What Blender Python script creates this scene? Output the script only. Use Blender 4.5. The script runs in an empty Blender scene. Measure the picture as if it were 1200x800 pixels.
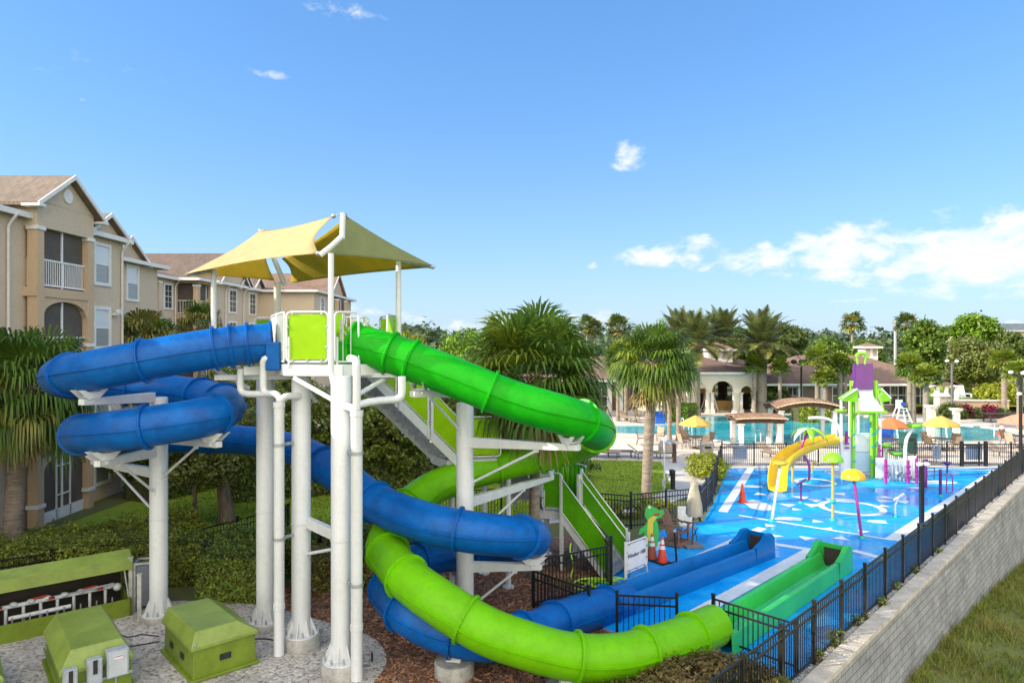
import bpy, bmesh, math, random
import numpy as np
from mathutils import Vector, Matrix, Euler
from mathutils.geometry import tessellate_polygon
R = math.radians
PI = math.pi
rnd = random.Random(7)
scene = bpy.context.scene
COL = scene.collection
V = Vector
CAM_Z = 6.7
FOC = 800.0            # focal length in photo pixels (24 mm on 36 mm at 1200 px)

def P(px, py, d):      # photo pixel at depth d -> world point
    return V(((px - 600) / FOC * d, d, CAM_Z - (py - 400) / FOC * d))
def G(px, py, z=0.0):  # photo pixel on the level z -> world point
    d = (CAM_Z - z) * FOC / (py - 400)
    return V(((px - 600) / FOC * d, d, z))

# ------------------------------------------------------------------ objects
LOC = {}
def tag(o, label=None, cat=None, group=None, kind=None):
    if label: o['label'] = label
    if cat: o['category'] = cat
    if group: o['group'] = group
    if kind: o['kind'] = kind
    return o
def thing(name, label, cat, loc=(0, 0, 0), group=None):
    o = bpy.data.objects.new(name, None); COL.objects.link(o)
    o.empty_display_size = 0.2
    o.location = loc; LOC[o.name] = V(loc)
    return tag(o, label, cat, group)
def copy_tree(o, loc=None, rz=None, label=None, group=None, scale=None, parent=None):
    c = o.copy(); COL.objects.link(c)
    if parent is not None: c.parent = parent
    else:
        if loc is not None: c.location = loc
        if rz is not None: c.rotation_euler = (0, 0, rz)
        if scale is not None: c.scale = (scale,) * 3 if not hasattr(scale, '__len__') else scale
        if label: c['label'] = label
        if group: c['group'] = group
    for ch in o.children:
        copy_tree(ch, parent=c)
    return c

class MB:
    def __init__(s): s.v = []; s.f = []; s.m = []; s.sm = []
    def add(s, vs, fs, mi=0, smooth=False):
        b = len(s.v); s.v.extend([tuple(v) for v in vs])
        for f in fs:
            s.f.append(tuple(i + b for i in f)); s.m.append(mi); s.sm.append(smooth)
        return s
    def box(s, c, sz, rz=0, mi=0, M=None):
        hx, hy, hz = sz[0] / 2, sz[1] / 2, sz[2] / 2
        M = M or Matrix.Rotation(rz, 3, 'Z'); c = V(c)
        vs = [c + M @ V((x * hx, y * hy, z * hz)) for z in (-1, 1) for y in (-1, 1) for x in (-1, 1)]
        return s.add(vs, [(0, 2, 3, 1), (4, 5, 7, 6), (0, 1, 5, 4), (2, 6, 7, 3), (0, 4, 6, 2), (1, 3, 7, 5)], mi)
    def bar(s, a, b, w, h=None, mi=0, up=(0, 0, 1)):
        a, b = V(a), V(b); h = h or w
        x = b - a; L = x.length
        if L < 1e-6: return s
        x = x / L; u = V(up)
        if abs(x.dot(u)) > 0.98: u = V((0, 1, 0)) if abs(x.y) < .9 else V((1, 0, 0))
        y = u.cross(x).normalized(); z = x.cross(y)
        M = Matrix((x, y, z)).transposed()
        return s.box((a + b) / 2, (L, w, h), M=M, mi=mi)
    def tube(s, path, r, n=10, mi=0, caps=True, closed=False, smooth=True):
        pts = [V(p) for p in path]; k = len(pts)
        rs = [r] * k if not hasattr(r, '__len__') else list(r)
        T = []
        for i in range(k):
            if closed: t = pts[(i + 1) % k] - pts[i - 1]
            else: t = pts[min(i + 1, k - 1)] - pts[max(i - 1, 0)]
            T.append(t.normalized())
        u = V((0, 0, 1)) if abs(T[0].z) < 0.9 else V((1, 0, 0))
        N = (u - T[0] * u.dot(T[0])).normalized()
        vs = []
        for i in range(k):
            N = (N - T[i] * N.dot(T[i]))
            N = N.normalized() if N.length > 1e-6 else T[i].orthogonal().normalized()
            B = T[i].cross(N)
            for j in range(n):
                a = 2 * PI * j / n
                vs.append(pts[i] + (N * math.cos(a) + B * math.sin(a)) * rs[i])
        fs = []
        for i in range(k if closed else k - 1):
            i2 = (i + 1) % k
            for j in range(n):
                j2 = (j + 1) % n
                fs.append((i * n + j, i * n + j2, i2 * n + j2, i2 * n + j))
        s.add(vs, fs, mi, smooth)
        if caps and not closed:
            b = len(s.v)
            s.add(vs[:n], [tuple(range(n - 1, -1, -1))], mi); s.add(vs[-n:], [tuple(range(n))], mi)
        return s
    def lathe(s, prof, c=(0, 0, 0), n=16, mi=0, smooth=True, caps=True):
        c = V(c); vs = []
        for (r, z) in prof:
            for j in range(n):
                a = 2 * PI * j / n
                vs.append(c + V((r * math.cos(a), r * math.sin(a), z)))
        fs = []
        for i in range(len(prof) - 1):
            for j in range(n):
                j2 = (j + 1) % n
                fs.append((i * n + j, i * n + j2, (i + 1) * n + j2, (i + 1) * n + j))
        s.add(vs, fs, mi, smooth)
        if caps:
            if prof[0][0] > 1e-4: s.add(vs[:n], [tuple(range(n - 1, -1, -1))], mi)
            if prof[-1][0] > 1e-4: s.add(vs[-n:], [tuple(range(n))], mi)
        return s
    def poly(s, pts, mi=0): return s.add(pts, [tuple(range(len(pts)))], mi)
    def prism(s, pts, vec, mi=0):   # planar polygon extruded by vec
        pts = [V(p) for p in pts]; vec = V(vec); n = len(pts)
        s.add(pts + [p + vec for p in pts], [tuple(range(n - 1, -1, -1)), tuple(range(n, 2 * n))] +
              [(i, (i + 1) % n, n + (i + 1) % n, n + i) for i in range(n)], mi)
        return s
    def sphere(s, c, r, n=12, m=8, mi=0, sq=(1, 1, 1)):
        c = V(c); pr = [(max(math.sin(PI * i / m), 1e-4), -math.cos(PI * i / m)) for i in range(m + 1)]
        vs = []
        for (a, z) in pr:
            for j in range(n):
                t = 2 * PI * j / n
                vs.append(c + V((a * math.cos(t) * r * sq[0], a * math.sin(t) * r * sq[1], z * r * sq[2])))
        fs = [(i * n + j, i * n + (j + 1) % n, (i + 1) * n + (j + 1) % n, (i + 1) * n + j) for i in range(m) for j in range(n)]
        return s.add(vs, fs, mi, True)
    def build(s, name, mats, parent=None, bevel=0, solid=0, sub=0, rz=0):
        off = LOC.get(parent.name, V((0, 0, 0))) if parent else V((0, 0, 0))
        me = bpy.data.meshes.new(name)
        vs = np.array(s.v, dtype=np.float64)
        if len(vs): vs = vs - np.array(off)
        me.from_pydata(vs.tolist(), [], s.f)
        if not isinstance(mats, (list, tuple)): mats = [mats]
        for m in mats: me.materials.append(m)
        me.polygons.foreach_set('material_index', s.m)
        me.polygons.foreach_set('use_smooth', s.sm)
        me.update()
        o = bpy.data.objects.new(name, me); COL.objects.link(o)
        if parent: o.parent = parent; LOC[o.name] = off.copy()
        else: LOC[o.name] = V((0, 0, 0))
        if solid:
            md = o.modifiers.new('solid', 'SOLIDIFY'); md.thickness = solid; md.offset = 0
        if bevel:
            md = o.modifiers.new('bevel', 'BEVEL'); md.width = bevel; md.segments = 2; md.limit_method = 'ANGLE'; md.angle_limit = R(40)
        if sub:
            md = o.modifiers.new('sub', 'SUBSURF'); md.levels = sub; md.render_levels = sub
        return o

def sheet(name, pts, z, m, holes=()):      # a flat horizontal sheet from a plan outline
    loops = [[V((p[0], p[1], 0)) for p in pts]] + [[V((p[0], p[1], 0)) for p in h] for h in holes]
    tris = tessellate_polygon(loops); flat = [p for l in loops for p in l]
    fs = []
    for t in tris:
        a, b, c = (flat[i] for i in t)
        if (b - a).cross(c - a).z < 0: t = (t[0], t[2], t[1])
        fs.append(tuple(t))
    b = MB(); b.add([(p.x, p.y, z) for p in flat], fs); return b.build(name, m)

def spline(pts, step=0.25):       # Catmull-Rom through points, resampled
    pts = [V(p) for p in pts]
    q = [pts[0] * 2 - pts[1]] + pts + [pts[-1] * 2 - pts[-2]]
    out = []
    for i in range(1, len(q) - 2):
        p0, p1, p2, p3 = q[i - 1:i + 3]
        n = max(2, int((p2 - p1).length / step))
        for k in range(n):
            t = k / n
            out.append(0.5 * ((2 * p1) + (p2 - p0) * t + (2 * p0 - 5 * p1 + 4 * p2 - p3) * t * t + (3 * p1 - p0 - 3 * p2 + p3) * t ** 3))
    out.append(pts[-1]); return out

# ------------------------------------------------------------------ materials
def nodes_of(m): m.use_nodes = True; nt = m.node_tree; return nt, nt.nodes, nt.links
def hexc(h):
    h = h.lstrip('#'); c = [int(h[i:i + 2], 16) / 255 for i in (0, 2, 4)]
    return tuple((x / 12.92 if x <= .04045 else ((x + .055) / 1.055) ** 2.4) for x in c)
def mat(name, col, rough=.5, var=.12, scale=6., bump=0., bscale=40., metal=0., spec=.5, trans=0., col2=None, coat=0., island=0., stretch=None, transl=0., emit=None, grime=0.):
    """col is linear base colour; var = slow blotches, island = random shade per loose piece, transl = light through"""
    m = bpy.data.materials.new(name); nt, N, L = nodes_of(m)
    bs = N['Principled BSDF']; out = N['Material Output']
    tc = N.new('ShaderNodeTexCoord'); co = tc.outputs['Object']
    if stretch:
        mp = N.new('ShaderNodeMapping'); mp.inputs['Scale'].default_value = stretch; L.new(co, mp.inputs[0]); co = mp.outputs[0]
    nz = N.new('ShaderNodeTexNoise'); nz.inputs['Scale'].default_value = scale; nz.inputs['Detail'].default_value = 5; nz.inputs['Roughness'].default_value = .65
    L.new(co, nz.inputs['Vector'])
    mr = N.new('ShaderNodeMapRange'); mr.inputs[1].default_value = .3; mr.inputs[2].default_value = .7
    L.new(nz.outputs['Fac'], mr.inputs[0])
    mx = N.new('ShaderNodeMix'); mx.data_type = 'RGBA'
    c2 = col2 if col2 else tuple(max(0, c * (1 - 1.6 * var)) for c in col)
    c1 = col if col2 else tuple(min(1, c * (1 + var)) for c in col)
    mx.inputs['A'].default_value = (*c2, 1); mx.inputs['B'].default_value = (*c1, 1)
    L.new(mr.outputs[0], mx.inputs['Factor']); cout = mx.outputs['Result']
    if island:
        ge = N.new('ShaderNodeNewGeometry'); m2 = N.new('ShaderNodeMapRange')
        m2.inputs[3].default_value = 1 - island; m2.inputs[4].default_value = 1 + island
        L.new(ge.outputs['Random Per Island'], m2.inputs[0])
        vm = N.new('ShaderNodeVectorMath'); vm.operation = 'SCALE'; L.new(cout, vm.inputs[0]); L.new(m2.outputs[0], vm.inputs['Scale']); cout = vm.outputs[0]
    if grime:      # fine dirt and fading that belongs to the surface itself
        n3 = N.new('ShaderNodeTexNoise'); n3.inputs['Scale'].default_value = 7; n3.inputs['Detail'].default_value = 9; n3.inputs['Roughness'].default_value = .75; n3.inputs['Distortion'].default_value = .6; L.new(tc.outputs['Object'], n3.inputs['Vector'])
        m3 = N.new('ShaderNodeMapRange'); m3.inputs[1].default_value = .33; m3.inputs[2].default_value = .56; m3.inputs[3].default_value = 1 - grime; m3.inputs[4].default_value = 1.04
        L.new(n3.outputs['Fac'], m3.inputs[0]); v3 = N.new('ShaderNodeVectorMath'); v3.operation = 'SCALE'; L.new(cout, v3.inputs[0]); L.new(m3.outputs[0], v3.inputs['Scale']); cout = v3.outputs[0]
    L.new(cout, bs.inputs['Base Color'])
    bs.inputs['Roughness'].default_value = rough; bs.inputs['Metallic'].default_value = metal
    bs.inputs['Specular IOR Level'].default_value = spec
    bs.inputs['Coat Weight'].default_value = coat; bs.inputs['Coat Roughness'].default_value = .12
    bs.inputs['Transmission Weight'].default_value = trans
    if var and not island:
        r2 = N.new('ShaderNodeMapRange'); r2.inputs[3].default_value = max(.02, rough - .08); r2.inputs[4].default_value = min(1, rough + .1)
        L.new(nz.outputs['Fac'], r2.inputs[0]); L.new(r2.outputs[0], bs.inputs['Roughness'])
    if bump:
        n2 = N.new('ShaderNodeTexNoise'); n2.inputs['Scale'].default_value = bscale; n2.inputs['Detail'].default_value = 4
        L.new(co, n2.inputs['Vector'])
        bp = N.new('ShaderNodeBump'); bp.inputs['Strength'].default_value = bump; bp.inputs['Distance'].default_value = .05
        L.new(n2.outputs['Fac'], bp.inputs['Height']); L.new(bp.outputs[0], bs.inputs['Normal'])
    if transl:
        tl = N.new('ShaderNodeBsdfTranslucent'); ms = N.new('ShaderNodeMixShader'); ms.inputs[0].default_value = transl
        L.new(cout, tl.inputs['Color']); L.new(bs.outputs[0], ms.inputs[1]); L.new(tl.outputs[0], ms.inputs[2]); L.new(ms.outputs[0], out.inputs['Surface'])
    if emit:
        bs.inputs['Emission Color'].default_value = (*emit[:3], 1); bs.inputs['Emission Strength'].default_value = emit[3]
    return m
def brick_mat(name, c1, c2, mortar, bw, bh, ms, rough=.85, bump=.4, axis='XZ', rz=0, noise=.25, off=.5):
    """courses laid out in metres on the named plane (object coordinates)"""
    m = bpy.data.materials.new(name); nt, N, L = nodes_of(m); bs = N['Principled BSDF']
    tc = N.new('ShaderNodeTexCoord'); sp = N.new('ShaderNodeSeparateXYZ')
    mp = N.new('ShaderNodeMapping'); mp.vector_type = 'POINT'; mp.inputs['Rotation'].default_value = (0, 0, rz)
    L.new(tc.outputs['Object'], mp.inputs[0]); L.new(mp.outputs[0], sp.inputs[0])
    cb = N.new('ShaderNodeCombineXYZ'); L.new(sp.outputs[axis[0]], cb.inputs[0]); L.new(sp.outputs[axis[1]], cb.inputs[1])
    br = N.new('ShaderNodeTexBrick'); br.offset = off
    br.inputs['Color1'].default_value = (*c1, 1); br.inputs['Color2'].default_value = (*c2, 1); br.inputs['Mortar'].default_value = (*mortar, 1)
    br.inputs['Scale'].default_value = 1; br.inputs['Mortar Size'].default_value = ms; br.inputs['Brick Width'].default_value = bw; br.inputs['Row Height'].default_value = bh
    br.inputs['Mortar Smooth'].default_value = .3
    L.new(cb.outputs[0], br.inputs['Vector'])
    nz = N.new('ShaderNodeTexNoise'); nz.inputs['Scale'].default_value = 1.1; nz.inputs['Detail'].default_value = 8; nz.inputs['Roughness'].default_value = .75; L.new(tc.outputs['Object'], nz.inputs['Vector'])
    mr = N.new('ShaderNodeMapRange'); mr.inputs[1].default_value = .3; mr.inputs[2].default_value = .7; mr.inputs[3].default_value = 1 - noise; mr.inputs[4].default_value = 1 + noise
    L.new(nz.outputs['Fac'], mr.inputs[0])
    vm = N.new('ShaderNodeVectorMath'); vm.operation = 'SCALE'; L.new(br.outputs['Color'], vm.inputs[0]); L.new(mr.outputs[0], vm.inputs['Scale'])
    L.new(vm.outputs[0], bs.inputs['Base Color']); bs.inputs['Roughness'].default_value = rough
    n2 = N.new('ShaderNodeTexNoise'); n2.inputs['Scale'].default_value = 30; n2.inputs['Detail'].default_value = 5; L.new(tc.outputs['Object'], n2.inputs['Vector'])
    ma = N.new('ShaderNodeMath'); ma.operation = 'MULTIPLY_ADD'; ma.inputs[1].default_value = .35
    iv = N.new('ShaderNodeMath'); iv.operation = 'SUBTRACT'; iv.inputs[0].default_value = 1; L.new(br.outputs['Fac'], iv.inputs[1])
    L.new(n2.outputs['Fac'], ma.inputs[0]); L.new(iv.outputs[0], ma.inputs[2])
    bp = N.new('ShaderNodeBump'); bp.inputs['Strength'].default_value = bump; bp.inputs['Distance'].default_value = .04
    L.new(ma.outputs[0], bp.inputs['Height']); L.new(bp.outputs[0], bs.inputs['Normal'])
    return m
def pebble_mat(name, cols, scale, rough=.9, bump=.6, soft=.0):
    """small stones or chips: one colour per voronoi cell"""
    m = bpy.data.materials.new(name); nt, N, L = nodes_of(m); bs = N['Principled BSDF']
    tc = N.new('ShaderNodeTexCoord'); vo = N.new('ShaderNodeTexVoronoi'); vo.inputs['Scale'].default_value = scale
    L.new(tc.outputs['Object'], vo.inputs['Vector'])
    sp = N.new('ShaderNodeSeparateColor'); L.new(vo.outputs['Color'], sp.inputs[0])
    cr = N.new('ShaderNodeValToRGB'); el = cr.color_ramp.elements
    el[0].color = (*cols[0], 1); el[1].color = (*cols[-1], 1); el[0].position = .1; el[1].position = .9
    for i, c in enumerate(cols[1:-1]): e = el.new(.1 + .8 * (i + 1) / (len(cols) - 1)); e.color = (*c, 1)
    L.new(sp.outputs[0], cr.inputs[0])
    nz = N.new('ShaderNodeTexNoise'); nz.inputs['Scale'].default_value = .8; nz.inputs['Detail'].default_value = 6; L.new(tc.outputs['Object'], nz.inputs['Vector'])
    mr = N.new('ShaderNodeMapRange'); mr.inputs[1].default_value = .3; mr.inputs[2].default_value = .7; mr.inputs[3].default_value = .75; mr.inputs[4].default_value = 1.2
    L.new(nz.outputs['Fac'], mr.inputs[0]); vm = N.new('ShaderNodeVectorMath'); vm.operation = 'SCALE'
    L.new(cr.outputs[0], vm.inputs[0]); L.new(mr.outputs[0], vm.inputs['Scale']); L.new(vm.outputs[0], bs.inputs['Base Color'])
    bs.inputs['Roughness'].default_value = rough
    bp = N.new('ShaderNodeBump'); bp.inputs['Strength'].default_value = bump; bp.inputs['Distance'].default_value = .03; bp.invert = True
    L.new(vo.outputs['Distance'], bp.inputs['Height']); L.new(bp.outputs[0], bs.inputs['Normal'])
    return m

M = {}
M['blue'] = mat('blue_fibreglass', (.001, .145, .53), .38, .12, 2.2, coat=.0, spec=.25, transl=.06, bump=.012, bscale=6, col2=(.003, .085, .35), grime=0.2)
M['green'] = mat('green_fibreglass', (.014, .60, .010), .38, .16, 2.0, coat=.0, spec=.25, transl=.3, bump=.012, bscale=6, col2=(.016, .47, .010), grime=0.11)
M['lime'] = mat('lime_fibreglass', (.22, .68, .003), .38, .12, 2.0, coat=.0, spec=.25, transl=.25, bump=.012, bscale=6, col2=(.19, .58, .006), grime=0.09)
M['white'] = mat('white_steel', (.71, .73, .75), .35, .07, 1.5, coat=.15, bump=.03, bscale=8, col2=(.62, .64, .64), stretch=(2.5, 2.5, .5), grime=0.05)
M['whitep'] = mat('white_paint', (.78, .78, .77), .5, .06, 3)
M['galv'] = mat('galvanised_steel', (.42, .45, .48), .45, .2, 8, metal=.5)
M['panel'] = mat('lime_panel', (.58, .88, .012), .25, .05, 2, transl=.6)
M['panel_g'] = mat('green_panel', (.20, .62, .012), .25, .08, 2, transl=.5)
M['sail'] = mat('sail_cloth', (.53, .42, .21), .85, .07, 3, transl=.22, bump=.1, bscale=200)
M['sail_shaded'] = mat('sail_cloth_shaded', (.27, .30, .13), .85, .07, 3, transl=.2, bump=.1, bscale=200)  # sail face turned from the sun, its shade put into the colour
M['sail_backlit'] = mat('sail_cloth_backlit', (.66, .52, .07), .85, .07, 3, transl=.5, bump=.1, bscale=200)  # sail underside, sunlight through the cloth put into the colour
M['concrete'] = mat('concrete', (.42, .41, .38), .85, .22, 3, bump=.15, bscale=60, grime=0.35)
M['deck'] = mat('deck_concrete', (.70, .62, .53), .85, .10, .35, bump=.05, bscale=30)
M['path'] = mat('path_concrete', (.62, .58, .54), .85, .12, .6, bump=.05, bscale=30)
M['stucco'] = mat('beige_stucco', (.60, .49, .365), .9, .06, .35, bump=.12, bscale=60, col2=(.54, .435, .315), grime=0.08)
M['stucco_o'] = mat('ochre_stucco', (.57, .42, .275), .9, .06, .35, bump=.12, bscale=60, col2=(.51, .37, .24), grime=0.08)
M['cream'] = mat('cream_stucco', (.76, .69, .58), .9, .06, .6, bump=.1, bscale=60)
M['trim'] = mat('white_trim', (.74, .73, .70), .6, .05, 2, grime=0.08)
M['glass'] = mat('window_glass', (.05, .06, .07), .06, 0, 1, spec=.8)
M['blind'] = mat('window_blinds_reflecting', (.62, .66, .70), .3, .1, 2, stretch=(.3, .3, 18), coat=.6)  # blinds of the upper pane, made paler for a painted-in reflection
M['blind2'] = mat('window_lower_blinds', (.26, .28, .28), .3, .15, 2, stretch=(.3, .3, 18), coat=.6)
M['screen'] = mat('dark_insect_screen', (.10, .085, .07), .8, .15, 2)
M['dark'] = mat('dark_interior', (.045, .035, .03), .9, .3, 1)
M['black'] = mat('black_powder_coat', (.012, .012, .014), .35, .15, 5, coat=.2)
M['blackp'] = mat('black_plastic', (.02, .02, .02), .5, .2, 5)
M['cone'] = mat('orange_cone', (.75, .06, .02), .5, .15, 4)
M['cone_r'] = mat('faded_brick_red_cone', (.42, .09, .045), .6, .2, 4)
M['wood'] = mat('brown_plastic_wood', (.23, .13, .085), .7, .25, 6, stretch=(2, 2, 12))
M['rail_w'] = M['whitep']
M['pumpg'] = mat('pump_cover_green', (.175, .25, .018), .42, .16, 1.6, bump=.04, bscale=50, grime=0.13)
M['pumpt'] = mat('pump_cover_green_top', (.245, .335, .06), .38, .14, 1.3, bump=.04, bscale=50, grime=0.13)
M['grey'] = mat('grey_enamel', (.40, .44, .47), .45, .12, 4, grime=0.25)
M['gpost'] = mat('weathered_post', (.47, .47, .43), .8, .25, 5, bump=.1)
M['pvc'] = mat('pvc_pipe', (.66, .70, .74), .4, .1, 5, grime=0.3)
M['redv'] = mat('red_valve', (.45, .03, .02), .4, .1, 5)
M['yellow'] = mat('yellow_plastic', (.82, .55, .02), .3, .08, 3, coat=.3, transl=.15)
M['purple'] = mat('purple_plastic', (.12, .014, .18), .35, .1, 3, coat=.3)
M['magenta'] = mat('magenta_post', (.32, .02, .25), .35, .1, 3, coat=.3)
M['limep'] = mat('lime_plastic', (.28, .72, .03), .3, .08, 3, coat=.3, transl=.2)
M['limepost'] = mat('lime_post', (.22, .60, .03), .35, .08, 3, coat=.3)
M['teal'] = mat('teal_base', (.02, .42, .36), .4, .1, 3)
M['tan'] = mat('tan_post', (.55, .38, .09), .4, .1, 3)
M['pwhite'] = mat('white_play_panel', (.74, .76, .80), .35, .06, 2, coat=.2)
M['pblue'] = mat('pale_blue_panel', (.50, .66, .80), .35, .06, 2, coat=.2)
M['u_yel'] = mat('yellow_umbrella', (.80, .58, .16), .85, .08, 3, transl=.35)
M['u_org'] = mat('orange_umbrella', (.80, .27, .10), .85, .08, 3, transl=.35)
M['u_sal'] = mat('salmon_umbrella', (.78, .42, .28), .85, .08, 3, transl=.35)
M['u_wht'] = mat('cream_umbrella', (.74, .68, .55), .85, .08, 3, transl=.3)
M['bluebox'] = mat('blue_canvas', (.02, .11, .50), .7, .15, 3)
M['sling'] = mat('tan_sling', (.45, .34, .24), .8, .15, 6)
M['bronze'] = mat('bronze_frame', (.10, .07, .05), .4, .2, 6)
M['sign'] = mat('blue_grey_sign', (.22, .33, .52), .4, .15, 3)
M['hose'] = mat('lime_hose', (.45, .80, .03), .4, .1, 3)
M['shingle'] = brick_mat('brown_shingles', (.185, .135, .112), (.14, .10, .085), (.09, .068, .06), .35, .16, .012, axis='YX', noise=.18, bump=.3)
M['shingle2'] = brick_mat('brown_shingles_pool', (.27, .17, .125), (.215, .135, .10), (.14, .09, .07), .35, .16, .012, axis='XY', noise=.15, bump=.3)
M['shingle3'] = brick_mat('tan_shingles', (.25, .195, .15), (.195, .15, .115), (.13, .10, .08), .35, .16, .012, axis='YX', noise=.18, bump=.3)
M['tile'] = mat('clay_tiles', (.34, .21, .14), .85, .3, 3, bump=.2, bscale=20)
M['tile_e'] = mat('pale_tile_ends', (.78, .62, .42), .85, .2, 3)
M['post_s'] = mat('stone_post', (.55, .50, .43), .9, .2, 4, bump=.2)
M['bark'] = mat('bark', (.17, .125, .09), .95, .35, 7, bump=.8, bscale=18, stretch=(1, 1, .25))
M['palmbark'] = mat('palm_bark', (.30, .245, .195), .95, .28, 4, bump=.8, bscale=9, stretch=(.6, .6, 3))
M['palmboot'] = mat('palm_boots', (.33, .22, .11), .95, .35, 6, bump=.8, bscale=12)
M['thatch'] = mat('dead_fronds', (.36, .28, .12), .9, .2, 3, island=.4, transl=.3)
def leaf(name, c, isl=.5, tr=.42): return mat(name, c, .42, .25, .9, island=isl, transl=tr, spec=.4)
M['leaf_mid'] = leaf('leaf_mid_green', (0.16, 0.26, 0.035))
M['leaf_dark'] = leaf('leaf_dark_green', (0.125, 0.18, 0.04))
M['leaf_olive'] = leaf('leaf_olive_green', (.235, .285, .05))
M['leaf_bright'] = leaf('leaf_bright_green', (0.2, 0.34, 0.03))
M['leaf_yel'] = leaf('leaf_yellow_green', (0.36, 0.4, 0.03))
M['leaf_pine'] = leaf('leaf_pine', (0.2, 0.235, 0.06))
M['leaf_far'] = leaf('leaf_far_wood', (0.12, 0.17, 0.08))
M['leaf_brown'] = leaf('leaf_brown_shrub', (0.3, 0.22, 0.075), .5)
M['leaf_red'] = leaf('leaf_red_cordyline', (0.3, 0.03, 0.08))
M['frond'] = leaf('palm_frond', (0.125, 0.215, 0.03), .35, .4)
M['frond_sunlit'] = leaf('palm_frond_sunlit', (0.27, 0.34, 0.04), .4, .4)  # brighter copy for sunlit fronds, sunlight put into the colour
M['frond_d'] = leaf('date_palm_frond', (.14, .165, .05), .4, .3)
M['frond_w'] = leaf('dry_olive_frond', (0.32, 0.3, 0.07), .45, .35)
# ================================================================== SETTING
U = V((.693, .721, 0)); NR = V((.721, -.693, 0)); W0 = V((6.78, 14.7, 0))
WANG = math.atan2(.721, .693)
def W(s, t, z=0): return W0 + U * s + NR * t + V((0, 0, z))
def zlow(s, t):
    Y = 14.7 + .721 * s
    y = min(max(Y - 17, -14), 60)
    base = -1.8 - .055 * y - (.0035 * y * y if y > 0 else -.001 * y * y)
    return max(base - .06 * min(max(t, 0), 40), -7.5)
M['ground'] = mat('rough_grass_ground', (.12, .16, .04), .95, .3, .35, bump=.5, bscale=6, col2=(.14, .12, .05))
M['lawn'] = mat('lawn_grass', (.30, .41, .02), .95, .2, 1.2, bump=.6, bscale=45, col2=(.21, .31, .02))
M['bank'] = mat('dry_bank_grass', (.24, .21, .07), .95, .3, .5, bump=.6, bscale=10, col2=(.13, .18, .03))
M['mulch'] = pebble_mat('bark_mulch', [(.16, .075, .045), (.30, .15, .085), (.20, .095, .055), (.40, .24, .15), (.11, .06, .04)], 20, .95, .9)
M['gravel'] = pebble_mat('grey_gravel', [(.46, .43, .40), (.62, .58, .54), (.36, .34, .33), (.68, .63, .57), (.26, .23, .21)], 17, .9, .8)
m = bpy.data.materials.new('blue_splash_pad'); nt, N, L = nodes_of(m); bs = N['Principled BSDF']; M['pad'] = m
tc = N.new('ShaderNodeTexCoord'); n1 = N.new('ShaderNodeTexNoise'); n1.inputs['Scale'].default_value = .38; n1.inputs['Detail'].default_value = 7; n1.inputs['Roughness'].default_value = .68; L.new(tc.outputs['Object'], n1.inputs['Vector'])
cr = N.new('ShaderNodeValToRGB'); e = cr.color_ramp.elements; e[0].position = .36; e[0].color = (.001, .27, .80, 1); e[1].position = .66; e[1].color = (.03, .48, .95, 1); q = e.new(.52); q.color = (.002, .36, .90, 1)  # lighter blotches: wet zones and dappled light put into the colour
n2 = N.new('ShaderNodeTexNoise'); n2.inputs['Scale'].default_value = 2.2; n2.inputs['Detail'].default_value = 6; L.new(tc.outputs['Object'], n2.inputs['Vector'])
mx = N.new('ShaderNodeMath'); mx.operation = 'MULTIPLY_ADD'; mx.inputs[1].default_value = .22; L.new(n2.outputs['Fac'], mx.inputs[0]); L.new(n1.outputs['Fac'], mx.inputs[2]); sb_ = N.new('ShaderNodeMath'); sb_.operation = 'SUBTRACT'; sb_.inputs[1].default_value = .11; L.new(mx.outputs[0], sb_.inputs[0])
L.new(sb_.outputs[0], cr.inputs[0]); L.new(cr.outputs[0], bs.inputs['Base Color'])
rr = N.new('ShaderNodeMapRange'); rr.inputs[1].default_value = .47; rr.inputs[2].default_value = .53; rr.inputs[3].default_value = .12; rr.inputs[4].default_value = .5; L.new(n1.outputs['Fac'], rr.inputs[0]); L.new(rr.outputs[0], bs.inputs['Roughness']); bs.inputs['Specular IOR Level'].default_value = .35
M['padw'] = mat('white_pad_paint_glare', (.80, .83, .86), .45, .12, 1.5)
M['wall_s'] = brick_mat('grey_wall_blocks', (.37, .36, .35), (.30, .295, .29), (.18, .178, .175), .46, .2, .010, .92, .9, 'XZ', -WANG, .34)
M['cap'] = mat('wall_cap_stone', (.62, .55, .45), .9, .2, 2.5, bump=.3, bscale=30)
M['chips'] = mat('mulch_chips', (.34, .17, .095), .95, .3, 1.0, island=.6)
M['strip'] = pebble_mat('white_edge_gravel', [(.45, .42, .38), (.62, .6, .57), (.35, .32, .28), (.25, .2, .13)], 24, .9, .7)

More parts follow.
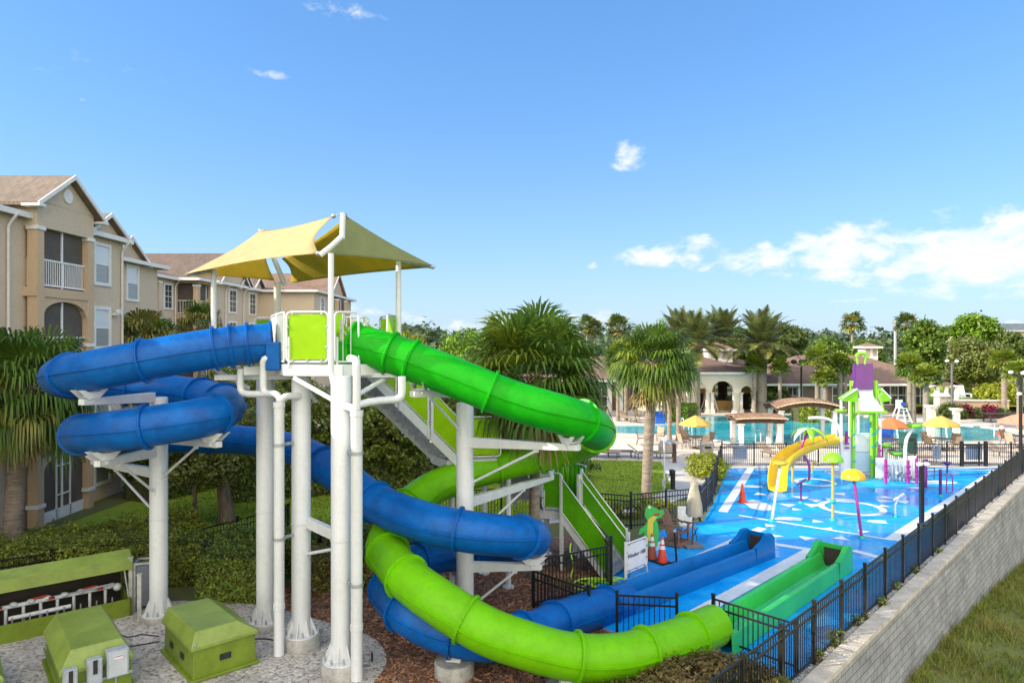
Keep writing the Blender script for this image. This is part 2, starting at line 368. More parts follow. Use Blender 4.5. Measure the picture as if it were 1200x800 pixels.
ss = sorted(set([-900, -300, -100, -50, -30] + [x * 2.0 for x in range(-10, 41)] + [100, 140, 200, 400, 900, 2200]))
tl = [-2600, -900, -300, -120, -60, -30, -10, 0, .2]
tr_ = [.2, .8, 1.6, 3, 5, 8, 12, 18, 26, 40, 80, 200, 600, 1500]
b = MB(); base = []
for s in ss:
    for t in tl: b.v.append(tuple(W(s, t, 0)))
for s in ss:
    for t in tr_: b.v.append(tuple(W(s, t, zlow(s, t) + .12 * math.sin(s * .9 + t) * min(1, t * .2))))
nl, nr_ = len(tl), len(tr_); off = len(ss) * nl
for i in range(len(ss) - 1):
    for j in range(nl - 1): b.f.append((i * nl + j, (i + 1) * nl + j, (i + 1) * nl + j + 1, i * nl + j + 1)); b.m.append(0); b.sm.append(False)
    b.f.append((i * nl + nl - 1, (i + 1) * nl + nl - 1, off + (i + 1) * nr_, off + i * nr_)); b.m.append(1); b.sm.append(False)
    for j in range(nr_ - 1): b.f.append((off + i * nr_ + j, off + (i + 1) * nr_ + j, off + (i + 1) * nr_ + j + 1, off + i * nr_ + j + 1)); b.m.append(1); b.sm.append(True)
tag(b.build('ground', [M['ground'], M['bank']]), kind='structure')

def smooth_loop(pts, n=6):
    k = len(pts); out = []
    for i in range(k):
        p0, p1, p2, p3 = [V((*pts[(i + j) % k][:2], 0)) for j in (-1, 0, 1, 2)]
        for q in range(n):
            t = q / n
            out.append(0.5 * ((2 * p1) + (p2 - p0) * t + (2 * p0 - 5 * p1 + 4 * p2 - p3) * t * t + (3 * p1 - p0 - 3 * p2 + p3) * t ** 3))
    return out
def st(o): return tag(o, kind='structure')
lawn = [(2, 39), (8.3, 38), (7.3, 31.2), (5.9, 29.3), (4.2, 27.2), (1.3, 26.0), (-4, 24.5), (-9.5, 21.2), (-14, 21), (-16.5, 24), (-15, 40), (-5, 44)]
st(sheet('lawn', lawn, .006, M['lawn']))
MUL = [(-6.6, 18.4), (-3, 20.3), (2.3, 24.0), (3.4, 23.2), (3.1, 20.1), (2.3, 18.9), (.9, 17.3), (2.5, 15.5), (4.35, 14.55), (5.6, 13.45), (6.3, 14.15), (6.9, 14.75), (-1, 7), (-8, 7)]
st(sheet('mulch_bed', MUL, .004, M['mulch']))
gv = [(-2.75, 13.2), (-2.65, 14.4), (-3.2, 15.5), (-4.6, 16.4), (-6.6, 17.4), (-9, 17.6), (-12, 16.6), (-15, 14), (-14, 9), (-3.5, 9)]
st(sheet('gravel_bed', smooth_loop(gv), .009, M['gravel']))
PAD = [(.9, 17.3), (2.5, 15.5), (4.35, 14.55), (5.6, 13.45), tuple(W(-.35, -.06)[:2]), tuple(W(30.2, -.06)[:2]), (26.9, 36.1), (11.4, 36.1), (8.4, 28.4), (7.1, 25.4), (5.1, 24.1), (4.2, 23.0), (3.3, 20.2), (2.6, 19.1)]
st(sheet('splash_pad', PAD, .012, M['pad']))
path = [(4.2, 27.2), (5.9, 29.3), (7.3, 31.2), (8.3, 38), (11.6, 37.6), (10.5, 34.2), (9.6, 32.4), (8.6, 30.6), (6.4, 28.2), (4.3, 26.3), (1.3, 25.1), (1.3, 26.0)]
st(sheet('path', path, .010, M['path']))
deck = [(-8, 46), (2, 39.0), (8.3, 38), (11.6, 37.6), (11.3, 36.1), (26.9, 36.1), (30.0, 38.6), (52, 62), (52, 74), (-20, 74), (-20, 58)]
st(sheet('deck', deck, .014, M['deck']))
poolpx = [(560, 500), (640, 500), (720, 499.5), (790, 497.5), (815, 489), (870, 486.5), (940, 486), (1000, 487), (1040, 494), (1060, 497), (1110, 498), (1160, 502), (1188, 508), (1178, 515.5), (1110, 518), (1040, 519), (960, 522), (880, 522), (845, 517), (800, 511.5), (720, 508.5), (640, 508.5), (560, 508)]
POOL = smooth_loop([G(*p) for p in poolpx], 4)
m = bpy.data.materials.new('pool_water'); nt, N, L = nodes_of(m); bs = N['Principled BSDF']
tc = N.new('ShaderNodeTexCoord'); nz = N.new('ShaderNodeTexNoise'); nz.inputs['Scale'].default_value = .22; nz.inputs['Detail'].default_value = 4; L.new(tc.outputs['Object'], nz.inputs['Vector'])
cr = N.new('ShaderNodeValToRGB'); cr.color_ramp.elements[0].position = .32; cr.color_ramp.elements[1].position = .68
cr.color_ramp.elements[0].color = (.01, .34, .45, 1); cr.color_ramp.elements[1].color = (.10, .58, .65, 1)
L.new(nz.outputs['Fac'], cr.inputs[0]); L.new(cr.outputs[0], bs.inputs['Base Color']); bs.inputs['Roughness'].default_value = .06
n2 = N.new('ShaderNodeTexNoise'); n2.inputs['Scale'].default_value = 1.6; n2.inputs['Detail'].default_value = 3; L.new(tc.outputs['Object'], n2.inputs['Vector'])
bp = N.new('ShaderNodeBump'); bp.inputs['Strength'].default_value = .25; bp.inputs['Distance'].default_value = .1; L.new(n2.outputs['Fac'], bp.inputs['Height']); L.new(bp.outputs[0], bs.inputs['Normal'])
st(sheet('pool_water', POOL, .035, m))
# raised coping round the pool
b = MB(); k = len(POOL)
inn = [V((p.x, p.y, 0)) for p in POOL]
nrm = []
for i in range(k):
    t = (inn[(i + 1) % k] - inn[i - 1]).normalized(); nrm.append(V((-t.y, t.x, 0)))
area = sum(inn[i].x * inn[(i + 1) % k].y - inn[(i + 1) % k].x * inn[i].y for i in range(k))
sg = -1 if area > 0 else 1
for i in range(k):
    o_ = inn[i] + nrm[i] * sg * .4
    for (p, z) in ((inn[i], .0), (inn[i], .09), (o_, .09), (o_, .0)): b.v.append((p.x, p.y, z))
for i in range(k):
    j = (i + 1) % k
    for q in range(3): b.f.append((i * 4 + q, j * 4 + q, j * 4 + q + 1, i * 4 + q + 1)); b.m.append(0); b.sm.append(False)
st(b.build('pool_coping_path', mat('coping', (.66, .60, .52), .8, .12, 2)))
# painted pad markings, and glare patches painted white (thin sheets)
def stripe(b, a, c, w, z=.017):
    a, c = V((*a[:2], z)), V((*c[:2], z)); t = (c - a).normalized(); n = V((-t.y, t.x, 0)) * w / 2
    b.poly([a - n, c - n, c + n, a + n])
b = MB()
stripe(b, G(847, 600), G(880, 548.5), .36)
stripe(b, W(-1.0, -5.22), W(8.6, -5.2), .34)
stripe(b, W(-.3, -3.08), W(7.3, -2.95), .42)
c1, c2 = G(866, 604), G(1046, 633)
stripe(b, c1, c2, .16, .018)
stripe(b, G(1046, 633), G(1170, 551), .5)
stripe(b, G(885, 550.5), G(1165, 550.5), .18, .018)
stripe(b, G(903, 637), G(955, 645), .3, .018); stripe(b, G(1000, 645), G(1036, 655), .28, .018)
def ring(b, c, r0, r1, z=.018, n=40):
    vs = []
    for i in range(n):
        a = 2 * PI * i / n; e = V((math.cos(a), math.sin(a), 0))
        vs += [V((c.x, c.y, z)) + e * r0, V((c.x, c.y, z)) + e * r1]
    b.add(vs, [(2 * i, 2 * i + 1, (2 * i + 3) % (2 * n), (2 * i + 2) % (2 * n)) for i in range(n)])
ring(b, G(998, 595), 1.0, 1.26); ring(b, G(955, 565), .72, .95)
r2 = random.Random(3)
tri = [(890, 579), (924, 592), (933, 597), (951, 592), (957, 611), (945, 631), (985, 631), (902, 616), (1036, 587), (1038, 583), (1012, 623), (985, 579), (912, 570), (1030, 612), (1058, 588), (955, 586), (940, 583), (1075, 572), (1035, 593), (970, 620), (905, 628)]
for (x, y) in tri:
    c = G(x, y); a0 = r2.uniform(0, 6.28); s_ = r2.uniform(.22, .42)
    b.poly([(c.x + math.cos(a0 + q * 2.1) * s_ * (1.25 if q == 0 else 1), c.y + math.sin(a0 + q * 2.1) * s_, .0195) for q in range(3)])
for (x, y, w_, d_) in ((925, 608, 1.1, .5), (985, 586, 1.3, .9), (1095, 565, 2.2, .9), (1028, 611, .8, .4), (888, 592, 1.0, 2.2), (878, 570, 1.2, .5)):
    c = G(x, y); n_ = 14; b.poly([(c.x + w_ * .5 * math.cos(a * 6.283 / n_) * r2.uniform(.8, 1.1), c.y + d_ * .5 * math.sin(a * 6.283 / n_) * r2.uniform(.7, 1.1), .016) for a in range(n_)])  # the leftmost patches are glare on the wet pad, painted white
st(b.build('pad_markings_glare_path', M['padw']))
# white gravel strip along the wall fence
b = MB(); b.poly([W(-9, -.12, .02), W(60, -.12, .02), W(60, .14, .02), W(-9, .14, .02)]); st(b.build('edge_strip_path', M['strip']))
# mulch chips lying on the bed (countless)
from mathutils.geometry import intersect_point_tri_2d
def in_poly(p, poly):
    x, y = p; c = False; j = len(poly) - 1
    for i in range(len(poly)):
        xi, yi = poly[i][:2]; xj, yj = poly[j][:2]
        if (yi > y) != (yj > y) and x < (xj - xi) * (y - yi) / (yj - yi) + xi: c = not c
        j = i
    return c
b = MB(); r2 = random.Random(11); n = 0
gvl = [(p.x, p.y) for p in smooth_loop(gv)]
while n < 13000:
    x, y = r2.uniform(-7, 6.5), r2.uniform(11.5, 22)
    if not in_poly((x, y), MUL) or in_poly((x, y), gvl): continue
    a = r2.uniform(0, 6.28); l, w_ = r2.uniform(.03, .075), r2.uniform(.012, .028); t1, t2 = r2.uniform(-.35, .35), r2.uniform(-.4, .4)
    M3 = Euler((t1, t2, a)).to_matrix(); c = V((x, y, .022))
    b.add([c + M3 @ V(q) for q in ((-l, -w_, 0), (l, -w_, 0), (l, w_, 0), (-l, w_, 0))], [(0, 1, 2, 3)]); n += 1
tag(b.build('wood_chips', M['chips']), 'loose brown bark chips covering the bed under the slides', 'mulch', kind='stuff')

# ------------------------------------------------------------------ retaining wall
rw = thing('retaining_wall', 'long grey concrete block wall falling away beside the splash pad', 'wall', W(0, .3))
b = MB()
for i in range(-8, 41):
    s0, s1 = i * 1.5, i * 1.5 + 1.5
    z0, z1 = zlow(s0, .5) - .5, zlow(s1, .5) - .5
    q = [W(s0, .16, -.02), W(s0, .44, -.02), W(s1, .44, -.02), W(s1, .16, -.02), W(s0, .56, z0), W(s1, .56, z1)]
    b.add(q, [(0, 1, 2, 3), (1, 4, 5, 2)])
b.build('block_face', M['wall_s'], rw)
b = MB(); s = -12.0; r2 = random.Random(5)
while s < 60:
    l = .46; b.box(W(s + l / 2, .31, .035 + r2.uniform(-.004, .004)), (l - .012, .36, .11), rz=WANG + r2.uniform(-.006, .006)); s += l
b.build('cap_stones', M['cap'], rw, bevel=.008)

# ------------------------------------------------------------------ fences
def fence(pts, label, h=1.25, post_sp=1.8, group=None, pick=.11, name='metal_fence', z=0.012, skip=()):
    pts = [V((p[0], p[1], 0)) for p in pts]
    root = thing(name, label, 'fence', (pts[0].x, pts[0].y, 0), group)
    first = True
    for a, c in zip(pts[:-1], pts[1:]):
        Ln = (c - a).length; n = max(1, round(Ln / post_sp)); t = (c - a) / Ln; ang = math.atan2(t.y, t.x)
        for i in range(n + 1):
            if i == 0 and not first: continue
            p = a + t * (Ln * i / n)
            pb = MB(); pb.box((p.x, p.y, z + (h + .06) / 2), (.065, .065, h + .06), ang); pb.box((p.x, p.y, z + h + .075), (.08, .08, .03), ang)
            pb.build('post', M['black'], root)
        first = False
        for i in range(n):
            p0, p1 = a + t * (Ln * i / n + .033), a + t * (Ln * (i + 1) / n - .033)
            rb = MB()
            for zz in (.12, h - .22, h - .03): rb.bar((p0.x, p0.y, z + zz), (p1.x, p1.y, z + zz), .03, .038)
            k = max(2, int((p1 - p0).length / pick))
            for q in range(1, k):
                p = p0 + (p1 - p0) * q / k
                rb.box((p.x, p.y, z + .06 + (h - .09) / 2), (.019, .019, h - .09), ang)
            rb.build('picket_panel', M['black'], root)
    return root
fence([W(-9, 0), W(30.6, 0)], 'long black picket fence on top of the grey block wall', post_sp=1.65)
fence([(11.3, 36.75), (28.6, 36.75)], 'black picket fence across the back of the splash pad before the pool', h=1.2)
fence([(4.25, 24.4), (7.0, 25.45), (8.3, 28.3), (11.3, 36.75)], 'black picket fence along the path behind the chairs and closed parasol', h=1.25)
fence([(4.25, 24.4), (2.0, 25.3), (-.4, 25.6), (-3, 24.9)], 'black picket fence passing under the stair landing by the lawn', h=1.2)
fence([G(716, 690), G(690, 654)], 'short black fence panel leaning up beside the foot of the stairs', h=1.35)
fence([G(716, 690), G(625, 712)], 'black fence panel with a lime hose hung over it', h=1.2)
fence([G(690, 738), G(625, 712)], 'low black fence panel just behind the blue tube outlet', h=.95)
fence([G(723, 748), G(793, 752, )], 'short black fence panel standing over the blue tube exit', h=1.0, post_sp=3)
fence([G(836, 753), W(-1.35, -.12)], 'short black fence panel standing over the green tube exit', h=1.0, post_sp=3)
fence([(-13.5, 17.3), (-9.7, 19.8), (-7.6, 23.2), (-10, 27)], 'black handrail fence half buried in the clipped hedge', h=1.1)
# pool gate posts
g = thing('fence_gate', 'black gate with wide posts in the fence before the pool', 'gate', (21.5, 36.62, 0))
for px in (1127, 1155):
    b = MB(); x = (px - 600) / 800 * 36.62; b.box((x, 36.62, .68), (.14, .14, 1.36)); b.build('post', M['black'], g)
xa, xb = (1129 - 600) / 800 * 36.62, (1153 - 600) / 800 * 36.62
b = MB(); b.box(((xa + xb) / 2, 36.62, .2), (xb - xa - .1, .05, .12)); b.build('bottom_rail', M['black'], g); b = MB(); b.box(((xa + xb) / 2, 36.62, 1.15), (xb - xa - .1, .05, .06)); b.build('top_rail', M['black'], g)

# short turf on the near lawn (countless)
rg = np.random.default_rng(15); n = 34000; X_ = np.concatenate([rg.uniform(-3, 8.6, n // 2), rg.uniform(-15, 1, n // 2)]); Y_ = np.concatenate([rg.uniform(25, 39, n // 2), rg.uniform(21, 33, n // 2)])
ok = np.array([in_poly((a, c), lawn) for a, c in zip(X_, Y_)]); X_, Y_ = X_[ok], Y_[ok]; n = len(X_); an = rg.uniform(0, 6.28, n); h_ = rg.uniform(.04, .10, n)
P_ = np.stack([X_, Y_, np.full(n, .004)], 1); w_ = np.stack([np.cos(an), np.sin(an), np.zeros(n)], 1) * .03; tip = P_ + np.stack([rg.normal(0, .03, n), rg.normal(0, .03, n), h_], 1)
M['turf'] = mat('turf_blades', (.32, .43, .03), .7, .25, .6, island=.35, transl=.35, col2=(.22, .32, .02))
me = bpy.data.meshes.new('turf_grass'); me.from_pydata(np.stack([P_ - w_, P_ + w_, tip], 1).reshape(-1, 3).tolist(), [], np.arange(3 * n).reshape(n, 3).tolist()); me.materials.append(M['turf']); o = bpy.data.objects.new('turf_grass', me); COL.objects.link(o); tag(o, 'short mown turf blades on the lawn behind the slides', 'grass', kind='stuff')
# ================================================================== HOUSES
def window(root, x, y, z, w, h, face='x', blind=True, grid=False):
    """w along the wall, lower left anchor is the centre bottom; faces +X ('x') or -Y ('y')"""
    def B(u, d, zz, su, sd, sz): return ((x + d, y + u, zz), (sd, su, sz)) if face == 'x' else ((x + u, y - d, zz), (su, sd, sz))
    f = MB(); t = .14
    for (u, zz, su, sz) in ((-(w / 2 + t / 2), z + h / 2, t, h + 2 * t), (w / 2 + t / 2, z + h / 2, t, h + 2 * t), (0, z + h + t / 2 - .001, w, t), (0, z - t / 2 + .001, w, t)):
        f.box(*B(u, .03, zz, su, .09, sz))
    fo = f.build('window', M['trim'], root, bevel=.01)
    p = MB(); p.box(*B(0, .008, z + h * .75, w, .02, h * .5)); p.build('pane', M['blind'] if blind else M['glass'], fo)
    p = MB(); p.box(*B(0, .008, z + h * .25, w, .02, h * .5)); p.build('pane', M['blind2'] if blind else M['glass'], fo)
    s = MB(); s.box(*B(0, .03, z + h / 2, w, .03, .05))
    if grid:
        for k in (-1, 1): s.box(*B(0, .028, z + h / 2 + k * h / 4, w, .02, .025))
        s.box(*B(0, .027, z + h / 2, .025, .02, h))
    s.build('sash', M['trim'], fo)
    return fo
def arch_band(b, x, y0, y1, zt, zb, rise, dep, face='x'):
    """wall band between zb..zt whose lower edge is an arch; extruded back by dep"""
    n = 14; pts = []
    for i in range(n + 1):
        u = y0 + (y1 - y0) * i / n; k = 2 * i / n - 1
        pts.append((u, zb + rise * math.sqrt(max(0, 1 - k * k))))
    poly = [(y0, zt)] + pts + [(y1, zt)]
    P3 = [V((x, u, z)) for u, z in poly] if face == 'x' else [V((u, x, z)) for u, z in poly]
    for i in range(len(pts) - 1):
        q = [pts[i], pts[i + 1], (pts[i + 1][0], zt), (pts[i][0], zt)]
        Q = [V((x, u, z)) for u, z in q] if face == 'x' else [V((u, x, z)) for u, z in q]
        b.prism(Q, V((-dep, 0, 0)) if face == 'x' else V((0, dep, 0)))
def porch(root, x, y0, y1, floors, zroof, cmat, depth=1.0, side=True):
    """stack of screened balconies projecting to x between y0..y1; floors = list of (zfloor, arched)"""
    cw = .36
    for yy in (y0 + cw / 2, y1 - cw / 2):
        b = MB(); b.box((x - cw / 2, yy, (zroof - .37) / 2), (cw, cw, zroof - .37)); co_ = b.build('porch_column', cmat, root)
        for i, (zf, arched) in enumerate(floors):
            top = floors[i + 1][0] - .30 if i + 1 < len(floors) else zroof - .32
            b = MB(); b.box((x - cw / 2, yy, zf + .75 if arched else top - .09), (cw + .1, cw + .1, .15)); b.build('column_trim', M['trim'], co_, bevel=.02)
    for i, (zf, arched) in enumerate(floors):
        top = floors[i + 1][0] - .30 if i + 1 < len(floors) else zroof - .32
        b = MB()
        if zf > .5: b.box((x - depth / 2 - .003, (y0 + y1) / 2, zf - .15), (depth, y1 - y0 + .12, .34)); b.build('floor_band', cmat, root)
        if arched: b = MB(); arch_band(b, x - .05, y0 + cw, y1 - cw, top + .01, top - .75, .6, .25); b.build('porch_arch', cmat, root)
        sc = MB(); sc.box((x - .25, (y0 + y1) / 2, (zf + top) / 2), (.02, y1 - y0 - 2 * cw, top - zf)); so_ = sc.build('insect_screen', M['screen'], root)
        if side: sc = MB(); sc.box((x - cw - (depth - cw) / 2, y0 + .25, (zf + top) / 2), (depth - cw, .02, top - zf)); sc.build('insect_screen', M['screen'], root)
        mull = MB(); mull.box((x - .21, (y0 + y1) / 2, (zf + top) / 2), (.05, .07, top - zf)); mull.build('screen_post', M['whitep'], so_)
        if zf > .5:
            rl = MB()
            for zz in (.12, 1.05): rl.box((x - .18, (y0 + y1) / 2, zf + zz), (.05, y1 - y0 - 2 * cw, .06))
            n = int((y1 - y0 - 2 * cw) / .12)
            for q in range(1, n): rl.box((x - .18, y0 + cw + (y1 - y0 - 2 * cw) * q / n, zf + .58), (.025, .03, .9))
            rl.build('balcony_railing', M['whitep'], root)
            if side:
                rl = MB()
                for zz in (.12, 1.05): rl.box((x - cw - (depth - cw) / 2, y0 + .18, zf + zz), (depth - cw, .05, .06))
                for q in range(1, 6): rl.box((x - cw - (depth - cw) * q / 6, y0 + .18, zf + .58), (.03, .025, .9))
                rl.build('balcony_railing', M['whitep'], root)
def gable(root, x, yc, half, ze, zp, back, rmat, wall=None, over=.35, disc=False):
    """gable facing +X with its ridge running back along -X"""
    w = MB(); w.prism([(x, yc - half, ze), (x, yc + half, ze), (x, yc, zp)], (-.3, 0, 0)); w.build('gable_wall', wall or M['stucco'], root)
    ho = half + over; sl = (zp - ze) / half; zo = ze - over * sl
    r = MB()
    for sg in (-1, 1):
        r.prism([(x + .3, yc, zp + .14), (x + .3, yc + sg * ho, zo + .14), (x + .3, yc + sg * ho, zo + .02), (x + .3, yc, zp + .02)], (-back, 0, 0))
    r.build('gable_roof', rmat, root)
    t = MB()
    for sg in (-1, 1):
        t.prism([(x + .34, yc, zp + .15), (x + .34, yc + sg * (ho + .04), zo + .14), (x + .34, yc + sg * (ho + .04), zo - .03), (x + .34, yc, zp - .02)], (-.06, 0, 0))
        t.box((x + .04, yc + sg * (ho - .1), zo + .03), (.66, .34, .10))
    t.build('gable_trim', M['trim'], root)
    if disc:
        d = MB(); n = 20
        d.prism([(x, yc + .27 * math.cos(2 * PI * i / n), ze + (zp - ze) * .42 + .27 * math.sin(2 * PI * i / n)) for i in range(n)], (.05, 0, 0)); d.build('round_vent', M['trim'], root)
def hip(root, x0, x1, y0, y1, ze, slope, rmat, over=.45, name='roof', fascia=True):
    x0 -= over; x1 += over; y0 -= over; y1 += over
    hw = min(x1 - x0, y1 - y0) / 2; zt = ze + hw * slope
    if x1 - x0 < y1 - y0: r0, r1 = ((x0 + x1) / 2, y0 + hw, zt), ((x0 + x1) / 2, y1 - hw, zt)
    else: r0, r1 = (x0 + hw, (y0 + y1) / 2, zt), (x1 - hw, (y0 + y1) / 2, zt)
    vs = [(x0, y0, ze), (x1, y0, ze), (x1, y1, ze), (x0, y1, ze), r0, r1]
    b = MB()
    if x1 - x0 < y1 - y0: fs = [(0, 1, 4), (1, 2, 5, 4), (2, 3, 5), (3, 0, 4, 5)]
    else: fs = [(0, 1, 5, 4), (1, 2, 5), (2, 3, 4, 5), (3, 0, 4)]
    b.add(vs, fs + [(3, 2, 1, 0)]); o = b.build(name, rmat, root)
    if fascia:
        f = MB()
        for (a, c) in (((x0, y0), (x1, y0)), ((x1, y0), (x1, y1)), ((x1, y1), (x0, y1)), ((x0, y1), (x0, y0))):
            f.bar((a[0], a[1], ze - .06), (c[0], c[1], ze - .06), .14, .2)
        f.build('gutter', M['trim'], o)
    return zt
def pipe_down(root, x, y, z1, name='downspout'):
    b = MB(); b.tube([(x + .45, y, z1), (x + .3, y, z1 - .15), (x + .09, y, z1 - .45), (x + .09, y, .1)], .05, 8); b.build(name, M['trim'], root)

FL = [0, 2.9, 5.8, 8.65]
# ---- nearest block
h1 = thing('apartment_building', 'nearest beige apartment block with gabled screened balconies and tan roof', 'building', (-24, 18, 0))
b = MB(); b.box((-24.5, 18.4, 5.6), (14, 24.6, 11.2)); b.build('wall', M['stucco'], h1)
b = MB()
for z in (5.62,): b.box((-17.48, 18.4, z), (.05, 24.6, .18))
b.build('belt_course', M['trim'], h1)
hip(h1, -31.5, -17.5, 6.1, 30.7, 11.25, .24, M['shingle3'], .28)
for y0, y1 in ((24.45, 27.75), (15.0, 18.3)):
    b = MB(); b.box((-17.55, (y0 + y1) / 2, 11.3), (1.1, y1 - y0 - .004, .92)); b.build('wall', M['stucco'], h1)
    porch(h1, -17.0, y0, y1, [(0.0, True), (2.9, True), (5.8, True), (8.65, False)], 11.2, M['stucco_o'], .55)
    gable(h1, -17.0, (y0 + y1) / 2, (y1 - y0) / 2, 11.75, 12.9, 6.5, M['shingle3'], disc=True)
gable(h1, -17.45, 29.25, 1.15, 11.3, 12.05, 4, M['shingle3'])
for y in (29.1, 13.4, 20.4, 22.3):
    for z in (.75, 3.65, 6.5, 9.2): window(h1, -17.5, y, z, .95, 1.55)
for y in (23.6, 30.5): pipe_down(h1, -17.5, y, 11.15)
# ground floor porch door frame (white) in the bay
b = MB()
for (yy, zz, sy, sz) in ((25.75, 1.15, .05, 2.3), (26.55, 1.15, .05, 2.3), (26.15, 2.0, .8, .05), (26.15, .9, .8, .05), (26.1, .2, 2.5, .4)): b.box((-17.19, yy, zz), (.05, sy, sz))
b.build('screen_door', M['whitep'], h1)
b = MB(); b.box((-17.35, 29.9, 7.9), (.25, .3, .12)); b.box((-17.2, 29.81, 8.0), (.12, .12, .22)); b.box((-17.2, 29.99, 8.0), (.12, .12, .22)); b.build('floodlight', M['trim'], h1)
# ---- link wing behind it
h2 = thing('apartment_building', 'narrow set back beige wing between the two larger apartment blocks', 'building', (-26, 35, 0))
b = MB(); b.box((-26.8, 35.2, 5.5), (12.4, 8.9, 11.0)); b.build('wall', M['stucco'], h2)
hip(h2, -33, -20.6, 30.75, 39.65, 11.05, .24, M['shingle3'])
gable(h2, -20.55, 36.4, 1.6, 11.1, 12.2, 4, M['shingle3'])
for y in (37.0, 34.4):
    for z in (.75, 3.65, 6.4, 9.0): window(h2, -20.6, y, z, .95, 1.7)
# ---- second block
h3 = thing('apartment_building', 'second beige block with mauve roofs and a corner balcony under the yellow sail', 'building', (-30, 52, 0))
b = MB(); b.box((-32, 45.8, 5.6), (15, 12.3, 11.2)); b.build('wall', M['stucco'], h3)
b = MB(); b.box((-30.6, 57.5, 5.6), (16, 11.0, 11.2)); b.build('wall', M['stucco'], h3)
b = MB(); b.box((-24.48, 45.8, 5.7), (.06, 12.3, .18)); b.build('belt_course', M['trim'], h3)
b = MB(); b.box((-22.58, 57.8, 5.7), (.06, 10.4, .18)); b.build('belt_course', M['trim'], h3)
hip(h3, -39.5, -24.5, 39.7, 51.9, 11.25, .30, M['shingle'])
hip(h3, -38.6, -22.6, 52.0, 63.0, 11.26, .31, M['shingle'])
gable(h3, -22.3, 54.6, 2.6, 11.35, 13.6, 9, M['shingle'])
porch(h3, -22.9, 49.8, 53.4, [(0, True), (2.9, True), (5.8, True), (8.65, False)], 11.2, M['stucco_o'], 1.6)
b = MB(); b.box((-23.75, 51.6, 11.1), (1.7, 3.56, .3)); b.build('porch_beam', M['stucco_o'], h3)
hip(h3, -25, -22.9, 49.6, 53.6, 11.27, .35, M['shingle'], .35, 'porch_roof')
porch(h3, -24.2, 45.0, 47.2, [(0, False), (2.9, False), (5.8, False), (8.65, False)], 11.2, M['stucco'], .6)
for z in (.75, 3.65, 6.5, 9.1):
    window(h3, -24.5, 48.6, z, 1.0, 1.6, blind=False, grid=True)
    window(h3, -22.6, 55.2, z, 1.3, 1.7, blind=False, grid=True)
    window(h3, -22.6, 59.4, z, 1.3, 1.7, blind=False, grid=True)
for yc in (57.4, 60.4): gable(h3, -22.5, yc, 1.3, 11.3, 12.3, 4, M['shingle'])
for y in (49.5, 53.7, 57.3): pipe_down(h3, -24.5 if y < 50 else -22.6, y, 11.15)
# ---- third block
h4 = thing('apartment_building', 'farthest beige apartment block with a blank end wall behind the sail posts', 'building', (-19, 67, 0))
b = MB(); b.box((-23.2, 68, 5.6), (11, 14, 11.2)); b.build('wall', M['stucco'], h4)
hip(h4, -28.7, -17.7, 61, 75, 11.25, .30, M['shingle2'])
gable(h4, -17.6, 68.6, 2.8, 11.3, 13.4, 7, M['shingle2'])
porch(h4, -17.0, 66.8, 70.4, [(0, True), (2.9, True), (5.8, True), (8.65, False)], 11.2, M['stucco_o'], .7)
for z in (.75, 3.65, 6.5, 9.0):
    window(h4, -17.7, 63.6, z, 1.0, 1.7, blind=False, grid=True); window(h4, -25, 61.0, z, 1.1, 1.7, 'y', blind=False, grid=True)
# ================================================================== SLIDES
TR = .435
blue_px = [(318, 402, 15.2), (280, 404.5, 15.0), (220, 413, 14.7), (150, 426, 14.5), (98, 436, 14.7), (70, 442, 15.9), (92, 449, 17.8), (150, 455, 18.6), (212, 459.5, 18.5), (250, 467, 17.6), (265, 475, 16.3), (245, 487, 15.0), (172, 500, 14.5), (122, 506, 14.7), (96, 509, 15.9), (115, 512, 17.8), (180, 513.5, 20.0), (260, 514, 21), (320, 520, 20.2), (365, 535, 18.5), (400, 558, 17), (440, 588, 15.6), (490, 609, 14.8), (545, 622, 14.4), (600, 628, 14.8), (624, 630, 15.8), (610, 636, 17.2), (560, 643, 17.8), (510, 652, 17.2), (468, 667, 16.3), (457, 690, 15.2), (474, 714, 14.2), (515, 737, 13.8), (570, 748, 13.7), (620, 742, 14.2), (655, 728, 15.1), (700, 713, 16.3), (734, 703.5, 17.2)]
green_px = [(414, 402, 15), (458, 414, 14.9), (520, 437, 14.8), (600, 468.5, 14.8), (660, 486, 14.9), (690, 497, 15.5), (698.5, 507, 16.8), (680, 521, 18.2), (635, 534, 18.8), (590, 544, 18.7), (545, 556, 18.3), (500, 576, 17.6), (466, 606, 16.6), (453, 640, 15.4), (472, 672, 14.2), (510, 702, 13.4), (565, 736, 13.0), (612, 754, 12.9), (665, 768, 13.0), (718, 770, 13.2), (765, 760, 13.6), (804, 747, 14.2), (838, 732, 14.9)]
BLUE = spline([P(*p) for p in blue_px], .16)
GREEN = spline([P(*p) for p in green_px], .16)
def arclen(pts):
    a = [0]
    for i in range(1, len(pts)): a.append(a[-1] + (pts[i] - pts[i - 1]).length)
    return a
def near_px(pts, px, py):
    best = None
    for i, p in enumerate(pts):
        x, y = 600 + p.x / p.y * FOC, 400 - (p.z - CAM_Z) / p.y * FOC
        d = (x - px) ** 2 + (y - py) ** 2
        if best is None or d < best[0]: best = (d, i)
    return best[1]
def frame(pts, i):
    t = (pts[min(i + 1, len(pts) - 1)] - pts[max(i - 1, 0)]).normalized()
    side = t.cross(V((0, 0, 1))).normalized(); up = side.cross(t)
    return t, side, up
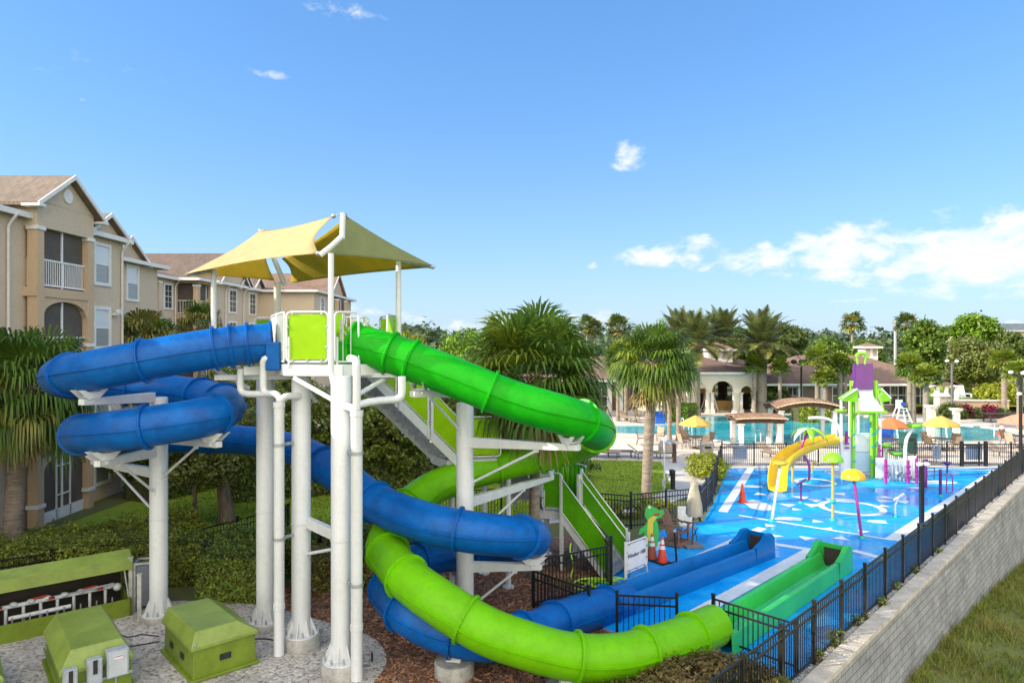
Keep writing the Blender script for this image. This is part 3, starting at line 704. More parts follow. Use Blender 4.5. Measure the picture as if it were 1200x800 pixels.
def tube_sections(root, pts, joints, matf, pieces='tube_section'):
    """tube pieces between flanges; each piece has an inner wall so open ends read as tubes"""
    js = sorted(set([0] + joints + [len(pts) - 1]))
    n = 28
    for a, c in zip(js[:-1], js[1:]):
        if c - a < 2: continue
        b = MB(); rings = []
        for i in range(a, c + 1):
            t, sd, up = frame(pts, i)
            for rr in (TR, TR - .02):
                rings.append([pts[i] + (sd * math.cos(2 * PI * j / n) + up * math.sin(2 * PI * j / n)) * rr for j in range(n)])
        vs = [p for r_ in rings for p in r_]; k = c - a + 1; fs = []
        for i in range(k - 1):
            for j in range(n):
                j2 = (j + 1) % n; o, o2 = 2 * i * n, 2 * (i + 1) * n
                fs.append((o + j, o2 + j, o2 + j2, o + j2)); fs.append((o + n + j, o + n + j2, o2 + n + j2, o2 + n + j))
        b.add(vs, fs, 0, True)
        # horizontal seam lip on both sides
        for sg in (-1, 1):
            lip = []
            for i in range(a, c + 1):
                t, sd, up = frame(pts, i); q = pts[i] + sd * sg * (TR - .005)
                lip.append((q + up * .014, q + sd * sg * .035 + up * .014, q + sd * sg * .035 - up * .014, q - up * .014))
            b.add([v for l in lip for v in l], [(4 * i + q, 4 * i + (q + 1) % 4, 4 * i + 4 + (q + 1) % 4, 4 * i + 4 + q) for i in range(k - 1) for q in range(4)])
        m_ = matf((a + c) / 2 / len(pts))
        sec = b.build(pieces, m_, root)
        # flange pair at the start of each piece
        f = MB(); t, sd, up = frame(pts, a); prof = []
        for (rr, dd) in ((TR - .01, -.028), (TR + .06, -.028), (TR + .065, -.005), (TR + .055, 0), (TR + .065, .005), (TR + .06, .028), (TR - .01, .028)):
            prof.append([pts[a] + t * dd + (sd * math.cos(2 * PI * j / n) + up * math.sin(2 * PI * j / n)) * rr for j in range(n)])
        f.add([p for r_ in prof for p in r_], [(i * n + j, i * n + (j + 1) % n, (i + 1) * n + (j + 1) % n, (i + 1) * n + j) for i in range(6) for j in range(n)])
        f.build('flange', m_, sec)
bs_ = thing('water_slide', 'blue enclosed tube slide spiralling down round two white columns', 'water slide', (BLUE[0].x, BLUE[0].y, 0))
bj = [(293, 404), (270, 405), (252, 408), (169, 421), (83, 439), (150, 455), (235, 463), (262, 472), (250, 484), (172, 500), (95, 507), (180, 513), (250, 514), (320, 520), (379, 543), (440, 588), (541, 621), (610, 629), (560, 643), (492, 657), (457, 690), (474, 714), (532, 741), (610, 744), (652, 729), (712, 710)]
bi = [near_px(BLUE, *p) for p in bj]
tube_sections(bs_, BLUE, bi, lambda t: M['blue'])
gs_ = thing('water_slide', 'green enclosed tube slide turning once round a white column', 'water slide', (GREEN[0].x, GREEN[0].y, 0))
gj = [(455, 413), (485, 424), (570, 457), (683, 494), (699, 507), (632, 535), (586, 545), (540, 558), (480, 592), (455, 648), (474, 675), (548, 726), (675, 769), (756, 762), (812, 744)]
gi = [near_px(GREEN, *p) for p in gj]
tube_sections(gs_, GREEN, gi, lambda t: M['green'] if t < .30 else M['lime'])

# ------------------------------------------------------------------ run-out troughs
M['trough_b'] = mat('blue_trough', (.002, .14, .46), .3, .12, 1.0, coat=.2, spec=.3)
M['trough_bi'] = mat('blue_trough_bed', (.006, .25, .66), .25, .12, 1.0, coat=.2)
M['trough_g'] = mat('green_trough', (.04, .50, .09), .3, .12, 1.0, coat=.2)
M['trough_gi'] = mat('green_trough_bed', (.06, .55, .22), .25, .12, 1.0, coat=.2)
def trough(parent, a, c, ma, mb, w=.35):
    a, c = V(a), V(c); t = (c - a).normalized(); n = V((t.y, -t.x, 0)); Z = V((0, 0, 1)); L_ = (c - a).length
    prof = [(-w - .12, .02), (-w - .10, .46), (-w - .02, .49), (-w + .05, .46), (-w + .16, .14), (-w + .26, .06), (w - .26, .06), (w - .16, .14), (w - .05, .46), (w + .02, .49), (w + .10, .46), (w + .12, .02)]
    b = MB(); st_ = [0, .08, .5, .88, 1.0]; k = len(prof); vs = []
    for s in st_:
        up = .0 if s < .95 else .0
        for (u, z) in prof: vs.append(a + t * (L_ * s) + n * u + Z * z)
    b.add(vs, [(i * k + j, i * k + j + 1, (i + 1) * k + j + 1, (i + 1) * k + j) for i in range(len(st_) - 1) for j in range(k - 1)])
    o = b.build('runout_trough', ma, parent, bevel=.012)
    # raised end hood
    h = MB(); e = c; vs = []
    for (dx, hh) in ((-.75, .49), (-.35, .62), (-.12, .78), (.12, .80), (.30, .66), (.34, .02)):
        for u in (-w - .12, -w + .02, w - .02, w + .12): vs.append(e + t * dx + n * u + Z * hh)
    fs = []
    for i in range(5): fs += [(i * 4, i * 4 + 1, i * 4 + 5, i * 4 + 4), (i * 4 + 2, i * 4 + 3, i * 4 + 7, i * 4 + 6)]
    h.add(vs, fs)
    for sg in (-1, 1):
        u = sg * (w + .12); pts = [e + t * dx + n * u + Z * hh for (dx, hh) in ((-.75, .49), (-.35, .62), (-.12, .78), (.12, .80), (.30, .66), (.34, .02), (-.75, .02))]
        h.poly(pts if sg > 0 else pts[::-1])
        u = sg * (w - .02); pts = [e + t * dx + n * u + Z * hh for (dx, hh) in ((-.75, .49), (-.35, .62), (-.12, .78), (.12, .80), (.30, .66), (.34, .05), (-.75, .05))]
        h.poly(pts if sg < 0 else pts[::-1])
    h.prism([e + t * .16 + n * (-w - .1) + Z * .02, e + t * .16 + n * (w + .1) + Z * .02, e + t * .16 + n * (w + .1) + Z * .74, e + t * .16 + n * (-w - .1) + Z * .74], t * .05)
    h.build('end_hood', ma, o, bevel=.01)
    d = MB(); d.box(e + t * .12 + Z * .37, (.02, .52, .5), math.atan2(t.y, t.x)); d.build('dark_opening', M['dark'], o)  # dark sheet painted in for the shaded opening of the hood
    wv = MB(); wv.poly([a + n * (-w + .2) + Z * .115, a + n * (w - .2) + Z * .115, c + n * (w - .2) + Z * .115, c + n * (-w + .2) + Z * .115]); wv.build('water_film', mb, o)
bo = BLUE[-1]; trough(bs_, V((bo.x - .15, bo.y - .1, 0)), W(5.3, -3.97), M['trough_b'], M['trough_bi'])
go = GREEN[-1]; trough(gs_, V((go.x - .1, go.y - .1, 0)), W(5.6, -1.8), M['trough_g'], M['trough_gi'])

# ------------------------------------------------------------------ columns
COLS = {}
def column(key, x, y, ztop, label, r=.205, ped=.12, pr=.42):
    root = thing('support_column', label, 'column', (x, y, 0)); COLS[key] = (root, V((x, y, 0)), ztop, r)
    b = MB(); b.lathe([(r, ped + .02), (r, ztop - .02), (r - .02, ztop)], (x, y, 0), 28); b.lathe([(r + .012, ztop * .45), (r + .012, ztop * .45 + .03)], (x, y, 0), 28, caps=False)
    b.build('shaft', M['white'], root)
    b = MB(); b.lathe([(r + .17, ped), (r + .17, ped + .03)], (x, y, 0), 28)
    for i in range(8):
        a = 2 * PI * i / 8; e = V((math.cos(a), math.sin(a), 0)); p = V((x, y, ped + .03))
        b.prism([p + e * r * .97, p + e * (r + .15), p + e * r * .97 + V((0, 0, .36))], V((-e.y, e.x, 0)) * .012)
    b.build('base_plate', M['white'], root)
    b = MB()
    for i in range(8):
        a = 2 * PI * (i + .5) / 8; b.lathe([(.022, ped + .03), (.022, ped + .10), (.012, ped + .14)], (x + (r + .11) * math.cos(a), y + (r + .11) * math.sin(a), 0), 8)
    b.build('anchor_bolts', M['galv'], root)
    b = MB(); b.lathe([(pr, -.02), (pr, ped - .02), (pr - .02, ped)], (x, y, 0), 32); b.build('footing', M['concrete'], root)
    return root
pa, pb_, pc, pd = G(186, 724), G(311, 733), G(353, 757), G(400, 789)
column('A', pa.x, pa.y, 5.35, 'white column carrying the left loop of the blue tube slide')
column('B', pb_.x, pb_.y, 6.0, 'white tower column farthest from the camera beside the thin drain pipe')
column('C', pc.x, pc.y, 6.0, 'white tower column in the middle of the three', ped=.28)
column('D', pd.x, pd.y, 6.0, 'white tower column nearest the bark bed with the thick pipe strapped on', ped=.28)
column('E', P(545, 500, 16.1).x, 16.1, 5.25, 'white column in the centre of the green slide loop')
def arm(key, pts, px, py, label=None, strut=True, zoff=.0):
    """horizontal beam from a column to a cradle under a slide tube, with a diagonal brace"""
    root, c, zt, r = COLS[key]; i = near_px(pts, px, py); p = pts[i]; t, sd, up = frame(pts, i)
    z = p.z - TR - .26; e = V((p.x, p.y, z)); h = V((p.x - c.x, p.y - c.y, 0)); L_ = h.length; h.normalize()
    a = V((c.x, c.y, z)) + h * (r - .02); tip = e + h * .22
    b = MB(); n = V((-h.y, h.x, 0)) * .075; Z = V((0, 0, 1))
    b.prism([a + Z * .11, a - Z * .13, tip - Z * .02, tip + Z * .11], n * 2)
    for q in range(len(b.v)): b.v[q] = tuple(V(b.v[q]) - n)
    o = b.build('slide_arm', M['white'], root, bevel=.008)
    if strut:
        s0 = V((c.x, c.y, z - min(.95, .45 * L_ + .2))) + h * (r - .01); s1 = a + h * (L_ * .62) - Z * .1
        sb = MB(); sb.tube([s0, s1], .032, 8); sb.box(s1 + Z * .03, (.12, .05, .12), math.atan2(h.y, h.x)); sb.box(s0, (.06, .1, .16), math.atan2(h.y, h.x)); sb.build('brace', M['white'], o)
    cb = MB(); ti = V((t.x, t.y, 0)).normalized(); sd2 = V((ti.y, -ti.x, 0))
    for q in (-.13, .13):
        cc = e + ti * q + Z * .10
        cb.prism([cc - sd2 * .12, cc + sd2 * .12, cc + sd2 * .34 + Z * .20, cc + sd2 * .20 + Z * .20, cc + sd2 * .10 + Z * .15, cc - sd2 * .10 + Z * .15, cc - sd2 * .20 + Z * .20, cc - sd2 * .34 + Z * .20], ti * .02)
    cb.box(e + Z * .14, (.30, .16, .03), math.atan2(ti.y, ti.x)); cb.tube([e + Z * .05 - ti * .1, e + Z * .05 + ti * .1], .05, 8)
    cb.build('cradle', M['white'], o)
arm('A', BLUE, 105, 434); arm('A', BLUE, 150, 455); arm('A', BLUE, 125, 506); arm('A', BLUE, 248, 485); arm('A', BLUE, 115, 512)
arm('E', GREEN, 490, 427); arm('E', GREEN, 668, 489); arm('E', GREEN, 645, 532); arm('E', BLUE, 628, 631); arm('E', BLUE, 470, 668); arm('E', BLUE, 535, 648, strut=False)
# concrete pedestals under the low loops
for (pts, px, py, label, r) in ((BLUE, 534, 741, 'round concrete pedestal under the crossing of the two tubes', .40), (GREEN, 664, 768, 'low concrete pedestal under the lime tube near the brown shrubs', .42)):
    i = near_px(pts, px, py); p = pts[i]; zt = max(.12, p.z - TR - .1)
    root = thing('concrete_pedestal', label, 'pedestal', (p.x, p.y, 0))
    b = MB(); b.lathe([(r, -.02), (r, zt - .02), (r - .02, zt)], (p.x, p.y, 0), 28); b.build('pedestal_block', M['concrete'], root)
    b = MB(); t, sd, up = frame(pts, i); b.box((p.x, p.y, zt + .05), (.30, .16, .1), math.atan2(t.y, t.x)); b.lathe([(.05, zt), (.05, zt + .13)], (p.x, p.y, 0), 10); b.build('bracket', M['white'], root)
b = MB()
b.bar(V((pc.x + .1, pc.y, 2.75)), V((pd.x, pd.y, 2.75)), .12, .22)
b.tube([V((pc.x + .15, pc.y - .05, 2.05)), V((pd.x - .1, pd.y + .1, 2.5))], .035, 8)
root = COLS['C'][0]; b.build('tie_beam', M['white'], root)

# ------------------------------------------------------------------ drain pipes
def drain(px, pybot, ztop, label, r, path_top, clamp_to, zc):
    p = G(px, pybot); root = thing('drain_pipe', label, 'pipe', (p.x, p.y, 0))
    b = MB(); b.tube([(p.x, p.y, .02), (p.x, p.y, ztop)], r, 18); b.lathe([(r + .015, ztop - .12), (r + .015, ztop)], (p.x, p.y, 0), 18); b.lathe([(r + .012, 1.0), (r + .012, 1.12)], (p.x, p.y, 0), 18); b.build('pipe', M['white'], root)
    for q in path_top:
        b = MB(); b.tube(spline([V((p.x, p.y, 0)) + V(v) for v in q], .06), r * .68, 14); b.build('elbow', M['white'], root)
    c = clamp_to
    for z in zc:
        b = MB(); b.bar((p.x, p.y, z), (c.x, c.y, z), .05, .06); b.lathe([(r + .02, z - .03), (r + .02, z + .03)], (p.x, p.y, 0), 16, caps=False); b.build('clamp', M['galv'], root)
    return p
drain(327, 768, 5.42, 'thin white drain pipe standing beside the middle tower column', .11,
      [[(0, 0, 5.35), (0, 0, 5.5), (-.1, .05, 5.58), (-.35, .2, 5.58), (-.42, .24, 5.7), (-.42, .24, 6.15), (-.38, .2, 6.32), (-.2, .3, 6.36)],
       [(0, 0, 5.4), (.12, .02, 5.52), (.35, .25, 5.52)], [(-.35, .2, 5.56), (-.9, .45, 5.56), (-1.02, .5, 5.7), (-1.02, .5, 6.1)]], pc, (2.5, 4.5))
drain(418, 797, 5.35, 'thick white drain pipe strapped to the tower column nearest the bark bed', .115,
      [[(0, 0, 5.2), (0, 0, 6.2), (-.04, .05, 6.33), (-.2, .3, 6.36)], [(0, 0, 5.45), (.35, .3, 5.5), (.72, .55, 5.52), (.8, .6, 5.65), (.8, .6, 5.98)], [(0, 0, 5.35), (-.22, .12, 5.4), (-.5, .3, 5.4)]], pd, (1.9, 4.5))
# ------------------------------------------------------------------ tower platform
pz = 6.22
tw = thing('slide_tower', 'white steel slide tower platform with lime guard panels', 'slide tower', (-4.3, 15.8, 0))
PLT = [(-5.25, 15.25), (-4.75, 14.45), (-3.55, 14.35), (-2.85, 15.0), (-2.85, 16.7), (-3.6, 17.6), (-5.2, 17.6), (-5.9, 16.8)]
b = MB(); b.prism([(x, y, pz - .05) for x, y in PLT], (0, 0, .05)); b.build('deck_plate', M['galv'], tw)
b = MB()
for i in range(len(PLT)):
    a, c = PLT[i], PLT[(i + 1) % len(PLT)]; b.bar((*a, pz - .13), (*c, pz - .13), .06, .24)
for (a, c) in (((-5.2, 15.9), (-2.9, 15.9)), ((-5.5, 16.8), (-2.9, 16.8)), ((-4.4, 14.5), (-4.4, 17.5)), ((-5.9, 15.0), (-5.0, 15.6)), ((-2.9, 15.2), (-2.2, 14.9))): b.bar((*a, pz - .16), (*c, pz - .16), .1, .2)
b.bar((-6.6, 15.15, pz - .32), (-5.0, 15.6, pz - .32), .12, .12); b.bar((-3.3, 14.9, pz - .25), (-1.95, 14.75, pz - .25), .1, .1)
b.build('platform_frame', M['white'], tw, bevel=.008)
b = MB()
for (a, c) in ((P(345, 443, 14.4), P(393, 470, 13.9)), (P(250, 432, 15.2), P(292, 455, 15.7)), (P(398, 470, 15), P(383, 455, 15.6)), (P(420, 462, 13.8), P(458, 440, 15.2)), (P(310, 445, 15.9), P(322, 436, 15.4)), (P(370, 470, 15.6), P(352, 440, 16.3))):
    b.tube([a, c], .05, 10)
b.build('knee_braces', M['white'], tw)
def guard(root, a, c, z, h=1.05, m_=None, panel=True, name='guard_panel', inset=.05):
    a, c = V((a[0], a[1], 0)), V((c[0], c[1], 0)); t = (c - a).normalized(); r_ = .09; L_ = (c - a).length
    pts = []
    for (u, w_, a0) in ((L_ - r_, h - r_, 0), (r_, h - r_, 90), (r_, r_, 180), (L_ - r_, r_, 270)):
        for k in range(4): an = R(a0 + 30 * k); pts.append(a + t * (u + r_ * math.cos(an)) + V((0, 0, z + w_ + r_ * math.sin(an))))
    f = MB(); f.tube(pts, .024, 8, closed=True); f.tube([a + t * .05 + V((0, 0, z - .12)), a + t * .05 + V((0, 0, z + h * .5))], .024, 8)
    o = f.build(name, M['white'], root)
    if panel:
        p = MB(); n = V((-t.y, t.x, 0)); p.prism([a + t * inset + V((0, 0, z + .05)), c - t * inset + V((0, 0, z + .05)), c - t * inset + V((0, 0, z + h - .05)), a + t * inset + V((0, 0, z + h - .05))], n * .012); p.build('plastic_sheet', m_ or M['panel'], o)
        k = MB()
        for (u, w_) in ((.15, .03), (.5, .03), (.85, .03), (.15, h - .03), (.85, h - .03)): k.box(a + t * (L_ * u) + V((0, 0, z + w_)) - n * .02, (.05, .03, .05), math.atan2(t.y, t.x))
        for w_ in (.3, .7):
            for u in (.03, L_ - .03): k.box(a + t * u + V((0, 0, z + h * w_)) - n * .02, (.05, .03, .05), math.atan2(t.y, t.x))
        k.build('clips', M['galv'], o)
    else:
        k = MB(); nb = int(L_ / .13)
        for q in range(1, nb): k.tube([a + t * (L_ * q / nb) + V((0, 0, z + .03)), a + t * (L_ * q / nb) + V((0, 0, z + h - .03))], .011, 6, caps=False)
        k.build('bars', M['white'], o)
    return o
guard(tw, (-4.76, 14.42), (-3.86, 14.33), pz + .05)
guard(tw, (-5.25, 15.3), (-4.83, 14.5), pz + .05, panel=False)
guard(tw, (-3.72, 14.34), (-3.28, 14.6), pz + .05, panel=False)
guard(tw, (-6.75, 17.9), (-5.3, 17.75), pz + .05, m_=M['panel_g'])
guard(tw, (-5.9, 16.75), (-5.3, 15.4), pz + .05, panel=False)
guard(tw, (-5.25, 17.6), (-3.7, 17.6), pz + .05, panel=False)
guard(tw, (-3.35, 17.3), (-2.85, 16.75), pz + .05)
guard(tw, (-2.85, 16.7), (-2.85, 15.6), pz + .05); guard(tw, (-5.0, 17.0), (-4.3, 17.5), pz + .05, h=1.18)
# slide entry boxes
b = MB(); c0 = BLUE[0]; b.box((c0.x + .12, c0.y + .03, c0.z - .28), (.3, 1.0, .62), R(8)); b.build('start_tub', M['blue'], bs_, bevel=.03)
b = MB(); c0 = GREEN[0]; b.box((c0.x - .08, c0.y + .02, c0.z - .28), (.22, 1.0, .66), R(-6)); b.build('start_tub', M['green'], gs_, bevel=.03)
# ------------------------------------------------------------------ stairs
M['tread'] = mat('steel_tread', (.52, .54, .56), .5, .2, 6, metal=.3)
stw = thing('stairway', 'white steel stairs with lime side panels zigzagging down from the tower', 'stairs', (3.0, 19.8, 0))
def flight(root, a, c, w=1.15, nst=None, panels=2, m_=None, side=(1, -1), label='stair_flight'):
    """a = top centre, c = bottom centre"""
    a, c = V(a), V(c); h = V((c.x - a.x, c.y - a.y, 0)); run = h.length; h.normalize(); n = V((-h.y, h.x, 0)); dz = a.z - c.z
    nst = nst or max(3, round(dz / .19)); ang = math.atan2(h.y, h.x); Z = V((0, 0, 1))
    b = MB()
    for sg in (-1, 1):
        o_ = n * sg * w / 2
        b.prism([a + o_ + Z * .06, a + o_ - Z * .26, c + o_ - Z * .26, c + o_ + Z * .06], n * sg * .035)
    fo = b.build(label, M['white'], root, bevel=.006)
    b = MB()
    for i in range(nst):
        p = a + h * (run * (i + .5) / nst) - Z * (dz * (i + .75) / nst); b.box(p, (run / nst + .04, w - .01, .035), ang); b.box(p - h * (run / nst * .5) - Z * (-dz / nst * .5), (.02, w - .01, dz / nst), ang)
    b.build('treads', M['tread'], fo)
    for sg in side:
        o_ = n * sg * (w / 2 + .05)
        for k in range(panels):
            t0, t1 = k / panels + .03, (k + 1) / panels - .01
            q0, q1 = a + (c - a) * t0 + o_, a + (c - a) * t1 + o_
            p = MB(); p.prism([q0 + Z * .10, q1 + Z * .10, q1 + Z * 1.02, q0 + Z * 1.02], n * .012); p.build('side_panel', m_ or M['panel'], fo)
            f = MB(); f.tube([q0 + Z * .08, q1 + Z * .08, q1 + Z * 1.05, q0 + Z * 1.05], .022, 8, closed=True)
            f.box(q0 - Z * .0 + Z * .42, (.07, .07, 1.4), ang); f.box(q1 + Z * .42, (.05, .05, 1.4), ang)
            f.build('panel_frame', M['white'], fo)
        r_ = MB(); r_.tube([a + o_ * .9 + Z * .82, c + o_ * .9 + Z * .82], .022, 8); r_.build('handrail', M['white'], fo)
F1a, F1b = V((-3.95, 16.65, pz)), V((-1.8, 18.45, 3.62))
flight(stw, F1a, F1b, panels=3)
def landing(root, pts, z, cols, guards=()):
    b = MB(); b.prism([(x, y, z - .05) for x, y in pts], (0, 0, .05)); lo = b.build('landing', M['galv'], root)
    b = MB()
    for i in range(len(pts)): b.bar((*pts[i], z - .15), (*pts[(i + 1) % len(pts)], z - .15), .05, .24)
    b.build('landing_frame', M['white'], lo)
    for (x, y) in cols:
        b = MB(); b.tube([(x, y, 0), (x, y, z - .1)], .075, 14); b.lathe([(.16, 0), (.16, .05)], (x, y, 0), 14); b.build('landing_post', M['white'], lo)
    for (a, c, m_) in guards: guard(root, a, c, z + .05, m_=m_)
landing(stw, [(-1.7, 18.0), (-.4, 18.3), (.0, 19.0), (-.3, 19.9), (-1.5, 19.7), (-2.2, 18.9)], 3.6, [(-1.6, 18.2), (-.1, 18.6), (-.8, 19.7)],
        [((-2.1, 18.6), (-1.75, 18.0), M['panel']), ((-1.6, 17.95), (-.3, 18.2), M['panel']), ((-.1, 19.9), (-1.4, 19.75), M['panel'])])
flight(stw, (-.35, 19.5, 3.6), (.65, 21.2, 1.75), panels=1, m_=M['panel'])
landing(stw, [(.55, 20.45), (1.5, 20.1), (2.15, 20.5), (2.3, 21.3), (1.8, 21.9), (.6, 21.9)], 1.72, [(.9, 20.5), (2.0, 21.5), (1.1, 21.5)], [((.9, 20.25), (1.45, 20.1), M['panel_g'])])
b = MB(); c0 = V((1.45, 20.95, 1.8)); n = 14
arc = [c0 + V((.85 * math.cos(R(160 - 150 * i / n)), .9 * math.sin(R(160 - 150 * i / n)), 0)) for i in range(n + 1)]
for i in range(n): b.add([arc[i], arc[i + 1], arc[i + 1] + V((0, 0, 1.02)), arc[i] + V((0, 0, 1.02))], [(0, 1, 2, 3)], 0, True)
cp = b.build('curved_panel', M['panel_g'], stw, solid=.012)
b = MB(); b.tube([p + V((0, 0, 1.04)) for p in arc], .024, 8); b.tube([p + V((0, 0, -.02)) for p in arc], .024, 8); b.build('panel_frame', M['white'], cp)
flight(stw, (1.75, 20.5, 1.72), (3.05, 19.65, .05), w=1.2, panels=1, m_=M['panel_g'])
b = MB()
for (x, y) in ((2.75, 19.05), (3.4, 20.0), (1.45, 19.95), (2.05, 21.0)): b.box((x, y, (1.1 if x > 2.5 else 2.6) / 2 + .02), (.09, .09, 1.1 if x > 2.5 else 2.6), R(-33))
b.build('newel_posts', M['white'], stw)
# white gate with lettering at the foot of the stairs
ga, gc = G(733, 681), G(758, 670)
ga = V((ga.x, ga.y, 0)); gc = V((gc.x, gc.y, 0))
gt = thing('slide_gate', 'white boarded gate with dark script lettering at the foot of the stairs', 'gate', ga)
guard_o = guard(gt, ga, gc, .22, h=.82, m_=M['pwhite'], name='gate_leaf', inset=.03)
t = (gc - ga).normalized()
cu = bpy.data.curves.new('lettering', 'FONT'); cu.body = 'Windsor Hills'; cu.size = .135; cu.align_x = 'CENTER'; cu.align_y = 'CENTER'; cu.extrude = .002; cu.shear = .3
cu.materials.append(mat('navy_lettering', (.02, .05, .14), .5, .05, 3)); L_ = (gc - ga).length; cu.size = L_ / 6.6; tmp = bpy.data.objects.new('tmp', cu); COL.objects.link(tmp); bpy.context.view_layer.update(); lm = bpy.data.meshes.new_from_object(tmp.evaluated_get(bpy.context.evaluated_depsgraph_get())); bpy.data.objects.remove(tmp); tx = bpy.data.objects.new('lettering', lm); COL.objects.link(tx); tx.parent = guard_o
nn = V((t.y, -t.x, 0)); mid = (ga + gc) / 2 + nn * .012 - V(LOC[guard_o.name])
tx.rotation_euler = (R(90), 0, math.atan2(t.y, t.x)); tx.location = mid + V((0, 0, .66))
b = MB(); b.box(ga + V((0, 0, .55)), (.07, .07, 1.1), 0); b.tube([gc + V((0, 0, .2)), gc + V((0, 0, 0))], .02, 8); b.build('gate_post', M['white'], gt)
# ------------------------------------------------------------------ shade canopy
cn = thing('shade_canopy', 'two faded yellow shade sails on bent white posts over the tower platform', 'shade sail', (-4.2, 16.2, 0))
def sail(root, corners, m_, sag=.06, n=12, name='sail'):
    """corners in order; edges curve inwards, middle keeps a saddle shape"""
    cs = [V(c) for c in corners]; b = MB(); vs = []
    ctr = sum(cs, V((0, 0, 0))) / len(cs)
    for i in range(n + 1):
        for j in range(n + 1):
            u, v = i / n, j / n
            if len(cs) == 4: p = cs[0] * (1 - u) * (1 - v) + cs[1] * u * (1 - v) + cs[2] * u * v + cs[3] * (1 - u) * v
            else: p = cs[0] * (1 - u) + (cs[1] * (1 - v) + cs[2] * v) * u
            e = max(4 * u * (1 - u) * (abs(2 * v - 1) ** 3), 4 * v * (1 - v) * (abs(2 * u - 1) ** 3))
            p = p + (ctr - p) * sag * 2.0 * e
            vs.append(p)
    fs = [(i * (n + 1) + j, (i + 1) * (n + 1) + j, (i + 1) * (n + 1) + j + 1, i * (n + 1) + j + 1) for i in range(n) for j in range(n)]
    b.add(vs, fs, 0, True); return b.build(name, m_, root, solid=.006)
A_, B_, C_, D_ = P(216, 321.5, 16.4), P(305, 270, 18.3), P(391, 253, 14.6), P(373, 297, 14.1)
sail(cn, [A_, B_, C_, D_], M['sail'], .09)
E_ = P(322, 329, 18.6); sail(cn, [A_ + V((0, .05, -.02)), E_, P(308, 280, 18.4)], M['sail_backlit'], .05)
T_, Rr, Fm, Lb = P(404, 252, 14.8), P(511, 313, 16.6), P(382, 298, 14.2), P(340, 332, 18.8)
sail(cn, [T_, Rr, Fm], M['sail_shaded'], .07)
sail(cn, [P(406, 254, 14.9), Rr, Lb, P(330, 303, 18.5)], M['sail_backlit'], .05)
def tubep(name, pts, r, root=cn, m_=None, n=12):
    b = MB(); b.tube(pts, r, n); return b.build(name, m_ or M['white'], root)
fp = P(388, 300, 14.1)
tubep('mast_post', spline([P(388, 297, 14.05), P(388, 420, 14.05), P(389, 440, 14.05), P(393, 455, 13.95), P(401, 470, 13.75)], .1), .06)
tubep('mast_head', [P(375, 299, 14.05), P(388, 289, 14.1), P(401, 277, 14.3)], .058); tubep('mast_head', [P(401, 280, 14.3), P(402, 250, 14.35)], .058)
tubep('mast_post', [P(325, 330, 18.3), P(325, 372, 18.3), P(325, 425, 18.3)], .09, m_=mat('cream_steel', (.72, .68, .55), .4, .1, 3))
tubep('mast_head', [P(334, 334, 18.5), P(307, 269, 18.2)], .07)
tubep('corner_post', [P(467, 305, 16.3), P(467, 380, 16.3), P(467, 424, 16.3)], .065)
tubep('corner_post', [P(250.5, 316, 16.6), P(250.5, 428, 16.6)], .065)
tubep('corner_arm', [P(467, 306, 16.3), P(509, 313, 16.55)], .05, m_=M['galv']); tubep('corner_arm', [P(250.5, 317, 16.6), P(219, 322, 16.42)], .04, m_=M['galv'])
b = MB()
for c in (C_, D_, T_, B_): b.sphere(c, .055, 8, 6)
b.tube([C_, P(401, 250, 14.35)], .01, 6); b.tube([D_, P(376, 298, 14.05)], .012, 6)
b.build('corner_fittings', M['galv'], cn)
# ================================================================== PUMP STATION
Zv = V((0, 0, 1))
def oriented(o, ang): 
    c, s = math.cos(ang), math.sin(ang); o = V((o[0], o[1], 0)); return lambda u, v, z=0: o + V((c * u - s * v, s * u + c * v, z))
def pump_box(label, org, ang, L_, Wd, hw, ht, ins, insx):
    Q = oriented(org, ang); root = thing('pump_cover', label, 'pump cover', (org[0], org[1], 0))
    b = MB(); b.add([Q(0, 0, .02), Q(L_, 0, .02), Q(L_, Wd, .02), Q(0, Wd, .02), Q(.02, .02, hw), Q(L_ - .02, .02, hw), Q(L_ - .02, Wd - .02, hw), Q(.02, Wd - .02, hw)], [(0, 1, 5, 4), (1, 2, 6, 5), (2, 3, 7, 6), (3, 0, 4, 7), (3, 2, 1, 0)])
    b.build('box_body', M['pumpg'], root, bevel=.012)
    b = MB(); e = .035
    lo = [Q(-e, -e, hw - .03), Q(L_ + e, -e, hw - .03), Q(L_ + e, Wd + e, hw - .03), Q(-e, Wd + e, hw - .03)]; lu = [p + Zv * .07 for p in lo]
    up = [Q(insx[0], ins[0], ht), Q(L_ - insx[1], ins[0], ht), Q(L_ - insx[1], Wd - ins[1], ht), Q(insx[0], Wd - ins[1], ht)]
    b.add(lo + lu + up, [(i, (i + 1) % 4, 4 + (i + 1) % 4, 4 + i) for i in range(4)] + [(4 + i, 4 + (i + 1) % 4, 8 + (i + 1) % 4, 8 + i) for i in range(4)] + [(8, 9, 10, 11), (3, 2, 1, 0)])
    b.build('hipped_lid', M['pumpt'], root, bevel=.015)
    b = MB(); b.prism([Q(-.06, -.06, .02), Q(L_ + .06, -.06, .02), Q(L_ + .06, Wd + .06, .02), Q(-.06, Wd + .06, .02)], Zv * .06); b.build('base_skirt', M['pumpg'], root, bevel=.01)
    return root, Q
q0 = G(226, 801); q1 = G(186, 766); q2 = G(300, 777)
r_, Q = pump_box('square green pump cover with dark vents beside the tower columns', (q0.x, q0.y), math.atan2(q2.y - q0.y, q2.x - q0.x), (q2 - q0).length, (q1 - q0).length, .66, .98, (.06, .06), (.06, .36))
b = MB(); wd = (q1 - q0).length; ln = (q2 - q0).length
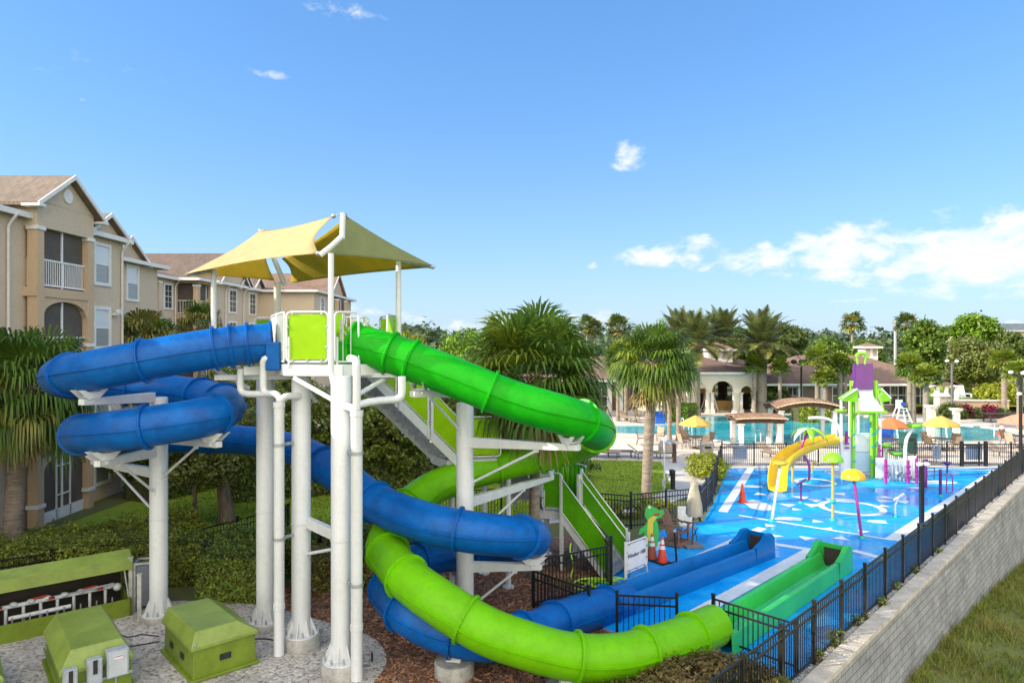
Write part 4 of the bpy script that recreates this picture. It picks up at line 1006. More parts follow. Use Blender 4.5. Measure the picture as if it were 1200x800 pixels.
for (u, v) in ((None, wd * .35), (None, wd * .72)): b.prism([Q(-.004, v - .09, .28), Q(-.004, v + .09, .28), Q(-.004, v + .09, .40), Q(-.004, v - .09, .40)], Q(-.01, 0) - Q(0, 0))
b.prism([Q(ln * .5 - .11, -.004, .3), Q(ln * .5 + .11, -.004, .3), Q(ln * .5 + .11, -.004, .42), Q(ln * .5 - .11, -.004, .42)], Q(0, -.01) - Q(0, 0))
b.build('vent', M['blackp'], r_)
b = MB(); b.sphere(Q(.04, -.02, .75), .03, 8, 6); b.build('latch', M['galv'], r_)
s0 = V((-8.22, 12.45, 0)); sr = V((-7.45, 13.1, 0)); a1 = math.atan2(sr.y - s0.y, sr.x - s0.x)
r_, Q = pump_box('green pump cover with hipped lid and grey electric boxes on its end', (s0.x, s0.y), a1, 1.15, 2.35, .62, 1.0, (.10, .10), (.16, .16))
b = MB(); b.bar(Q(-.03, 0, .34), Q(-.03, 2.3, .34), .03, .03); b.build('side_ledge', M['pumpg'], r_)
def ebox(u, z, w_, h_, d_, label, slot):
    c = Q(u, -.04 - d_ / 2, z); root = thing('electric_box', label, 'electric box', (c.x, c.y, 0))
    b = MB(); b.box(c, (w_, d_, h_), a1); o = b.build('box_body', M['grey'], root, bevel=.01)
    b = MB(); b.box(Q(u, -.05 - d_, z), (w_ * .86, .02, h_ * .9), a1); b.build('box_cover', mat('grey_cover', (.47, .51, .53), .4, .1, 4) if slot == 0 else M['grey'], root, bevel=.006)
    b = MB(); b.box(Q(u, -.066 - d_, z + (.1 if slot else h_ * .25)), (w_ * (.3 if slot else .42), .012, h_ * (.55 if slot else .12)), a1); b.build('switch_handle' if slot else 'warning_label', M['blackp'] if slot else M['pwhite'], root)
    if not slot:
        b = MB(); b.box(Q(u, -.074 - d_, z + h_ * .285), (w_ * .4, .006, h_ * .025), a1); b.build('red_stripe', M['redv'], root)
    b = MB(); b.tube([Q(u, -.02, z - h_ / 2), Q(u, -.02, .05)], .02, 8); b.build('conduit', M['grey'], root)
ebox(.12, .50, .22, .50, .16, 'small grey switch box nearest the corner of the green pump cover', 1)
ebox(.50, .60, .24, .46, .18, 'grey switch box in the middle of the three on the green pump cover', 1)
ebox(.87, .66, .36, .50, .2, 'larger grey cabinet with a warning label on the green pump cover', 0)
b = MB(); b.box(Q(.6, -.02, .36), (1.1, .03, .05), a1); b.build('mounting_rail', M['galv'], r_)
pump_box('small green pump cover cut off at the bottom left corner of the photo', (-10.1, 11.85), a1, 1.0, 1.6, .5, .85, (.1, .1), (.2, .2))
# open valve vault
v0 = G(154, 721); va = math.atan2(1.6, 1.94)
Q = oriented((v0.x, v0.y), va)       # u runs back along the front edge (negative to the left), v goes away
vt = thing('valve_vault', 'long green valve box with its lid propped open over white pipes', 'valve box', (v0.x, v0.y, 0))
Lv = 3.6
b = MB()
for (u0, v0_, u1, v1_) in ((-Lv, 0, 0, .04), (-Lv, 1.1, 0, 1.14), (-Lv, 0, -Lv + .04, 1.14), (-.04, 0, 0, 1.14)):
    b.prism([Q(u0, v0_, 0), Q(u1, v0_, 0), Q(u1, v1_, 0), Q(u0, v1_, 0)], Zv * (.42 if v0_ < 1 else .75))
b.build('box_body', M['pumpg'], vt)
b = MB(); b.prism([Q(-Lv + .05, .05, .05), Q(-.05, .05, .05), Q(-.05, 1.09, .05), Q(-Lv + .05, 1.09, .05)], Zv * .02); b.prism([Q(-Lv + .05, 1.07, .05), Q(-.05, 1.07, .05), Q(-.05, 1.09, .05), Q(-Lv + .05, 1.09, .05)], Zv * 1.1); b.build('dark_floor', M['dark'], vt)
b = MB(); prof = [(.12, 1.10), (.20, 1.36), (.52, 1.52), (1.2, .78)]
for (p, q) in zip(prof[:-1], prof[1:]):
    n2 = V((q[1] - p[1], 0, -(q[0] - p[0]))).normalized() * .04
    b.prism([Q(-Lv - .05, p[0], p[1]), Q(-Lv - .05, q[0], q[1]), Q(-Lv - .05, q[0] + n2.x, q[1] + n2.z), Q(-Lv - .05, p[0] + n2.x, p[1] + n2.z)], Q(Lv + .1, 0) - Q(0, 0), mi=1 if p[0] == .20 else 0)
for u in (-Lv - .04, .03):
    b.prism([Q(u, v_, z_) for v_, z_ in prof] + [Q(u, .7, .95)], Q(.03, 0) - Q(0, 0))
b.build('open_lid', [M['pumpg'], M['pumpt']], vt, bevel=.008)
b = MB(); b.tube([Q(-.12, .2, 1.1), Q(-.05, .06, .45)], .018, 8); b.tube([Q(-Lv + .12, .2, 1.1), Q(-Lv + .05, .06, .45)], .018, 8); b.build('lid_strut', M['galv'], vt)
pv = MB(); rv = MB(); gv_ = MB()
for (v_, z_, u0, u1) in ((.62, .62, -3.2, -.3), (.45, .40, -2.4, -1.2)):
    pv.tube([Q(u0, v_, z_), Q(u1, v_, z_)], .05, 10)
for i in range(9):
    u = -3.1 + i * .33; pv.tube([Q(u, .62, .62), Q(u, .62, .12)], .035, 8); pv.sphere(Q(u + .14, .60, .66), .07, 8, 6, sq=(1.4, 1, .8))
    if i % 3 == 1: rv.tube([Q(u - .15, .60, .70), Q(u + .12, .60, .72)], .025, 6); rv.lathe([(.06, .66), (.06, .70)], Q(u + .2, .45, 0), 10)
    gv_.tube([Q(u + .1, .3, .1), Q(u + .1, .3, .45)], .018, 6)
pv.sphere(Q(-.22, .5, .62), .1, 10, 8); rv.tube([Q(-3.5, .35, .33), Q(-2.9, .35, .33)], .03, 8)
gv_.tube([Q(-2.2, .8, .55), Q(-.35, .4, .75)], .022, 6)
pv.build('white_pipes', M['pvc'], vt); rv.build('red_valves', M['redv'], vt); gv_.build('thin_pipes', M['galv'], vt)
# equipment rack + cabinet by column A
c = P(170, 688, 17.2); c = V((c.x, c.y, 0))
er = thing('equipment_cabinet', 'grey louvred cabinet standing behind the white column by the gravel', 'cabinet', c)
b = MB(); b.box(c + Zv * .62, (.36, .42, 1.0), .3); b.build('cabinet_body', mat('slate_cabinet', (.16, .18, .21), .6, .15, 3), er, bevel=.01)
b = MB()
for dx in (-.19, .19):
    for dy in (-.22, .22): b.box(c + Matrix.Rotation(.3, 3, 'Z') @ V((dx, dy, .6)), (.05, .05, 1.2), .3)
for dy in (-.22, .22): b.bar(c + Matrix.Rotation(.3, 3, 'Z') @ V((-.19, dy, 1.18)), c + Matrix.Rotation(.3, 3, 'Z') @ V((.19, dy, 1.18)), .04, .05)
for dx in (-.19, .19): b.bar(c + Matrix.Rotation(.3, 3, 'Z') @ V((dx, -.22, 1.18)), c + Matrix.Rotation(.3, 3, 'Z') @ V((dx, .22, 1.18)), .04, .05)
b.build('cabinet_frame', M['gpost'], er)
for (px, d, h_, label) in ((153.5, 16.9, 1.35, 'thin weathered grey post between the open valve box and cabinet'), (163.5, 16.4, 1.1, 'broad weathered grey post in front of the louvred cabinet')):
    p = P(px, 700, d); root = thing('timber_post', label, 'post', (p.x, p.y, 0))
    b = MB(); b.box((p.x, p.y, h_ / 2), (.09, .11, h_), .3); b.build('post_shaft', M['gpost'], root, bevel=.008)
    b = MB(); b.box((p.x, p.y, h_ + .012), (.11, .13, .024), .3); b.build('post_cap', M['gpost'], root)
# cables on the gravel
for (pts, label) in (([(130, 738), (150, 746), (165, 743), (186, 745)], 'thin black cable on the gravel running to the square pump cover'), ([(147, 758), (165, 755), (187, 751)], 'short black cable between the two green pump covers'), ([(297, 748), (312, 748), (322, 750)], 'black cable curling on the gravel by the thin pipe')):
    b = MB(); b.tube(spline([G(*p, .025) for p in pts], .1), .014, 6)
    tag(b.build('cable', M['blackp']), label, 'cable')
b = MB(); p = G(436, 775); b.tube([(p.x, p.y, 0), (p.x, p.y, .2)], .02, 8); tag(b.build('drain_stub', M['blackp']), 'short black pipe stub sticking out of the gravel edge', 'pipe')
# ================================================================== SPLASH PAD FEATURES
Z0 = .014
def at(px, py): return G(px, py, Z0)
def foot(b, c, r=.13): b.lathe([(r, Z0), (r * .9, Z0 + .05), (r * .45, Z0 + .08)], (c.x, c.y, 0), 14)
def pole(root, pts, r, m_, name='pole', n=12): b = MB(); b.tube(spline(pts, .12), r, n); return b.build(name, m_, root)
def toward(px, py, d): return P(px, py, d)
# palm shaped spray
c = at(948, 564); root = thing('spray_feature', 'purple palm shaped water spray with lime and white leaves', 'spray feature', c)
top = P(948, 505, c.y)
pole(root, [c, c + V((.0, 0, .8)), V((c.x - .35, c.y, 1.6)), V((c.x - .05, c.y, 2.35)), top], .055, M['magenta'])
b = MB(); foot(b, c); b.build('base', M['teal'], root)
for i in range(6):
    a = i * PI / 3 + .3; e = V((math.cos(a), math.sin(a), 0)); n = V((-e.y, e.x, 0)); b = MB(); vs = []
    for k, (rr, zz, ww) in enumerate(((0, .10, .06), (.25, .16, .16), (.5, .08, .17), (.72, -.12, .10), (.86, -.38, .02))):
        q = top + e * rr + V((0, 0, zz)); vs += [q - n * ww + V((0, 0, -.05)), q, q + n * ww + V((0, 0, -.05))]
    b.add(vs, [(3 * k + q, 3 * k + 1 + q, 3 * k + 4 + q, 3 * k + 3 + q) for k in range(4) for q in (0, 1)], 0, True)
    b.build('plastic_leaf', M['limep'] if i % 3 else M['pwhite'], root, solid=.02)
# leaning white pole with yellow nozzle
c = at(904.5, 610); tp = P(914.5, 545, c.y + .3); root = thing('spray_feature', 'leaning white spray pole with a yellow scooped head', 'spray feature', c)
pole(root, [c, c * .5 + tp * .5, tp], .05, M['white']); b = MB(); foot(b, c); b.build('base', M['teal'], root)
b = MB(); b.lathe([(.03, -.02), (.22, .02), (.30, .10), (.24, .16), (.06, .12)], tp, 16); b.tube(spline([tp, tp + V((-.12, 0, .14)), tp + V((-.3, -.1, .02))], .05), .05, 8); b.build('spray_head', M['yellow'], root)
# mushrooms
def mushroom(px, py, tx, ty, d, r, mp, mc, label, dd=0):
    c = at(px, py); tp = P(tx, ty, c.y + dd); root = thing('water_mushroom', label, 'water mushroom', c)
    pole(root, [c, c * .5 + tp * .5, tp], .05, mp); b = MB(); foot(b, c); b.build('base', M['teal'], root)
    b = MB(); n = 16; pr = [(r, -.02), (r * 1.02, .02), (r * .9, .14), (r * .6, .25), (r * .25, .30), (.02, .31)]
    b.lathe(pr, tp - V((0, 0, .12)), n, caps=False); b.lathe([(r * .98, -.02), (r * .55, .16), (.05, .22)], tp - V((0, 0, .12)), n, caps=False)
    o = b.build('cap', mc, root)
    b = MB()
    for k in range(8):
        a = 2 * PI * k / 8; e = V((math.cos(a), math.sin(a), 0)); b.tube([tp - V((0, 0, .12)) + e * rr * 1.01 + V((0, 0, zz)) for rr, zz in pr[1:]], .012, 5)
    b.build('ribs', mc, o); return root, c, tp
mr_, c, tp = mushroom(976, 609, 976, 536, 0, .36, M['tan'], M['limep'], 'lime water mushroom on a tan pole with a teal ball')
b = MB(); b.sphere(c + (tp - c) * .30, .11, 12, 8); b.build('ball', M['teal'], mr_)
mushroom(1010, 630, 1000, 556, 0, .40, M['magenta'], M['yellow'], 'yellow water mushroom on a leaning purple pole', .4)
# small jets
def jet(px, py, h_, m_, label, dx=.12, head='t'):
    c = at(px, py); root = thing('water_jet', label, 'water jet', c); tp = c + V((dx, 0, h_))
    pole(root, [c, c + V((0, 0, h_ * .6)), tp], .04, m_); b = MB(); foot(b, c, .1); b.build('base', M['teal'], root)
    b = MB()
    if head == 't': b.tube([tp + V((-.22, -.05, -.1)), tp + V((.22, .05, .12))], .045, 10)
    elif head == 'cup': b.lathe([(.05, -.1), (.2, .04), (.22, .08), (.0001, .06)], tp, 14)
    else: b.tube([tp, tp + V((.4, 0, -.1))], .04, 8)
    b.build('nozzle', m_, root)
jet(938.6, 589, .85, M['purple'], 'short purple water jet with a slanted nozzle', .02)
jet(1049, 605, .75, M['pwhite'], 'white bent water jet near the front of the pad', .14)
jet(1110, 556, .55, M['purple'], 'small purple cup jet at the back of the pad', 0, 'cup')
jet(952, 554, .55, M['tan'], 'small tan post jet behind the yellow slide', 0, 'x')
for (px, py, h_, label) in ((1102, 581, 1.15, 'lone purple post jet with a pink hoop beside it'),):
    c = at(px, py); root = thing('water_jet', label, 'water jet', c); b = MB(); b.tube([c, c + V((0, 0, h_))], .06, 10); b.build('pole', M['purple'], root)
    b = MB(); foot(b, c); b.build('base', M['teal'], root)
    b = MB(); h0 = c + V((.25, -.02, .15)); b.tube(spline([h0, h0 + V((.02, 0, .7)), h0 + V((.12, 0, .8)), h0 + V((.24, 0, .75)), h0 + V((.26, 0, .05)), h0 + V((.1, 0, 0))], .06), .025, 6, closed=True); b.build('hoop', M['magenta'], root)
c = at(1085, 571); root = thing('water_jet', 'tall purple post with a dark hoop at the back of the pad', 'water jet', c)
b = MB(); b.tube([c, c + V((0, 0, 1.3))], .06, 10); b.build('pole', M['purple'], root)
b = MB(); h0 = c + V((.12, 0, .35)); b.tube([h0, h0 + V((.25, 0, 0)), h0 + V((.28, 0, .55)), h0 + V((0, 0, .58))], .02, 6); b.build('hoop', M['blackp'], root)
# black light post by the wall fence
c = W(9.0, -.25); c = at(1080, 616); lp = thing('lamp_post', 'black square post with white floodlights by the fence corner', 'lamp post', c)
b = MB(); b.box(c + V((0, 0, 1.1)), (.13, .13, 2.2)); b.build('post', M['black'], lp)
b = MB()
for dx in (-.12, .14): b.sphere(c + V((dx, -.08, 2.25)), .1, 10, 8, sq=(1.2, 1, .8))
b.box(c + V((0, 0, 2.2)), (.3, .08, .06)); b.build('floodlight_heads', M['white'], lp)
# ------------------------------------------------------------------ play structure
D = 33.2
def X(px, d=D): return (px - 600) / 800 * d
def Zp(py, d=D): return CAM_Z - (py - 400) / 800 * d
ps = thing('play_structure', 'lime and white splash play tower with a purple top bucket chute', 'play structure', (X(1010), D + .6, Z0))
for (px, y) in ((1000, D), (1021.5, D), (1024.5, D + .25), (997.5, D + 1.3), (1027, D + 1.3)):
    b = MB(); b.tube([(X(px, y), y, Z0), (X(px, y), y, Zp(446, y))], .075, 12); b.lathe([(.16, Z0), (.14, Z0 + .07), (.08, Z0 + .1)], (X(px, y), y, 0), 12, mi=1)
    for zz in (.9, 1.6, 2.2): b.box((X(px, y), y - .07, zz), (.12, .06, .1), mi=1)
    b.build('lime_post', [M['limepost'], M['teal']], ps)
for px, y in ((986, D - .1), (1031.5, D), (1006, D + 2.2), (1022, D + 2.2), (996, D + 2.2)):
    b = MB(); b.tube([(X(px, y), y, Z0), (X(px, y), y, Zp(466, y))], .07, 12); b.build('white_post', M['white'], ps)
# purple chute, white fan
y = D - .25; yt = y + .3; tl_, tr2 = (X(1003, yt), yt, Zp(426, yt)), (X(1022.5, yt), yt, Zp(426, yt)); bl_, br_ = (X(1001.5, y), y, Zp(456, y)), (X(1023, y), y, Zp(456, y))
b = MB(); b.add([tl_, tr2, br_, bl_], [(0, 1, 2, 3)])
b.add([tl_, bl_, (bl_[0], y + .3, bl_[2]), (tl_[0], yt + .25, tl_[2])], [(0, 1, 2, 3)]); b.add([tr2, br_, (br_[0], y + .3, br_[2]), (tr2[0], yt + .25, tr2[2])], [(3, 2, 1, 0)])
b.build('purple_chute', M['purple'], ps, solid=.05)
b = MB(); b.add([(X(1003.5), y + .1, Zp(456)), (X(1020.5), y + .1, Zp(456)), (X(1020), y, Zp(464)), (X(1028), y - .35, Zp(480)), (X(998), y - .35, Zp(480)), (X(1004), y, Zp(464))], [(0, 1, 2, 5), (5, 2, 3, 4)]); b.build('fan_panel', M['pwhite'], ps, solid=.04)
b = MB(); b.bar((X(996), y - .36, Zp(481)), (X(1031), y - .36, Zp(481)), .14, .1)
for (a, c_) in (((X(1000.5), Zp(456)), (X(998), Zp(480))), ((X(1024), Zp(456)), (X(1028), Zp(480)))): b.bar((a[0], y - .1, a[1]), (c_[0], y - .36, c_[1]), .06, .06)
b.tube(spline([(X(1000), D, Zp(490)), (X(1006), D, Zp(484)), (X(1016), D, Zp(484)), (X(1022), D, Zp(490))], .1), .04, 8)
b.tube([(X(1005, yt), yt, Zp(427, yt)), (X(1004, yt), yt, Zp(416, yt))], .05, 8); b.tube([(X(1013.5, yt), yt, Zp(427, yt)), (X(1015, yt), yt, Zp(416, yt))], .05, 8)
b.build('lime_trim', M['limepost'], ps)
b = MB(); b.tube(spline([(X(1003, yt), yt, Zp(418, yt)), (X(1006, yt), yt, Zp(414.5, yt)), (X(1013, yt), yt, Zp(414.5, yt)), (X(1017, yt), yt, Zp(418, yt))], .05), .09, 8); b.build('top_handle', M['limep'], ps)
for (xa, za, xb, zb) in ((X(981), Zp(467), X(998), Zp(456)), (X(1037), Zp(467), X(1026), Zp(456))):
    b = MB(); b.prism([(xa, D - .5, za), (xb, D - .5, zb), (xb, D - .1, zb), (xa, D - .1, za)], (0, 0, .05), mi=0); b.prism([(xa, D - .53, za + .06), (xb, D - .53, zb + .06), (xb, D - .53, za - .12), (xa, D - .53, za - .06)], (0, .03, 0), mi=0); b.bar((xa, D - .55, za + .07), (xb, D - .55, zb + .07), .05, .05, mi=1)
    b.build('wing_roof', [M['limep'], M['pwhite']], ps)
def pan(name, px0, px1, py0, py1, y, m_, mi=0, th=.05):
    b = MB(); b.box(((X(px0, y) + X(px1, y)) / 2, y, (Zp(py0, y) + Zp(py1, y)) / 2), (X(px1, y) - X(px0, y), th, Zp(py0, y) - Zp(py1, y))); return b.build(name, m_, ps, bevel=.02)
pan('white_panel', 1002, 1019, 507, 529, D + .3, M['pwhite']); pan('white_panel', 983, 998, 511, 552, D + .1, M['pwhite']); pan('white_panel', 1026, 1037, 536, 560, D - .4, M['pwhite'])
pan('pale_blue_panel', 1001, 1023, 529, 553, D + .35, M['pblue']); pan('pale_blue_panel', 1036, 1066, 538, 563, D - .2, M['pblue']); pan('white_panel', 1064, 1074, 534, 560, D - .3, M['pwhite'])
b = MB(); b.box(((X(985) + X(1075)) / 2, D + .9, Zp(557, D + .9)), (X(1072) - X(988), 2.2, .08)); b.build('play_deck', M['galv'], ps)
for px, py0, py1, y in ((1038, 538, 578, D - 1.1), (1064, 539, 578, D - 1), (1074, 537, 580, D - 1), (992, 505, 520, D + .05), (1031, 520, 536, D)):
    b = MB(); b.tube([(X(px, y), y, Z0 if py1 > 570 else Zp(py1, y)), (X(px, y), y, Zp(py0, y))], .07, 10)
    for zz in (.3, .6, .8): b.box((X(px, y), y - .05, Zp(py0, y) - zz), (.2, .06, .08))
    b.build('magenta_post', M['magenta'], ps)
for px, py, y, r in ((985.5, 481, D - .2, .3), (1038, 522, D + .5, .34), (1050, 531, D + .3, .38)):
    b = MB(); q = V((X(px, y), y, Zp(py, y)))
    b.lathe([(.04, -.12), (r * .7, -.06), (r, .06), (r * .9, .07), (.05, -.03)], q, 14)
    b.build('lime_flower', M['limep'], ps)
    if px > 1000: b = MB(); b.tube([q - V((0, 0, .1)), (q.x, q.y, Zp(540, y))], .06, 10); b.build('flower_stem', M['white'], ps)
b = MB(); b.tube(spline([P(1061, 545, D - .2), P(1061, 525, D - .2), P(1063, 513, D - .2), P(1069, 502, D - .2)], .1), .08, 12); b.build('curved_stem', M['white'], ps)
b = MB(); q = P(1072, 498.5, D - .2); b.lathe([(.05, -.12), (.25, -.1), (.36, .0), (.3, .1), (.04, .06)], q, 14); o = b.build('lime_flower', M['limep'], ps)
b = MB(); b.tube(spline([P(948, 489.5, D), P(962, 489.5, D), P(975, 493, D), P(984, 503, D), P(986.5, 525, D)], .1), .08, 12); b.build('curved_stem', M['white'], ps)
# yellow slide of the structure
sp_ = [P(984, 518, D + .3), P(965, 521, D + .2), P(945, 527, D - .2), P(927, 536, D - .9), P(916, 547, D - 1.7), P(912, 560, D - 2.3), P(911, 574, D - 2.9)]
sp_ = spline(sp_, .15); b = MB(); k = len(sp_); vs = []
pr = [(-.42, .36), (-.37, .38), (-.34, .12), (-.15, .02), (.15, .02), (.34, .12), (.37, .38), (.42, .36), (.38, .0), (.15, -.08), (-.15, -.08), (-.38, .0)]
for i in range(k):
    t, sd, up = frame(sp_, i)
    for (u, z) in pr: vs.append(sp_[i] + sd * u + V((0, 0, z)))
n = len(pr); b.add(vs, [(i * n + j, i * n + (j + 1) % n, (i + 1) * n + (j + 1) % n, (i + 1) * n + j) for i in range(k - 1) for j in range(n)], 0, True)
b.add(vs[-n:], [tuple(range(n))]); b.build('yellow_slide', M['yellow'], ps)
b = MB(); b.tube([(sp_[k // 2].x, sp_[k // 2].y, Z0), (sp_[k // 2].x, sp_[k // 2].y, sp_[k // 2].z)], .06, 10); b.build('slide_leg', M['tan'], ps)
# clutter under the deck (valves and wheels)
b = MB()
for i in range(9):
    px = 1030 + i * 4.5; b.sphere((X(px), D - .6 + (i % 3) * .2, .3 + .12 * (i % 2)), .1, 8, 6); b.tube([(X(px), D - .5, Z0), (X(px), D - .5, .9)], .03, 6)
b.build('water_wheels', M['grey'], ps)
# ------------------------------------------------------------------ things by the stairs
M['gator_g'] = mat('gator_green', (.06, .48, .10), .4, .08, 3); M['gator_y'] = mat('gator_belly', (.70, .60, .08), .4, .08, 3)
c = G(763, 645); al = thing('height_sign', 'green upright alligator shaped board standing in front of the fence', 'height sign', c)
def cut(pts, m_, y, name, d=.03):
    b = MB(); b.prism([(c.x + u, c.y + y, z) for u, z in pts], (0, d, 0)); return b.build(name, m_, al, bevel=.006)
cut([(-.16, .15), (-.06, .0), (.12, 0), (.2, .18), (.26, .5), (.22, .85), (.16, 1.0), (.32, 1.06), (.42, 1.2), (.40, 1.32), (.22, 1.3), (.05, 1.42), (-.08, 1.48), (-.18, 1.36), (-.2, 1.12), (-.12, .95), (-.22, .78), (-.36, .7), (-.42, .5), (-.32, .52), (-.2, .62), (-.24, .4)], M['gator_g'], 0, 'board')
cut([(-.12, .35), (.0, .28), (.06, .6), (.06, .9), (.14, 1.02), (.2, 1.08), (.06, 1.12), (-.1, 1.0), (-.13, .7)], M['gator_y'], -.012, 'belly', .011)
cut([(.08, 1.12), (.26, 1.14), (.3, 1.2), (.1, 1.2)], M['redv'], -.01, 'mouth', .009); cut([(-.1, 1.36), (-.02, 1.34), (-.02, 1.44), (-.08, 1.45)], M['pwhite'], -.011, 'eye', .01)
cut([(-.24, -.0), (.34, .0), (.34, .28), (-.24, .28)], M['pblue'], .04, 'stand_board', .02)
def cone(px, py, label, m_):
    c = G(px, py, Z0); r_ = thing('traffic_cone', label, 'cone', c)
    b = MB(); b.box(c + V((0, 0, .02)), (.40, .40, .04), .6); b.build('rubber_base', M['blackp'], r_, bevel=.01)
    b = MB(); prof = [(.155, .04), (.035, .76)]
    def rr(z): return .155 - .12 * (z - .04) / .72
    b.lathe([(rr(.04), .04), (rr(.77), .77), (rr(.77) * .7, .775)], c, 20); o = b.build('cone_body', m_, r_)
    for (z0, z1) in ((.42, .52), (.58, .70)):
        b = MB(); b.lathe([(rr(z0) + .004, z0), (rr(z1) + .004, z1)], c, 20, caps=False); b.build('white_band', M['pwhite'], o)
    return r_
cone(764, 655, 'dull brick coloured cone with two white bands by the white gate', M['cone_r'])
cone(776, 659, 'bright red orange cone with two white bands beside the duller one', M['cone'])
c = G(870, 588, Z0); r_ = thing('traffic_cone', 'plain orange cone standing out on the wet blue pad', 'cone', c)
b = MB(); b.box(c + V((0, 0, .02)), (.36, .36, .04), .3); b.build('rubber_base', M['cone'], r_); b = MB(); b.lathe([(.15, .04), (.04, .75), (.03, .76)], c, 18); b.build('cone_body', M['cone'], r_)
# stanchion
c = G(793, 661, Z0); r_ = thing('stanchion', 'black stanchion post leaning beside the two road cones', 'stanchion', c)
b = MB(); b.tube([c, c + V((-.07, 0, .98))], .032, 10); b.build('post', M['black'], r_); b = MB(); b.lathe([(.19, Z0), (.19, .05), (.05, .07)], (c.x, c.y, 0), 18); b.build('base', M['blackp'], r_)
b = MB(); b.sphere(c + V((-.07, 0, 1.0)), .05, 10, 8); b.build('head', M['galv'], r_)
b = MB(); b.bar(G(800, 660, .03), G(815, 653, .03), .22, .04); tag(b.build('rubber_mat', M['blackp']), 'dark rubber strip lying across the white line by the stanchion', 'mat')
# big lifeguard adirondack chair
c = G(791, 637, Z0); ch = thing('adirondack_chair', 'oversized brown plastic adirondack chair beside the fence', 'chair', c)
Mz = Matrix.Rotation(R(48), 3, 'Z'); KC = .72
def L3(u, v, z): return c + Mz @ V((u * KC, v * KC, z * KC))
b = MB()
for i in range(5):
    u = (i - 2) * .15; hh = 1.55 - .09 * abs(i - 2) ** 1.5; b.prism([L3(u - .07, .15, .42), L3(u + .07, .15, .42), L3(u + .07, .48, hh), L3(u, .5, hh + .04), L3(u - .07, .48, hh)], Mz @ V((0, .025, 0)))
b.build('slat_back', M['wood'], ch)
b = MB()
for i in range(5): b.bar(L3(-.38, -.45 + i * .14, .62 - i * .05), L3(.38, -.45 + i * .14, .62 - i * .05), .09, .025)
b.build('seat', M['wood'], ch)
for sg in (-1, 1):
    b = MB(); b.prism([L3(sg * .52 - .09, -.55, .92), L3(sg * .52 + .09, -.55, .92), L3(sg * .52 + .07, .45, .92), L3(sg * .52 - .05, .45, .92)], V((0, 0, .04))); b.build('armrest', M['wood'], ch)
    b = MB(); b.bar(L3(sg * .46, -.42, .0), L3(sg * .46, -.42, .92), .04, .11); b.build('leg', M['wood'], ch)
    b = MB(); b.bar(L3(sg * .42, -.42, .62), L3(sg * .42, .6, .04), .03, .11); b.build('leg', M['wood'], ch)
b = MB(); b.box(L3(0, -.1, .1), (.8, .65, .12), R(48)); b.build('plinth', M['wood'], ch, bevel=.02)
# folding sling chair behind it and the closed parasol
c = G(806, 631, Z0); r_ = thing('folding_chair', 'dark framed grey sling chair half hidden behind the brown chair', 'chair', c)
b = MB()
for sg in (-1, 1):
    b.tube([c + V((sg * .26, -.25, 0)), c + V((sg * .26, .3, .5)), c + V((sg * .26, .45, 1.0))], .016, 8); b.tube([c + V((sg * .26, .3, 0)), c + V((sg * .26, -.28, .45))], .016, 8); b.tube([c + V((sg * .26, -.28, .6)), c + V((sg * .26, .35, .6))], .016, 8)
b.build('frame', M['black'], r_)
b = MB(); b.add([c + V((-.25, -.28, .44)), c + V((.25, -.28, .44)), c + V((.25, .25, .42)), c + V((-.25, .25, .42)), c + V((.25, .45, 1.0)), c + V((-.25, .45, 1.0))], [(0, 1, 2, 3), (3, 2, 4, 5)]); b.build('sling', M['grey'], r_, solid=.01)
c = G(811, 640, Z0); r_ = thing('closed_parasol', 'closed cream parasol on a square weighted base by the fence', 'parasol', c)
b = MB(); b.tube([c, c + V((.08, 0, 2.2))], .025, 10); b.build('pole', M['bronze'], r_)
b = MB(); b.box(c + V((0, 0, .04)), (.62, .55, .07), .2); b.build('base', mat('grey_base', (.22, .20, .20), .7, .2, 4), r_, bevel=.01)
b = MB(); tpz = c + V((.07, 0, 0)); nn_ = 20; vs = []
for (r0, z) in ((.02, 2.25), (.06, 2.16), (.13, 2.05), (.10, 1.99), (.14, 1.8), (.22, 1.35), (.235, 1.05), (.21, .98)):
    for j in range(nn_): a = 2 * PI * j / nn_; q = r0 * (1 + (.16 if j % 2 else -.14)); vs.append(tpz + V((q * math.cos(a), q * math.sin(a), z + (.05 if (j % 4 == 1 and z < 1) else 0))))
b.add(vs, [(i * nn_ + j, i * nn_ + (j + 1) % nn_, (i + 1) * nn_ + (j + 1) % nn_, (i + 1) * nn_ + j) for i in range(7) for j in range(nn_)], 0, True); b.build('folded_canopy', M['u_wht'], r_)
# lime hose
p0 = G(665, 700); pts = [V((1.55, 19.95, 1.25)), V((1.52, 19.9, .9)), V((1.65, 19.85, .6)), V((1.5, 19.8, .25))]
h0 = P(669, 636, 19.2); hp = [h0, P(668, 645, 19.1), P(672, 662, 19.0), P(669, 674, 18.9), P(667, 690, 18.6), G(672, 699, .03)]
r2 = random.Random(4); cc = G(707, 688)
for i in range(46):
    a = i * .82; rr = .28 + .22 * r2.random(); hp.append(V((cc.x + rr * 1.5 * math.cos(a) - .2 * math.sin(i), cc.y + rr * math.sin(a), .03 + .012 * (i % 9))))
b = MB(); b.tube(spline(hp, .07), .019, 7); tag(b.build('garden_hose', M['hose']), 'bright lime hose hung over the fence and coiled on the ground', 'hose')
# ================================================================== POOL DECK
ZD = .016
def gd(px, py): return G(px, py, ZD)
